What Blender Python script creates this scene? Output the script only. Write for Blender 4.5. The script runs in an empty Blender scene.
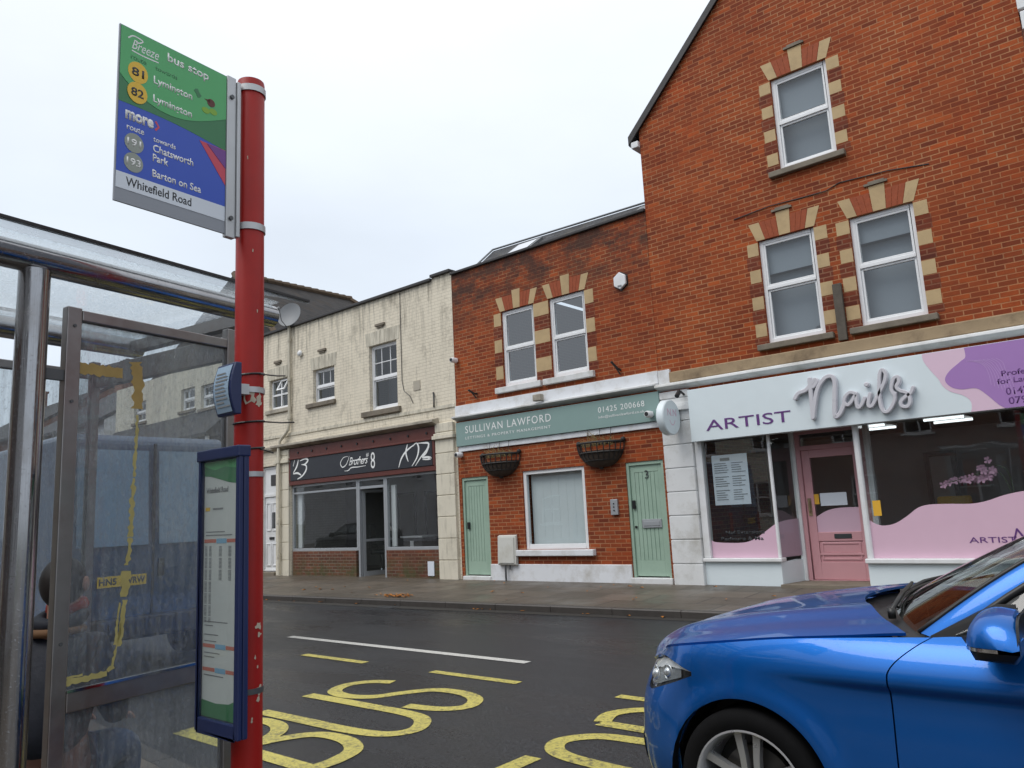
import bpy, bmesh, math, random
from mathutils import Vector, Matrix
from math import sin, cos, pi, sqrt, radians, hypot, atan2
random.seed(7)
SC = bpy.context.scene
COL = SC.collection
ORG = {}

# ---------------------------------------------------------------- objects
def thing(name, label, cat, loc=(0, 0, 0), rotz=0.0, group=None, kind=None, local=False):
    o = bpy.data.objects.new(name, None)
    COL.objects.link(o)
    o.empty_display_size = 0.2
    o.location = loc
    o.rotation_euler = (0, 0, rotz)
    o["label"] = label
    o["category"] = cat
    if group: o["group"] = group
    if kind: o["kind"] = kind
    ORG[o] = (0, 0, 0) if (local or rotz) else tuple(loc)
    return o

def tag(o, label=None, cat=None, group=None, kind=None):
    if label: o["label"] = label
    if cat: o["category"] = cat
    if group: o["group"] = group
    if kind: o["kind"] = kind
    return o

def copy_tree(o, parent=None):
    c = o.copy()
    COL.objects.link(c)
    if parent is not None:
        c.parent = parent
    for ch in list(o.children):
        copy_tree(ch, c)
    return c

class MB:
    """collects geometry for ONE mesh object"""
    def __init__(s):
        s.v = []; s.f = []; s.m = []
    def add(s, vs, fs, m=0):
        n = len(s.v)
        s.v += [tuple(p) for p in vs]
        for f in fs:
            s.f.append([n + i for i in f]); s.m.append(m)
        return s
    def box(s, x0, x1, y0, y1, z0, z1, m=0):
        vs = [(x0,y0,z0),(x1,y0,z0),(x1,y1,z0),(x0,y1,z0),(x0,y0,z1),(x1,y0,z1),(x1,y1,z1),(x0,y1,z1)]
        return s.add(vs, [(0,3,2,1),(4,5,6,7),(0,1,5,4),(1,2,6,5),(2,3,7,6),(3,0,4,7)], m)
    def quad(s, a, b, c, d, m=0):
        return s.add([a, b, c, d], [(0,1,2,3)], m)
    def prism(s, poly, axis, c0, c1, m=0):
        n = len(poly)
        def P(a, b, c):
            return (a, c, b) if axis == 'y' else ((c, a, b) if axis == 'x' else (a, b, c))
        vs = [P(a, b, c0) for a, b in poly] + [P(a, b, c1) for a, b in poly]
        fs = [tuple(range(n)), tuple(range(2*n-1, n-1, -1))]
        for i in range(n):
            j = (i+1) % n
            fs.append((i, i+n, j+n, j))
        return s.add(vs, fs, m)
    def tube(s, path, r, n=8, caps=True, m=0, closed=False):
        P = [Vector(p) for p in path]
        k = len(P)
        R = r if isinstance(r, (list, tuple)) else [r]*k
        rings = []
        ref = None
        for i in range(k):
            if closed: t = P[(i+1) % k] - P[i-1]
            else: t = P[min(i+1, k-1)] - P[max(i-1, 0)]
            if t.length < 1e-9: t = Vector((0, 0, 1))
            t.normalize()
            if ref is None or abs(ref.dot(t)) > 0.98:
                ref = Vector((0, 0, 1)) if abs(t.z) < 0.9 else Vector((1, 0, 0))
            a = t.cross(ref).normalized(); b = a.cross(t).normalized()
            ref = b
            rings.append([P[i] + (a*cos(2*pi*j/n) + b*sin(2*pi*j/n))*R[i] for j in range(n)])
        vs = [p for rg in rings for p in rg]
        fs = []
        for i in range(k if closed else k-1):
            i2 = (i+1) % k
            for j in range(n):
                j2 = (j+1) % n
                fs.append((i*n+j, i*n+j2, i2*n+j2, i2*n+j))
        if caps and not closed:
            fs.append(tuple(range(n-1, -1, -1))); fs.append(tuple((k-1)*n+j for j in range(n)))
        return s.add(vs, fs, m)
    def cyl(s, p0, p1, r, n=16, m=0):
        return s.tube([p0, p1], r, n, True, m)
    def lathe(s, prof, c, axis='z', n=24, m=0, a0=0, a1=2*pi):
        full = abs(a1-a0-2*pi) < 1e-6
        cnt = n if full else n+1
        vs = []
        for i in range(cnt):
            a = a0 + (a1-a0)*i/n
            for r, h in prof:
                if axis == 'z': vs.append((c[0]+r*cos(a), c[1]+r*sin(a), c[2]+h))
                elif axis == 'y': vs.append((c[0]+r*cos(a), c[1]+h, c[2]+r*sin(a)))
                else: vs.append((c[0]+h, c[1]+r*cos(a), c[2]+r*sin(a)))
        k = len(prof); fs = []
        for i in range(n):
            i2 = (i+1) % cnt
            for j in range(k-1):
                fs.append((i*k+j, i2*k+j, i2*k+j+1, i*k+j+1))
        return s.add(vs, fs, m)
    def grid(s, rows, m=0, closed=False):
        k = len(rows[0]); vs = [p for r in rows for p in r]; fs = []
        for i in range(len(rows)-1):
            for j in range(k if closed else k-1):
                j2 = (j+1) % k
                fs.append((i*k+j, i*k+j2, (i+1)*k+j2, (i+1)*k+j))
        return s.add(vs, fs, m)
    def ell(s, c, rx, ry, rz, nu=16, nv=10, m=0):
        rows = []
        for i in range(nv+1):
            t = pi*i/nv
            rows.append([(c[0]+rx*sin(t)*cos(2*pi*j/nu), c[1]+ry*sin(t)*sin(2*pi*j/nu), c[2]+rz*cos(t)) for j in range(nu)])
        return s.grid(rows, m, True)
    def stroke(s, pts, w, fn, m=0, smooth=True, per=6, cap=False):
        """flat ribbon along 2-D points; fn maps (a,b) to 3-D"""
        q = crom(pts, per) if smooth and len(pts) > 2 else [Vector(p).to_2d() for p in pts]
        n = len(q); L = []; Rr = []
        for i in range(n):
            t = q[min(i+1, n-1)] - q[max(i-1, 0)]
            t.normalize(); nn = Vector((-t.y, t.x))
            ww = w(i/(n-1)) if callable(w) else w
            L.append(q[i] + nn*ww/2); Rr.append(q[i] - nn*ww/2)
        vs = [fn(p.x, p.y) for p in L] + [fn(p.x, p.y) for p in Rr]
        fs = [(i, n+i, n+i+1, i+1) for i in range(n-1)]
        return s.add(vs, fs, m)
    def build(s, name, mats, parent=None, smooth=None, bevel=0, seg=2, solid=0, fix=True):
        me = bpy.data.meshes.new(name)
        o0 = ORG.get(parent, (0, 0, 0))
        me.from_pydata([(a-o0[0], b-o0[1], c-o0[2]) for a, b, c in s.v], [], s.f)
        if not isinstance(mats, (list, tuple)): mats = [mats]
        for mm in mats: me.materials.append(mm)
        if len(mats) > 1:
            for p, mi in zip(me.polygons, s.m): p.material_index = mi
        if fix:
            bm = bmesh.new(); bm.from_mesh(me)
            bmesh.ops.remove_doubles(bm, verts=bm.verts, dist=1e-5)
            bmesh.ops.recalc_face_normals(bm, faces=bm.faces)
            bm.to_mesh(me); bm.free()
        if smooth:
            for p in me.polygons: p.use_smooth = True
        me.update()
        o = bpy.data.objects.new(name, me)
        COL.objects.link(o)
        if parent is not None:
            o.parent = parent
        ORG[o] = o0
        if bevel:
            b = o.modifiers.new("bevel", 'BEVEL'); b.width = bevel; b.segments = seg
            b.limit_method = 'ANGLE'; b.angle_limit = radians(40)
        if solid:
            sm = o.modifiers.new("solid", 'SOLIDIFY'); sm.thickness = solid; sm.offset = -1
            if smooth:
                es = o.modifiers.new("split", 'EDGE_SPLIT'); es.split_angle = radians(38)
        if smooth and smooth is not True:
            try:
                bm = bmesh.new(); bm.from_mesh(me)
                for e in bm.edges:
                    if len(e.link_faces) == 2 and e.calc_face_angle(0) > radians(smooth): e.smooth = False
                bm.to_mesh(me); bm.free()
            except Exception: pass
        return o

def crom(pts, per=6):
    P = [Vector(p).to_2d() if len(p) == 2 else Vector(p) for p in pts]
    out = []
    n = len(P)
    for i in range(n-1):
        p0 = P[max(i-1, 0)]; p1 = P[i]; p2 = P[i+1]; p3 = P[min(i+2, n-1)]
        for k in range(per):
            t = k/per
            out.append(0.5*((2*p1) + (p2-p0)*t + (2*p0-5*p1+4*p2-p3)*t*t + (3*p1-p0-3*p2+p3)*t**3))
    out.append(P[-1])
    return out

# ---------------------------------------------------------------- materials
def newmat(name):
    m = bpy.data.materials.new(name); m.use_nodes = True
    nt = m.node_tree
    for n in list(nt.nodes): nt.nodes.remove(n)
    return m, nt, nt.nodes, nt.links

class NT:
    def __init__(s, name):
        s.m, s.nt, s.n, s.l = newmat(name)
        s.out = s.n.new('ShaderNodeOutputMaterial')
    def node(s, t, **kw):
        x = s.n.new(t)
        for k, v in kw.items(): setattr(x, k, v)
        return x
    def link(s, a, b): s.l.new(a, b)
    def setv(s, sock, v):
        if hasattr(v, 'is_output') or isinstance(v, bpy.types.NodeSocket): s.link(v, sock)
        else: sock.default_value = v
    def coord(s):
        return s.node('ShaderNodeTexCoord').outputs['Object']
    def noise(s, vec, scale, detail=4, rough=.55):
        t = s.node('ShaderNodeTexNoise'); s.link(vec, t.inputs['Vector'])
        t.inputs['Scale'].default_value = scale; t.inputs['Detail'].default_value = detail
        t.inputs['Roughness'].default_value = rough
        return t.outputs['Fac']
    def mapv(s, vec, scale=(1,1,1), loc=(0,0,0)):
        t = s.node('ShaderNodeMapping'); s.link(vec, t.inputs['Vector'])
        t.inputs['Scale'].default_value = scale; t.inputs['Location'].default_value = loc
        return t.outputs['Vector']
    def ramp(s, fac, a, b, c0=(0,0,0,1), c1=(1,1,1,1)):
        t = s.node('ShaderNodeValToRGB'); s.link(fac, t.inputs['Fac'])
        t.color_ramp.elements[0].position = a; t.color_ramp.elements[1].position = b
        t.color_ramp.elements[0].color = c0; t.color_ramp.elements[1].color = c1
        return t.outputs['Color']
    def math(s, op, a, b=0.0, clamp=False):
        t = s.node('ShaderNodeMath', operation=op); t.use_clamp = clamp
        s.setv(t.inputs[0], a); s.setv(t.inputs[1], b)
        return t.outputs[0]
    def mix(s, fac, a, b, blend='MIX'):
        t = s.node('ShaderNodeMix', data_type='RGBA', blend_type=blend)
        s.setv(t.inputs['Factor'], fac); s.setv(t.inputs['A'], a); s.setv(t.inputs['B'], b)
        return t.outputs['Result']
    def sep(s, vec):
        t = s.node('ShaderNodeSeparateXYZ'); s.link(vec, t.inputs[0]); return t.outputs
    def comb(s, x, y, z):
        t = s.node('ShaderNodeCombineXYZ')
        for i, v in enumerate((x, y, z)): s.setv(t.inputs[i], v)
        return t.outputs[0]
    def bump(s, h, strength=.3, dist=.01):
        t = s.node('ShaderNodeBump'); s.link(h, t.inputs['Height'])
        t.inputs['Strength'].default_value = strength; t.inputs['Distance'].default_value = dist
        return t.outputs['Normal']
    def bsdf(s, col, rough=.5, metal=0., normal=None, spec=.5, coat=0., coatr=.03):
        b = s.node('ShaderNodeBsdfPrincipled')
        s.setv(b.inputs['Base Color'], col); s.setv(b.inputs['Roughness'], rough)
        s.setv(b.inputs['Metallic'], metal); b.inputs['Specular IOR Level'].default_value = spec
        b.inputs['Coat Weight'].default_value = coat; b.inputs['Coat Roughness'].default_value = coatr
        if normal is not None: s.link(normal, b.inputs['Normal'])
        return b.outputs[0]
    def done(s, sh):
        s.link(sh, s.out.inputs['Surface']); return s.m

def C4(c, k=1.0): return (c[0]*k, c[1]*k, c[2]*k, 1)

def plain(name, col, rough=.55, metal=0., var=.12, scale=5., bump=.0, bscale=60., spec=.5, coat=0., dirt=None, dscale=2.2, damt=.4):
    t = NT(name); v = t.coord()
    n = t.noise(v, scale, 5)
    c = t.mix(n, C4(col, 1-var), C4(col, 1+var))
    if dirt:
        d = t.ramp(t.noise(v, dscale, 8, .68), .48, .72)
        c = t.mix(t.math('MULTIPLY', d, damt), c, C4(dirt))
    r = t.math('ADD', t.math('MULTIPLY', t.noise(v, scale*2.3, 3), .2), rough-.1)
    nm = t.bump(t.noise(v, bscale, 4), bump, .01) if bump else None
    return t.done(t.bsdf(c, r, metal, nm, spec, coat))

def wall_uv(t):
    v = t.coord(); x, y, z = t.sep(v)
    return v, t.comb(t.math('ADD', x, y), z, 0.0), z

def brick_mat(name, c1, c2, mortar, dark=(.05,.02,.015), stain=None, width=.225, row=.075, mort=.011, patch=.55, moss=None):
    t = NT(name); v, uv, z = wall_uv(t)
    b = t.node('ShaderNodeTexBrick'); t.link(uv, b.inputs['Vector'])
    b.inputs['Color1'].default_value = C4(c1); b.inputs['Color2'].default_value = C4(c2)
    b.inputs['Mortar'].default_value = C4(mortar); b.inputs['Scale'].default_value = 1
    b.inputs['Mortar Size'].default_value = mort; b.inputs['Mortar Smooth'].default_value = .25
    b.inputs['Bias'].default_value = -.1; b.inputs['Brick Width'].default_value = width; b.inputs['Row Height'].default_value = row
    col = b.outputs['Color']
    b2 = t.node('ShaderNodeTexBrick'); t.link(t.mapv(uv, (1, 1, 1), (width*14, row*22, 0)), b2.inputs['Vector'])
    b2.inputs['Color1'].default_value = (1.45, 1.5, 1.3, 1); b2.inputs['Color2'].default_value = (.55, .52, .62, 1); b2.inputs['Mortar'].default_value = (1, 1, 1, 1)
    b2.inputs['Scale'].default_value = 1; b2.inputs['Mortar Size'].default_value = mort; b2.inputs['Bias'].default_value = 0
    b2.inputs['Brick Width'].default_value = width; b2.inputs['Row Height'].default_value = row
    col = t.mix(.45, col, b2.outputs['Color'], 'MULTIPLY')
    warm = t.ramp(t.noise(v, 1.1, 6, .7), .50, .68)
    col = t.mix(t.math('MULTIPLY', warm, .5), col, (1.5, 1.12, .75, 1), 'MULTIPLY')
    big = t.ramp(t.noise(v, .55, 8, .68), .38, .64)
    col = t.mix(t.math('MULTIPLY', big, patch), col, C4(dark), 'MIX') if False else t.mix(t.math('MULTIPLY', big, patch), col, (0.55, 0.45, 0.42, 1), 'MULTIPLY')
    bandn = t.ramp(t.noise(t.mapv(v, (.35, .35, 1.6)), 1.5, 8, .7), .46, .62)
    col = t.mix(t.math('MULTIPLY', bandn, .55), col, (.62, .50, .50, 1), 'MULTIPLY')
    fine = t.ramp(t.noise(v, 9, 4, .6), .3, .75)
    col = t.mix(t.math('MULTIPLY', fine, .28), col, C4(dark))
    # joints lost to soot here and there
    lost = t.ramp(t.noise(v, 1.3, 5, .6), .45, .62)
    col = t.mix(t.math('MULTIPLY', t.math('MULTIPLY', lost, b.outputs['Fac']), .55), col, C4(c1, .8))
    if stain:
        z0, z1, amt = stain
        mr = t.node('ShaderNodeMapRange'); t.link(z, mr.inputs[0])
        mr.inputs[1].default_value = z0; mr.inputs[2].default_value = z1
        st = t.ramp(t.noise(t.mapv(v, (.9, .9, 1.3)), 1.7, 9, .72), .40, .56)
        st = t.math('MULTIPLY', t.math('MULTIPLY', st, mr.outputs[0]), amt)
        col = t.mix(st, col, (.035, .026, .022, 1))
    if moss:
        mr = t.node('ShaderNodeMapRange'); t.link(z, mr.inputs[0])
        mr.inputs[1].default_value = moss[1]; mr.inputs[2].default_value = moss[0]
        st = t.math('MULTIPLY', t.ramp(t.noise(v, 3.5, 7, .7), .38, .6), mr.outputs[0])
        col = t.mix(t.math('MULTIPLY', st, .85), col, (.07, .075, .03, 1))
    h = t.math('ADD', t.math('MULTIPLY', t.math('SUBTRACT', 1.0, b.outputs['Fac']), 1.0), t.math('MULTIPLY', t.noise(v, 55, 3), .35))
    return t.done(t.bsdf(col, .82, 0, t.bump(h, .55, .006), .3))

def painted_brick(name, col, streak=(.10,.085,.06), zt=6.9, bricks=True, amt=.75):
    t = NT(name); v, uv, z = wall_uv(t)
    n = t.noise(v, 1.4, 6, .6)
    c = t.mix(n, C4(col, .86), C4(col, 1.08))
    mr = t.node('ShaderNodeMapRange'); t.link(z, mr.inputs[0])
    mr.inputs[1].default_value = zt-2.2; mr.inputs[2].default_value = zt
    s1 = t.ramp(t.noise(t.mapv(v, (3.2, 3.2, .28)), 2.0, 8, .72), .50, .70)
    top = t.math('MULTIPLY', s1, t.math('ADD', t.math('MULTIPLY', mr.outputs[0], .9), .12))
    c = t.mix(t.math('MULTIPLY', top, amt), c, C4(streak))
    s2 = t.ramp(t.noise(v, 2.1, 10, .8), .52, .72)
    c = t.mix(t.math('MULTIPLY', s2, .62*amt), c, C4(streak, 1.2))
    s4 = t.ramp(t.noise(t.mapv(v, (7, 7, .9)), 1.6, 8, .7), .54, .66)
    s4 = t.math('MULTIPLY', s4, t.ramp(t.noise(v, .8, 3), .42, .62))
    c = t.mix(t.math('MULTIPLY', s4, .6*amt), c, C4(streak, .8))
    mr3 = t.node('ShaderNodeMapRange'); t.link(z, mr3.inputs[0])
    mr3.inputs[1].default_value = zt-.55; mr3.inputs[2].default_value = zt
    s3 = t.math('MULTIPLY', t.ramp(t.noise(t.mapv(v, (5, 5, .5)), 2.6, 6, .7), .40, .62), mr3.outputs[0])
    c = t.mix(t.math('MULTIPLY', s3, .8*amt), c, C4(streak, .6))
    h = t.noise(v, 40, 4)
    if bricks:
        b = t.node('ShaderNodeTexBrick'); t.link(uv, b.inputs['Vector'])
        b.inputs['Scale'].default_value = 1; b.inputs['Mortar Size'].default_value = .009
        b.inputs['Mortar Smooth'].default_value = .5
        b.inputs['Brick Width'].default_value = .225; b.inputs['Row Height'].default_value = .075
        c = t.mix(t.math('MULTIPLY', b.outputs['Fac'], t.math('MULTIPLY', t.noise(v, 1.6, 5), .5)), c, C4(streak, 2.2))
        h = t.math('ADD', t.math('SUBTRACT', 1.0, b.outputs['Fac']), t.math('MULTIPLY', h, .4))
    return t.done(t.bsdf(c, .75, 0, t.bump(h, .45, .006), .3))

def glass_mat(name, tint=(.86,.9,.9), ior=1.6, rough=.0, haze=0., hcol=(.5,.52,.55), wet=False, trans=.5, bmp=.25):
    t = NT(name)
    lw = t.node('ShaderNodeLayerWeight'); lw.inputs['Blend'].default_value = .5
    f0 = ((ior-1)/(ior+1))**2
    frs = t.math('ADD', t.math('MULTIPLY', t.math('POWER', lw.outputs['Facing'], 5.0), 1-f0), f0)
    tr = t.node('ShaderNodeBsdfTransparent'); tr.inputs[0].default_value = C4(tint)
    gl = t.node('ShaderNodeBsdfGlossy'); gl.inputs['Roughness'].default_value = rough
    gl.inputs['Color'].default_value = (1, 1, 1, 1)
    v = t.coord()
    if wet:
        vo = t.node('ShaderNodeTexVoronoi'); t.link(t.mapv(v, (1, 1, .55)), vo.inputs['Vector']); vo.inputs['Scale'].default_value = 55
        h = t.math('ADD', t.ramp(vo.outputs['Distance'], .15, .45, (1,1,1,1), (0,0,0,1)), t.noise(v, 7, 5))
        t.link(t.bump(h, bmp, .004), gl.inputs['Normal'])
    else:
        t.link(t.bump(t.noise(v, 1.7, 2), .05, .02), gl.inputs['Normal'])
    m = t.node('ShaderNodeMixShader'); t.link(frs, m.inputs[0]); t.link(tr.outputs[0], m.inputs[1]); t.link(gl.outputs[0], m.inputs[2])
    sh = m.outputs[0]
    if haze:
        dd = t.node('ShaderNodeBsdfDiffuse'); dd.inputs[0].default_value = C4(hcol)
        dt = t.node('ShaderNodeBsdfTranslucent'); dt.inputs[0].default_value = C4(hcol)
        d = t.node('ShaderNodeMixShader'); d.inputs[0].default_value = trans
        t.link(dd.outputs[0], d.inputs[1]); t.link(dt.outputs[0], d.inputs[2])
        if wet:
            drip = t.ramp(t.noise(t.mapv(v, (9, 9, .7)), 3.5, 7, .7), .42, .68)
            spots = t.ramp(t.noise(t.mapv(v, (1, 1, .6)), 62, 4, .7), .54, .64)
            f = t.math('MULTIPLY', t.math('ADD', t.math('ADD', t.math('MULTIPLY', drip, .75), t.math('MULTIPLY', spots, .75)), .45), haze)
        else:
            f = t.math('MULTIPLY', t.math('ADD', t.noise(v, 3, 5), .4), haze)
        m2 = t.node('ShaderNodeMixShader'); t.link(f, m2.inputs[0]); t.link(sh, m2.inputs[1]); t.link(d.outputs[0], m2.inputs[2])
        sh = m2.outputs[0]
    return t.done(sh)

def emit(name, col, s):
    t = NT(name); e = t.node('ShaderNodeEmission'); e.inputs[0].default_value = C4(col); e.inputs[1].default_value = s
    return t.done(e.outputs[0])

def asphalt_mat():
    t = NT("asphalt"); v = t.coord()
    agg = t.noise(v, 160, 3, .7); mid = t.noise(v, 3.2, 6, .65); big = t.noise(t.mapv(v, (.35, 1.0, 1)), .75, 6, .6)
    agg = t.math('ADD', t.math('MULTIPLY', agg, .55), t.math('MULTIPLY', t.ramp(t.noise(v, 38, 4, .75), .35, .68), .45))
    c = t.mix(t.ramp(agg, .30, .70), (.005, .006, .0075, 1), (.052, .055, .062, 1))
    c = t.mix(t.math('MULTIPLY', t.ramp(mid, .42, .7), .35), c, (.03, .03, .031, 1))
    wet = t.ramp(big, .46, .60)
    c = t.mix(t.math('MULTIPLY', wet, .55), c, (.014, .014, .016, 1))
    sp = t.ramp(t.noise(v, 70, 3, .6), .66, .72)
    c = t.mix(t.math('MULTIPLY', sp, .35), c, (.26, .25, .24, 1))
    r = t.math('SUBTRACT', t.math('ADD', .32, t.math('MULTIPLY', agg, .18)), t.math('MULTIPLY', wet, .18))
    h = t.math('MULTIPLY', t.math('ADD', agg, t.math('MULTIPLY', t.noise(v, 60, 3), .5)), 1)
    return t.done(t.bsdf(c, r, 0, t.bump(h, .6, .008), .30))

def paint_line(name, col, wear=.5):
    t = NT(name); v = t.coord()
    w = t.ramp(t.math('ADD', t.math('MULTIPLY', t.noise(v, 24, 8, .8), .75), t.math('MULTIPLY', t.noise(v, 2.2, 4), .25)), wear-.05, wear+.06)
    w2 = t.ramp(t.noise(v, 75, 4, .75), .52, .64)
    c = t.mix(t.noise(v, 5, 5), C4(col, .8), C4(col, 1.1))
    c = t.mix(t.math('MULTIPLY', w2, .55), c, (.05, .05, .045, 1))
    c = t.mix(t.math('MULTIPLY', w, .9), c, (.045, .045, .047, 1))
    return t.done(t.bsdf(c, .5, 0, t.bump(t.noise(v, 160, 3, .7), .4, .005), .5))

def paving_mat():
    t = NT("wet_paving"); v = t.coord()
    b = t.node('ShaderNodeTexBrick'); t.link(v, b.inputs['Vector'])
    b.inputs['Scale'].default_value = 1; b.inputs['Mortar Size'].default_value = .014; b.inputs['Mortar Smooth'].default_value = .2
    b.inputs['Brick Width'].default_value = .9; b.inputs['Row Height'].default_value = .6; b.inputs['Bias'].default_value = 0
    b.inputs['Color1'].default_value = (.070, .057, .043, 1); b.inputs['Color2'].default_value = (.135, .110, .084, 1); b.inputs['Mortar'].default_value = (.018, .016, .013, 1)
    c = t.mix(t.math('MULTIPLY', t.ramp(t.noise(v, 1.1, 7, .65), .4, .66), .6), b.outputs['Color'], (.05, .045, .032, 1))
    c = t.mix(t.math('MULTIPLY', t.noise(v, 60, 4), .3), c, (.19, .17, .15, 1))
    wet = t.ramp(t.noise(v, .9, 5, .6), .42, .62)
    r = t.math('SUBTRACT', .60, t.math('MULTIPLY', wet, .26))
    h = t.math('ADD', t.math('MULTIPLY', t.math('SUBTRACT', 1.0, b.outputs['Fac']), .8), t.math('MULTIPLY', t.noise(v, 90, 3), .3))
    return t.done(t.bsdf(c, r, 0, t.bump(h, .35, .006), .38))

def slate_mat(name, c1=(.055,.058,.066), c2=(.10,.10,.11), lichen=(.12,.10,.05)):
    t = NT(name); v = t.coord(); x, y, z = t.sep(v)
    uv = t.comb(t.math('ADD', x, t.math('MULTIPLY', y, .31)), t.math('MULTIPLY', t.math('ADD', z, t.math('MULTIPLY', y, .4)), 1.0), 0.0)
    b = t.node('ShaderNodeTexBrick'); t.link(uv, b.inputs['Vector'])
    b.inputs['Scale'].default_value = 1; b.inputs['Mortar Size'].default_value = .006
    b.inputs['Brick Width'].default_value = .25; b.inputs['Row Height'].default_value = .13
    b.inputs['Color1'].default_value = C4(c1); b.inputs['Color2'].default_value = C4(c2); b.inputs['Mortar'].default_value = (.015, .015, .016, 1)
    c = t.mix(t.math('MULTIPLY', t.ramp(t.noise(v, 2.2, 7, .7), .5, .72), .5), b.outputs['Color'], C4(lichen))
    return t.done(t.bsdf(c, .62, 0, t.bump(t.math('SUBTRACT', 1.0, b.outputs['Fac']), .6, .01), .22))

def carpaint(name, col):
    t = NT(name); v = t.coord()
    fl = t.noise(v, 900, 2, .6)
    c = t.mix(fl, C4(col, .82), C4(col, 1.2))
    drops = t.ramp(t.noise(v, 95, 3, .6), .64, .72)
    b = t.node('ShaderNodeBsdfPrincipled')
    t.link(c, b.inputs['Base Color']); b.inputs['Metallic'].default_value = .60; b.inputs['Roughness'].default_value = .36; b.inputs['Specular IOR Level'].default_value = .25
    b.inputs['Coat Weight'].default_value = .70; b.inputs['Coat Roughness'].default_value = .04
    t.link(t.bump(drops, .10, .0015), b.inputs['Coat Normal'])
    return t.done(b.outputs[0])

def stainless(name, rough=.24):
    t = NT(name); v = t.coord()
    br = t.noise(t.mapv(v, (120, 120, 3)), 3, 4, .6)
    sm = t.ramp(t.noise(v, 5, 6, .65), .45, .75)
    c = t.mix(br, (.24, .24, .25, 1), (.42, .42, .43, 1))
    c = t.mix(t.math('MULTIPLY', sm, .4), c, (.20, .18, .16, 1))
    r = t.math('ADD', rough, t.math('MULTIPLY', sm, .2))
    dr = t.ramp(t.noise(v, 130, 3, .6), .62, .7)
    return t.done(t.bsdf(c, r, 1.0, t.bump(dr, .25, .002), .5))

M = {}
M['brick'] = brick_mat("orange_brick", (.405, .084, .018), (.225, .046, .015), (.49, .235, .11), (.085, .022, .013), None, mort=.0085)
M['brick_low'] = brick_mat("shop_brick", (.38, .080, .019), (.215, .042, .014), (.44, .22, .11), (.09, .028, .018), None, mort=.009)
M['brick_stain'] = brick_mat("sooty_brick", (.405, .083, .019), (.225, .045, .015), (.45, .22, .105), (.085, .022, .013), (4.9, 6.2, .80), mort=.0085)
M['brick_dark'] = brick_mat("dark_brick", (.235, .05, .02), (.155, .033, .017), (.30, .14, .08), (.05, .02, .015), None)
M['brick_riser'] = brick_mat("old_red_brick", (.20, .075, .045), (.13, .05, .035), (.23, .18, .14), (.05, .03, .025), None, moss=(.12, .55))
M['arch_brick'] = plain("rubbed_brick", (.30, .065, .022), .8, var=.3, scale=14, bump=.2)
M['bath'] = plain("bath_stone", (.49, .355, .19), .8, var=.14, scale=5, bump=.2, dirt=(.22, .15, .09), damt=.35)
M['band_stone'] = plain("band_stone", (.34, .25, .15), .8, var=.22, scale=3, bump=.25, dirt=(.10, .065, .04), damt=.7)
M['sill_stone'] = plain("dirty_sill", (.20, .17, .13), .8, var=.25, scale=6, bump=.25, dirt=(.06, .05, .04), damt=.6)
M['cream'] = painted_brick("cream_painted_brick", (.78, .71, .575), amt=.95)
M['cream_smooth'] = painted_brick("cream_render", (.72, .67, .55), bricks=False, zt=3.9, amt=.55)
M['cream_left'] = painted_brick("cream_terrace", (.70, .66, .55), amt=.3)
M['trim_dark'] = plain("bituminous_coping", (.035, .033, .034), .6, var=.3)
M['cornice'] = plain("stained_cornice", (.42, .38, .31), .75, var=.2, scale=4, bump=.2, dirt=(.08, .07, .055), damt=.65)
M['white'] = plain("white_gloss", (.78, .79, .80), .35, var=.05, dirt=(.45, .43, .38), damt=.35)
M['upvc'] = plain("white_frame", (.80, .81, .82), .3, var=.03)
M['white_render'] = plain("white_render", (.74, .76, .79), .6, var=.06, scale=3, bump=.15, dirt=(.38, .35, .29), damt=.6)
M['white_pil'] = plain("white_stucco", (.70, .71, .71), .65, var=.06, scale=3, bump=.2, dirt=(.33, .31, .26), damt=.6)
M['sage'] = plain("sage_sign", (.235, .345, .325), .4, var=.04)
M['sage_door'] = plain("sage_door", (.33, .455, .365), .45, var=.06, dirt=(.15, .25, .18), damt=.35)
M['sage_dk'] = plain("sage_groove", (.13, .22, .165), .5)
M['pink'] = plain("pink_paint", (.63, .33, .36), .4, var=.06)
M['pink_vinyl'] = plain("pink_vinyl", (.69, .47, .58), .35, var=.03)
M['lilac_pale'] = plain("pale_pink_print", (.74, .54, .66), .35, var=.03)
M['purple'] = plain("purple_print", (.385, .21, .50), .35, var=.03)
M['purple_line'] = plain("lilac_print", (.50, .32, .60), .35, var=.02)
M['plum'] = plain("plum_letters", (.13, .045, .20), .4, var=.05)
M['sign_white'] = plain("sign_panel_white", (.72, .80, .83), .35, var=.03)
M['letter_white'] = plain("silver_acrylic", (.60, .59, .63), .3, var=.03)
M['letter'] = plain("white_lettering", (.82, .83, .82), .5, var=.02)
M['black'] = plain("black_trim", (.012, .012, .013), .4, var=.2)
M['rubber'] = plain("rubber", (.007, .007, .0075), .85, var=.2, scale=20, spec=.12)
M['matblack'] = plain("wrought_iron", (.02, .018, .017), .6, var=.3)
M['sign_black'] = plain("barber_board", (.022, .024, .032), .45, var=.15)
M['oxblood'] = plain("oxblood_timber", (.115, .026, .018), .5, var=.25, scale=7, dirt=(.04, .015, .012), damt=.5)
M['alu'] = plain("grey_aluminium", (.40, .42, .44), .4, .35, var=.06)
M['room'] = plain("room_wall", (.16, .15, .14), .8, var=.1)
M['room_mid'] = plain('barber_wall', (.26, .25, .235), .8, var=.1)
M['room_light'] = plain('salon_wall', (.46, .45, .45), .8, var=.06)
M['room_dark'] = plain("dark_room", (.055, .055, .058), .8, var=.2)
M['room_floor'] = plain("room_floor", (.10, .085, .07), .5, var=.2)
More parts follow.
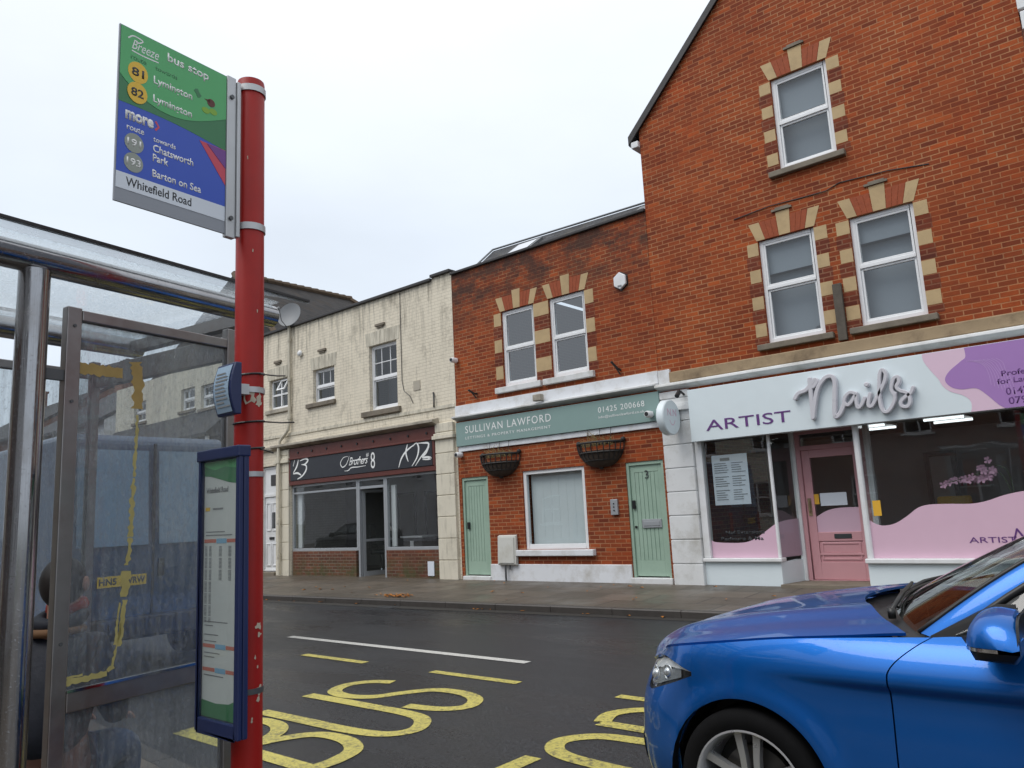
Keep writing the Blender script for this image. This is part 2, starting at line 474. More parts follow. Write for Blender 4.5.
M['blind'] = plain("grey_blind", (.245, .275, .31), .7, var=.03, scale=.8)
M['vblind'] = plain("pale_blind", (.78, .83, .83), .6, var=.05)
M['net'] = plain("net_curtain", (.45, .46, .46), .8, var=.15)
M['glass'] = glass_mat("window_glass", (.82, .86, .87), 1.75)
M['skyglass'] = glass_mat('sash_glass', (.80, .85, .87), 2.3)
M['shopglass'] = glass_mat("shop_glass", (.82, .86, .86), 1.9, haze=.05)  # flat grey haze imitates pale reflections in the panes
M['carglass'] = glass_mat("car_glass", (.42, .47, .46), 1.7)
M['screen'] = glass_mat("windscreen_glass", (.62, .68, .66), 1.75)
M['lens'] = glass_mat("clear_lens", (.93, .95, .96), 1.5)
M['wetglass'] = glass_mat("wet_glass", (.84, .87, .88), 1.55, haze=.24, hcol=(.40, .42, .45), wet=True)
M['roofglass'] = glass_mat("wet_roof_glass", (.93, .96, .97), 1.40, haze=.22, hcol=(.72, .76, .80), wet=True, trans=.9, bmp=.12)
M['roofedge'] = glass_mat("roof_edge_glass", (.95, .97, .98), 1.35, haze=.30, hcol=(.78, .82, .86), trans=.75)
M['caseglass'] = glass_mat("case_glass", (.90, .92, .92), 1.5, haze=.12)
M['asphalt'] = asphalt_mat()
M['yellow'] = paint_line("yellow_road_paint", (.56, .49, .115), .545)
M['whiteline'] = paint_line("white_road_paint", (.58, .58, .55), .66)
M['paving'] = paving_mat()
M['kerb'] = plain("granite_kerb", (.055, .048, .043), .5, var=.3, scale=8, bump=.3, dirt=(.03, .03, .025), damt=.6)
M['ground'] = plain("ground", (.10, .11, .08), .9, var=.3, scale=.5)
M['slate'] = slate_mat("slate_roof", (.030, .032, .037), (.065, .067, .073), (.09, .075, .04))
M['tile'] = slate_mat("brown_tile_roof", (.015, .014, .0145), (.034, .030, .029), (.06, .038, .018))
M['ridge'] = plain("terracotta_ridge", (.085, .055, .032), .8, var=.3, scale=9)
M['lead'] = plain("lead_flashing", (.16, .17, .18), .6, var=.2)
M['red'] = plain("red_pole_paint", (.33, .011, .008), .45, var=.10, scale=4, dirt=(.20, .008, .007), damt=.6, spec=.3)
M['bare'] = plain("bare_patch", (.48, .42, .33), .7, var=.3, scale=30)
M['navy'] = plain("navy_case", (.012, .022, .085), .38, var=.15)
M['paper'] = plain("timetable_paper", (.62, .66, .64), .6, var=.05, dirt=(.42, .47, .48), damt=.4)
M['ink'] = plain("grey_ink", (.22, .23, .24), .7)
M['ink_dark'] = plain("dark_ink", (.035, .04, .045), .6)
M['green_lt'] = plain("flag_green", (.085, .43, .145), .35, var=.03)
M['green_dk'] = plain("flag_dark_green", (.035, .20, .075), .35, var=.03)
M['flag_blue'] = plain("flag_blue", (.030, .090, .52), .35, var=.03)
M['flag_white'] = plain("flag_white", (.70, .75, .82), .4, var=.03)
M['flag_grey'] = plain("flag_grey", (.29, .31, .35), .4, var=.03)
M['flag_red'] = plain("flag_red", (.60, .06, .10), .4)
M['flag_purple'] = plain("flag_purple", (.17, .045, .27), .4)
M['amber'] = plain("route_amber", (.80, .50, .035), .4, var=.03)
M['route_grey'] = plain("route_grey", (.30, .33, .29), .4, var=.03)
M['galv'] = plain("galvanised", (.50, .51, .52), .45, .5, var=.12)
M['steel'] = stainless("brushed_steel", .13)
M['steel_flat'] = plain("steel_section", (.27, .26, .255), .36, .85, var=.2, scale=8, dirt=(.16, .075, .06), damt=.5)
M['steel_dark'] = plain("dark_grey_section", (.10, .105, .11), .45, .4, var=.2)
M['tape'] = plain("tape_residue", (.42, .37, .14), .7, var=.25, scale=25)
M['tape_brown'] = plain("brown_tape", (.36, .25, .08), .6, var=.2, scale=20)
M['bluepaint'] = carpaint("metallic_blue", (.003, .108, .42))
M['blackpaint'] = carpaint("dark_car_paint", (.02, .022, .026))
M['vanpaint'] = plain("van_blue", (.022, .058, .125), .4, var=.06, coat=.5)
M['chrome'] = plain("bright_chrome", (.75, .76, .77), .12, 1.0, var=.04)
M['silver'] = plain("alloy_silver", (.58, .59, .60), .30, .65, var=.05)
M['lampsilver'] = plain("lamp_reflector", (.70, .72, .74), .22, .6, var=.05)
M['lampdark'] = plain("lamp_inner", (.32, .34, .35), .25, .5, var=.1)
M['disc'] = plain("brake_disc", (.10, .095, .09), .45, .7, var=.2)
M['tail'] = plain("red_lens", (.35, .008, .01), .2, var=.1, coat=.6)
M['plate'] = plain("yellow_plate", (.72, .50, .03), .4, var=.04)
M['tubelight'] = emit("tube_light", (.93, .98, 1.0), 1.7)
M['skin'] = plain("skin", (.48, .25, .18), .5, var=.08)
M['jacket'] = plain("dark_jacket", (.014, .016, .026), .7, var=.3, scale=9, bump=.3, bscale=30)
M['tan'] = plain("tan_lining", (.20, .10, .045), .8, var=.2)
M['jeans'] = plain("blue_jeans", (.05, .09, .18), .8, var=.2, scale=14)
M['hair'] = plain("dark_hair", (.02, .014, .012), .6, var=.3, scale=30)
M['shoe'] = plain("shoe", (.03, .03, .03), .5)
M['scarf'] = plain("red_scarf", (.36, .035, .02), .8, var=.2, scale=15)
M['petal'] = plain("orchid_petal", (.60, .33, .47), .6, var=.15)
M['leafgreen'] = plain("leaf_green", (.05, .09, .03), .5, var=.3, scale=8)
M['deadleaf'] = plain("fallen_leaf", (.42, .16, .025), .7, var=.5, scale=22)
M['straw'] = plain("dry_stems", (.26, .19, .08), .9, var=.3)
M['coir'] = plain("coir_liner", (.055, .04, .03), .95, var=.4, scale=20, bump=.5)
M['wood'] = plain("grey_weathered_board", (.10, .085, .068), .85, var=.4, scale=9, bump=.4)
M['leather'] = plain("black_leather", (.015, .015, .016), .4, var=.2)
M['meter'] = plain("meter_box_plastic", (.60, .60, .56), .55, var=.06, dirt=(.36, .33, .26), damt=.6)
M['dish'] = plain("dish_grey", (.20, .21, .22), .55, var=.1)
M['orange_brick2'] = brick_mat("opposite_brick", (.26, .10, .06), (.20, .075, .045), (.3, .24, .18), (.06, .03, .02), None)
M['warn'] = plain("amber_sticker", (.75, .42, .04), .5)
M['grass'] = plain("verge", (.05, .075, .03), .9, var=.4)
# ---------------------------------------------------------------- building helpers
def text(s, mat, parent, o, right, up, size=None, width=None, height=None, ext=.0015, shear=0., off=.0, name='lettering', spacing=1.0, weight=0.):
    """lettering as a mesh: o = lower-left corner of the ink"""
    cu = bpy.data.curves.new('t', 'FONT'); cu.body = s; cu.size = 1.0; cu.shear = shear
    cu.extrude = 0; cu.space_character = spacing; cu.offset = weight; cu.resolution_u = 3
    ob = bpy.data.objects.new('t', cu); COL.objects.link(ob)
    bpy.context.view_layer.update()
    me = bpy.data.meshes.new_from_object(ob.evaluated_get(bpy.context.evaluated_depsgraph_get()))
    bpy.data.objects.remove(ob); bpy.data.curves.remove(cu)
    xs = [v.co.x for v in me.vertices]; ys = [v.co.y for v in me.vertices]
    x0, x1, y0, y1 = min(xs), max(xs), min(ys), max(ys)
    sx = (width/(x1-x0)) if width else None
    sy = (height/(y1-y0)) if height else None
    if sx is None and sy is None: sx = sy = size
    if sx is None: sx = sy
    if sy is None: sy = sx
    R = Vector(right).normalized(); U = Vector(up).normalized(); N = R.cross(U)
    org = Vector(o); po = Vector(ORG.get(parent, (0, 0, 0)))
    for v in me.vertices:
        v.co = org + R*((v.co.x-x0)*sx) + U*((v.co.y-y0)*sy) + N*off - po
    me.materials.clear(); me.materials.append(mat)
    ob = bpy.data.objects.new(name, me); COL.objects.link(ob); ob.parent = parent
    ORG[ob] = tuple(po)
    if ext:
        sm = ob.modifiers.new("solid", 'SOLIDIFY'); sm.thickness = ext; sm.offset = 1
    return ob

def clip_poly(p, a, b, c):            # keep a*x+b*z<=c
    out = []
    for i in range(len(p)):
        q = p[i]; r = p[(i+1) % len(p)]
        dq = a*q[0]+b*q[1]-c; dr = a*r[0]+b*r[1]-c
        if dq <= 1e-9: out.append(q)
        if (dq < -1e-9 and dr > 1e-9) or (dq > 1e-9 and dr < -1e-9):
            t = dq/(dq-dr); out.append((q[0]+(r[0]-q[0])*t, q[1]+(r[1]-q[1])*t))
    return out

def wall(mb, x0, x1, z0, z1, holes, yf, yb, clips=(), m=0):
    """front wall in the x-z plane with rectangular openings, reveals included"""
    xs = sorted({x0, x1} | {h[0] for h in holes if x0 < h[0] < x1} | {h[1] for h in holes if x0 < h[1] < x1})
    zs = sorted({z0, z1} | {h[2] for h in holes if z0 < h[2] < z1} | {h[3] for h in holes if z0 < h[3] < z1})
    for i in range(len(xs)-1):
        for j in range(len(zs)-1):
            cx = (xs[i]+xs[i+1])/2; cz = (zs[j]+zs[j+1])/2
            if any(h[0] < cx < h[1] and h[2] < cz < h[3] for h in holes): continue
            p = [(xs[i], zs[j]), (xs[i+1], zs[j]), (xs[i+1], zs[j+1]), (xs[i], zs[j+1])]
            for c in clips: p = clip_poly(p, *c)
            if len(p) < 3: continue
            for y in (yf, yb):
                mb.add([(a, y, b) for a, b in p], [tuple(range(len(p)))], m)
    for h in holes:
        a, b, c, d = h
        mb.quad((a, yf, c), (a, yb, c), (a, yb, d), (a, yf, d), m)
        mb.quad((b, yf, c), (b, yb, c), (b, yb, d), (b, yf, d), m)
        mb.quad((a, yf, d), (b, yf, d), (b, yb, d), (a, yb, d), m)
        mb.quad((a, yf, c), (b, yf, c), (b, yb, c), (a, yb, c), m)
    o = [(x0, z0), (x1, z0), (x1, z1), (x0, z1)]
    for c in clips: o = clip_poly(o, *c)
    for i in range(len(o)):
        p, q = o[i], o[(i+1) % len(o)]
        mb.quad((p[0], yf, p[1]), (q[0], yf, q[1]), (q[0], yb, q[1]), (p[0], yb, p[1]), m)
    return mb

def frame_rect(mb, x0, x1, z0, z1, w, y0, y1, m=0, wb=None):
    wb = wb or w
    mb.box(x0, x0+w, y0, y1, z0, z1, m); mb.box(x1-w, x1, y0, y1, z0, z1, m)
    mb.box(x0+w, x1-w, y0, y1, z1-w, z1, m); mb.box(x0+w, x1-w, y0, y1, z0, z0+wb, m)

def win(parent, x0, x1, z0, z1, yf, rail=None, fr=.06, rec=.09, frame=None, glass=None, backing=None, backing_mat=None,
        sill=None, sill_mat=None, inner=.035, bars=(), hbars=(), name='window', top_in=.0):
    frame = frame or M['upvc']; glass = glass or M['glass']
    mb = MB(); y0 = yf+rec; y1 = y0+.07
    frame_rect(mb, x0, x1, z0, z1, fr, y0, y1, wb=fr*1.35)
    pn = MB()
    if rail:
        mb.box(x0+fr, x1-fr, y0-.004, y1-.004, rail-.028, rail+.028)
        # sash stiles, lower sash set back
        frame_rect(mb, x0+fr, x1-fr, rail+.028, z1-fr, inner, y0+.008, y1-.01)
        frame_rect(mb, x0+fr, x1-fr, z0+fr*1.35, rail-.028, inner, y0+.022, y1-.003)
        pn.quad((x0+fr+inner, y0+.03, rail+.028+inner), (x1-fr-inner, y0+.03, rail+.028+inner), (x1-fr-inner, y0+.03, z1-fr-inner), (x0+fr+inner, y0+.03, z1-fr-inner))
        pn.quad((x0+fr+inner, y0+.045, z0+fr*1.35+inner), (x1-fr-inner, y0+.045, z0+fr*1.35+inner), (x1-fr-inner, y0+.045, rail-.028-inner), (x0+fr+inner, y0+.045, rail-.028-inner))
    else:
        pn.quad((x0+fr, y0+.03, z0+fr), (x1-fr, y0+.03, z0+fr), (x1-fr, y0+.03, z1-fr), (x0+fr, y0+.03, z1-fr))
    for bx, b0, b1 in bars: mb.box(bx-.012, bx+.012, y0+.015, y0+.041, b0, b1)
    for bz, a0, a1 in hbars: mb.box(a0, a1, y0+.017, y0+.039, bz-.012, bz+.012)
    w = mb.build(name, frame, parent, bevel=.006)
    pn.build('pane', glass, w)
    if sill:
        a, b, s0, s1, pr = sill
        MB().box(a, b, yf-pr, yf+rec-.002, s0, s1).build('sill', sill_mat or M['sill_stone'], w, bevel=.012)
    if backing:
        for (bx0, bx1, bz0, bz1, by) in backing:
            MB().box(bx0, bx1, yf+by, yf+by+.012, bz0, bz1).build('blind', backing_mat or M['blind'], w)  # blinds and nets; the room_dark sheets imitate an unlit room by colour
    return w

def dressing(parent, x0, x1, z0, z1, yf, left=True, right=True, wl=.20, wr=.20, key=True, n=4, lw=0., rw=0.):
    """alternating stone quoins and flat arch round an opening (0 stone, 1 rubbed brick, 2 dark brick)"""
    mb = MB(); rnd = random.Random(int(abs(x0*100)))
    H = (z1-z0+.02); step = H/(2*n-.25)
    for side, ok, w in ((-1, left, wl), (1, right, wr)):
        if not ok: continue
        for k in range(2*n):
            za = z1-.02-(k+1)*step+.006; zb = z1-.02-k*step-.006
            za = max(za, z0+.01)
            if zb-za < .05: continue
            ww = w*(1.0+rnd.uniform(-.05, .05)) if w < .3 else w
            st = k % 2 == 0
            if not st and w < .3: ww = w*1.12
            if side < 0: mb.box(x0-ww, x0-.001, yf-(.004 if st else .002), yf+.03, za, zb, 0 if st else 2)
            else: mb.box(x1+.001, x1+ww, yf-(.004 if st else .002), yf+.03, za, zb, 0 if st else 2)
    # flat arch
    W = x1-x0; h = .31; cx = (x0+x1)/2
    cuts = [0, .16, .40, .60, .84, 1.0]
    fan = .24
    def bx(u): return x0 - .02 + (W+.04)*u
    def tx(u): return x0 - fan*.55 + (W+fan*1.1)*u
    for i in range(5):
        st = i % 2 == 0
        z_a, z_b = z1+.004, z1+h
        if i == 2: z_b = z1+h+.09
        a, b = cuts[i], cuts[i+1]
        e = .004
        poly = [(bx(a)+e, z_a), (bx(b)-e, z_a), (tx(b)-e, z_b), (tx(a)+e, z_b)]
        if st: mb.prism(poly, 'y', yf-.005, yf+.03, 0)
        else:
            m_ = 3
            for q in range(m_):
                aa = a+(b-a)*q/m_; bb = a+(b-a)*(q+1)/m_
                mb.prism([(bx(aa)+.003, z_a), (bx(bb)-.003, z_a), (tx(bb)-.003, z_b), (tx(aa)+.003, z_b)], 'y', yf-.005, yf+.03, 1)
    if key:
        mb.box(cx-.17, cx+.16, yf-.03, yf+.02, z1+h+.10, z1+h+.135, 3)
        mb.box(cx-.11, cx+.12, yf-.02, yf+.02, z1+h+.136, z1+h+.16, 3)
    return mb.build('stone_dressing', [M['bath'], M['arch_brick'], M['brick_dark'], M['sill_stone']], parent)

def plank_door(parent, x0, x1, z0, z1, y, extras=True):
    d = MB()
    fw = .055
    d.box(x0, x0+fw, y-.03, y+.05, z0, z1); d.box(x1-fw, x1, y-.03, y+.05, z0, z1); d.box(x0+fw, x1-fw, y-.03, y+.05, z1-fw, z1)
    fr = d.build('door_frame', M['sage_door'], parent, bevel=.006)
    lf = MB(); a, b = x0+fw+.004, x1-fw-.004; t = z1-fw-.004; bt = z0+.02
    lf.box(a, b, y+.018, y+.05, bt, t, 1)
    st = .085
    lf.box(a, a+st, y+.004, y+.03, bt, t); lf.box(b-st, b, y+.004, y+.03, bt, t)
    lf.box(a+st, b-st, y+.004, y+.03, t-.12, t); lf.box(a+st, b-st, y+.004, y+.03, bt, bt+.27)
    n = 6; w = (b-a-2*st)/n
    for i in range(n):
        lf.box(a+st+i*w+.004, a+st+(i+1)*w-.004, y+.010, y+.03, bt+.272, t-.122)
    leaf = lf.build('door', [M['sage_door'], M['sage_dk']], parent, bevel=.003)
    return leaf

def panel_wall_box(parent, x0, x1, yb, z1, name='side_walls', mat=None, z0=.0, y0=12.25):
    mb = MB()
    mb.box(x0, x0+.2, y0, yb, z0, z1); mb.box(x1-.2, x1, y0, yb, z0, z1); mb.box(x0+.2, x1-.2, yb-.2, yb, z0, z1)
    return mb.build(name, mat, parent)

def interior(parent, x0, x1, yb, zf, zc, mat_w=None, mat_f=None, part=None):
    mb = MB()
    mb.box(x0, x1, 12.26, yb, zf-.1, zf, 1)
    mb.box(x0, x1, 12.26, yb, zc, zc+.12, 0)
    p = part or yb-.1
    mb.box(x0, x1, p, p+.08, zf, zc, 0)
    return mb.build('interior', [mat_w or M['room'], mat_f or M['room_floor']], parent)
# ---------------------------------------------------------------- the setting
def sheet(name, A, B, mat, nz=None, sub=1):
    """sheet between two polylines of 3-D points"""
    mb = MB(); mb.grid([A, B]); o = mb.build(name, mat); o["kind"] = "structure"; return o

NEAR = [(-150, 2.9), (-40, 2.9), (-10, 2.85), (-8, 2.72), (-3, 2.32), (0, 2.0), (3, 1.85), (8, 1.8), (150, 1.8)]
FAR = [(-150, 8.2), (-60, 8.5), (-20, 8.75), (-14.63, 9.05), (-10.6, 9.26), (-5.3, 9.56), (0, 9.78), (8, 9.95), (30, 10.1), (150, 10.1)]
g = MB(); g.quad((-1500, -1500, -.03), (1500, -1500, -.03), (1500, 1500, -.03), (-1500, 1500, -.03)); g = g.build('ground', M['ground']); g["kind"] = "structure"
road = MB()
road.quad((-150, 1.4, 0), (150, 1.4, 0), (150, 10.6, 0), (-150, 10.6, 0))
road = road.build('road', M['asphalt']); road["kind"] = "structure"

def kerb(name, line, side, top):
    mb = MB()
    for i in range(len(line)-1):
        (a, b), (c, d) = line[i], line[i+1]
        n = max(1, int(hypot(c-a, d-b)/.91)) if -32 < a < 15 else 1
        t = Vector((c-a, d-b)).normalized(); nn = Vector((-t.y, t.x))*side
        for k in range(n):
            u0, u1 = k/n, (k+1)/n; g_ = .004/max(hypot(c-a, d-b), .01)
            p0 = Vector((a+(c-a)*(u0+g_), b+(d-b)*(u0+g_))); p1 = Vector((a+(c-a)*(u1-g_), b+(d-b)*(u1-g_)))
            q0 = p0+nn*.135; q1 = p1+nn*.135
            s0 = p0+nn*.012; s1 = p1+nn*.012
            vs = [(p0.x, p0.y, -.02), (p1.x, p1.y, -.02), (q1.x, q1.y, -.02), (q0.x, q0.y, -.02),
                  (p0.x, p0.y, top-.014), (p1.x, p1.y, top-.014), (q1.x, q1.y, top), (q0.x, q0.y, top), (s0.x, s0.y, top), (s1.x, s1.y, top)]
            mb.add(vs, [(0,1,5,4), (4,5,9,8), (8,9,6,7), (3,7,6,2), (0,4,8,7,3), (1,2,6,9,5)])
    o = mb.build(name, M['kerb']); o["kind"] = "structure"; return o
kerb('far_kerb', FAR, 1, .10)
kerb('near_kerb', NEAR, -1, .11)
sheet('far_pavement', [(x, y+.137, .098) for x, y in FAR], [(x, 12.6, .20) for x, y in FAR], M['paving'])
sheet('near_pavement', [(x, y-.137, .108) for x, y in NEAR], [(x, -7.6, .16) for x, y in NEAR], M['paving'])
# gutter grime line beside the far kerb
mb = MB()
mb.grid([[(x, y+.002, .004) for x, y in FAR[2:8]], [(x, y-.22-.05*sin(x*1.7), .004) for x, y in FAR[2:8]]])
gm = mb.build('gutter', plain("gutter_grime", (.035, .033, .03), .55, var=.4, scale=9)); gm.parent = road; 

# road markings: children of the road
def on_road(a, b): return (a, b, .004)
def letters(name, strokes, mat, w=.130):
    mb = MB()
    for st in strokes:
        pts, sm = (st, True) if not isinstance(st, tuple) else st
        mb.stroke(pts, w, lambda a, b: (a, b, .004+.0003*(len(mb.f) % 7)), smooth=sm, per=6)
    o = mb.build(name, mat, road, fix=False); return o
letters('painted_letter', [([(-5.98, 3.02), (-4.35, 3.02)], False),
        [(-5.93, 3.02), (-5.93, 3.3), (-5.80, 3.50), (-5.52, 3.53), (-5.30, 3.42), (-5.17, 3.2), (-5.15, 3.02)],
        [(-5.16, 3.05), (-5.10, 3.32), (-4.95, 3.52), (-4.66, 3.54), (-4.42, 3.42), (-4.33, 3.2), (-4.33, 3.02)]], M['yellow'])
letters('painted_letter', [[(-6.13, 4.25), (-5.7, 4.26), (-5.26, 4.26), (-4.85, 4.26), (-4.58, 4.19), (-4.42, 3.97), (-4.52, 3.78), (-4.85, 3.71), (-5.4, 3.70), (-5.97, 3.69)]], M['yellow'])
letters('painted_letter', [[(-5.83, 4.98), (-6.05, 4.88), (-6.14, 4.68), (-6.02, 4.46), (-5.76, 4.40), (-5.52, 4.50), (-5.40, 4.72), (-5.22, 4.94), (-4.92, 4.97), (-4.66, 4.86), (-4.55, 4.64), (-4.70, 4.48), (-5.02, 4.42)]], M['yellow'])
# second word
letters('painted_letter', [[(-3.05, 3.12), (-3.28, 3.05), (-3.34, 2.9), (-3.24, 2.68), (-2.95, 2.65), (-2.7, 2.75), (-2.5, 3.0), (-2.2, 3.1), (-1.9, 2.98), (-1.8, 2.8), (-1.95, 2.66), (-2.2, 2.62)]], M['yellow'])
letters('painted_letter', [([(-3.28, 3.28), (-3.28, 3.92)], False), ([(-3.26, 3.60), (-1.7, 3.60)], False)], M['yellow'])
letters('painted_letter', [[(-2.5, 4.55), (-2.86, 4.54), (-3.18, 4.49), (-3.34, 4.28), (-3.2, 4.07), (-2.82, 4.0), (-2.2, 4.0), (-1.8, 4.1), (-1.7, 4.28), (-1.8, 4.46), (-2.2, 4.54), (-2.5, 4.55)]], M['yellow'])
letters('painted_letter', [([(-3.36, 4.77), (-1.7, 4.77)], False), [(-3.36, 4.80), (-3.42, 5.02), (-3.28, 5.22), (-2.98, 5.27), (-2.7, 5.18), (-2.58, 4.98), (-2.58, 4.8)]], M['yellow'])
mb = MB()
for x in (-10.2, -8.0, -5.85, -3.68, -1.5, .6, 2.7, 4.8): mb.stroke([(x, 5.50), (x+1.12, 5.50)], .105, on_road, smooth=False)
mb.build('bay_line', M['yellow'], road, fix=False)
mb = MB()
for x in (-27.5, -21.5, -15.45, -9.44, -.9, 5.1): mb.stroke([(x, 6.27), (x+4.18, 6.27)], .115, on_road, smooth=False)
mb.build('centre_line', M['whiteline'], road, fix=False)

mb = MB(); mb.box(-10.95, -10.5, 8.93, 9.2, -.02, .0055)
gr = mb.build('drain_frame', M['trim_dark'], road)
for k in range(7): MB().box(-10.92+k*.06, -10.885+k*.06, 8.95, 9.18, .004, .010).build('bar', M['steel_dark'], gr)
# puddle films and oil-dark wet patches
def blob(name, c, rx, ry, mat, z, seed, par):
    rnd = random.Random(seed); n = 36; k = [rnd.uniform(.75, 1.2) for _ in range(9)]
    pts = []
    for i in range(n):
        a = 2*pi*i/n; f = 1+.18*sin(3*a+seed)+.12*sin(5*a+2*seed)+.06*sin(9*a)
        pts.append((c[0]+rx*f*cos(a), c[1]+ry*f*sin(a), z))
    o = MB().add(pts, [tuple(range(n))]).build(name, mat, par); return o
# fallen leaves swept against the kerb
rnd = random.Random(3); mb = MB()
for i in range(110):
    if i < 62: x = -11.15+rnd.gauss(0, .24); y = 9.62+rnd.gauss(0, .07); z = .104+abs(rnd.gauss(0, .02))
    else: x = rnd.uniform(-15, -4); y = rnd.choice((9.1+.055*(x+14.6)-rnd.uniform(.03, .12), rnd.uniform(9.8, 11.8))); z = (.008 if y < 9.09+.055*(x+14.6) else .105+(y-9.6)*.04)
    s = rnd.uniform(.025, .05); a = rnd.uniform(0, 6.28); tl = rnd.uniform(-.5, .5)
    p = []
    for (u, v) in ((-1, 0), (-.3, .55), (.5, .4), (1.1, 0), (.5, -.4), (-.3, -.55)):
        dx, dy = u*cos(a)-v*sin(a), u*sin(a)+v*cos(a)
        p.append((x+dx*s, y+dy*s, z+.004+abs(v)*s*.5+tl*u*s*.3+.01*abs(tl)))
    mb.add(p, [(0, 1, 2, 3), (0, 3, 4, 5)])
o = mb.build('fallen_leaves', M['deadleaf'], fix=False); tag(o, 'small drift of orange fallen leaves on the far pavement by the kerb', 'leaves', kind='stuff')
YF = 12.0
def vert(y): return lambda a, b: (a, y, b)
FR, FU = (1, 0, 0), (0, 0, 1)
GZ = .12       # walls start just under the pavement

# ============================================================ cream barber building
cb = thing('cream_building', 'cream painted brick building over the barber shop, with stained flat parapet', 'building', (-15.9, YF, .2))
X0, X1 = -20.3, -11.74
holes = [(-19.43, -18.67, .26, 3.12), (-18.0, -12.38, GZ+.001, 3.50),
         (-19.05, -18.10, 4.68, 5.52), (-16.98, -16.06, 4.62, 5.50), (-14.66, -13.64, 4.12, 5.73)]
mb = wall(MB(), X0, X1, GZ, 6.86, holes, YF, 12.25)
# left bump of the parapet and right upstand
mb.box(-12.37, -11.745, 12.002, 12.25, 6.86, 6.93)
mb.build('wall', M['cream'], cb)
mb = MB(); mb.box(X0, -12.37, 11.93, 12.32, 6.862, 6.93); mb.box(-12.37, -11.745, 11.93, 12.32, 6.932, 7.0)
mb.build('coping', M['trim_dark'], cb, bevel=.01)
panel_wall_box(cb, X0, X1, 20.5, 6.8, mat=M['cream_left'])
MB().box(X0+.2, X1-.2, 12.3, 20.3, 6.5, 6.62).build('roof', M['lead'], cb)
interior(cb, X0+.21, X1-.21, 20.2, .17, 3.55, M['room_mid'], M['room_floor'], 15.4)
w = win(cb, -19.05, -18.10, 4.68, 5.52, YF, None, fr=.055, sill=(-19.2, -17.99, 4.56, 4.67, .06), sill_mat=M['cornice'], backing=[(-19.0, -18.15, 4.7, 5.5, .45)], backing_mat=M['room_dark'])  # dark sheet behind the pane: the room's shade is put into its colour
# casements of the small window: one leaf open at the top
mb = MB(); mb.box(-18.60, -18.55, 12.085, 12.155, 4.76, 5.46); mb.box(-18.995, -18.60, 12.088, 12.15, 5.06, 5.11); mb.box(-18.55, -18.155, 12.088, 12.15, 5.06, 5.11)
mb.build('casement', M['upvc'], w)
mb = MB(); c, s = cos(.5), sin(.5)
def tilt(x, z): d = 5.46-z; return (x, 12.08-d*s, 5.46-d*c)
for a, b, p, q in ((-18.54, -18.17, 5.12, 5.16), (-18.54, -18.17, 5.42, 5.46), (-18.54, -18.50, 5.16, 5.42), (-18.21, -18.17, 5.16, 5.42)):
    mb.add([tilt(a, p), tilt(b, p), tilt(b, q), tilt(a, q)] + [tuple(Vector(tilt(*k))+Vector((0, -.03, .012))) for k in ((a, p), (b, p), (b, q), (a, q))], [(0,1,2,3), (7,6,5,4), (0,4,5,1), (1,5,6,2), (2,6,7,3), (3,7,4,0)])
mb.build('open_casement', M['upvc'], w)
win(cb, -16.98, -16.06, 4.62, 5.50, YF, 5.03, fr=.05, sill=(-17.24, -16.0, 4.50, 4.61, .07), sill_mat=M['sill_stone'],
    bars=[(-16.52-.15, 5.1, 5.42), (-16.52+.15, 5.1, 5.42)], backing=[(-16.95, -16.1, 4.64, 5.48, .5)], backing_mat=M['room_dark'])
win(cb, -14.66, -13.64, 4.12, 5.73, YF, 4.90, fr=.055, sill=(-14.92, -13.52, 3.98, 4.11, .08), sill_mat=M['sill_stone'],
    bars=[(-14.15-.16, 4.97, 5.65), (-14.15+.16, 4.97, 5.65)], hbars=[(5.29, -14.57, -13.73)], backing=[(-14.6, -13.7, 4.15, 5.7, .55)], backing_mat=M['room_dark'])
# arch smudges: shallow segmental lintels painted over
mb = MB()
for a, b, z in ((-19.12, -18.03, 5.522), (-17.05, -15.99, 5.502), (-14.75, -13.55, 5.732)):
    n = 7; W = b-a; mb = MB()
    for i in range(n):
        mb.prism([(a+W*i/n+.004, z), (a+W*(i+1)/n-.004, z), (a-.05+(W+.1)*(i+1)/n-.004, z+.33), (a-.05+(W+.1)*i/n+.004, z+.33)], 'y', 11.993, 12.03)
    mb.build('lintel', M['cream_smooth'], cb)
for x, z in ((-18.60, 6.0), (-16.55, 5.98), (-14.2, 6.2)):
    mb = MB(); mb.box(x-.17, x+.17, 11.95, 12.02, z-.035, z+.03); mb.box(x-.11, x+.11, 11.965, 12.02, z-.075, z-.036)
    mb.build('hood_stone', M['sill_stone'], cb, bevel=.008)
mb = MB(); mb.box(-13.07, -12.85, 11.985, 12.03, 4.40, 4.62); mb.build('air_brick', M['cornice'], cb)
# cornice + band over the shop
mb = MB(); mb.prism([(11.80, 3.58), (12.02, 3.50), (12.02, 3.70), (11.90, 3.66), (11.80, 3.64)], 'x', -18.72, -12.30)
mb.prism([(11.9, 3.55), (12.02, 3.50), (12.02, 3.66), (11.9, 3.62)], 'x', -20.3, -18.73)
mb.build('cornice', M['cornice'], cb, bevel=.01)
mb = MB(); mb.box(-20.3, -11.76, 11.975, 12.02, 3.86, 3.95); mb.build('string_course', M['cream_smooth'], cb, bevel=.012)
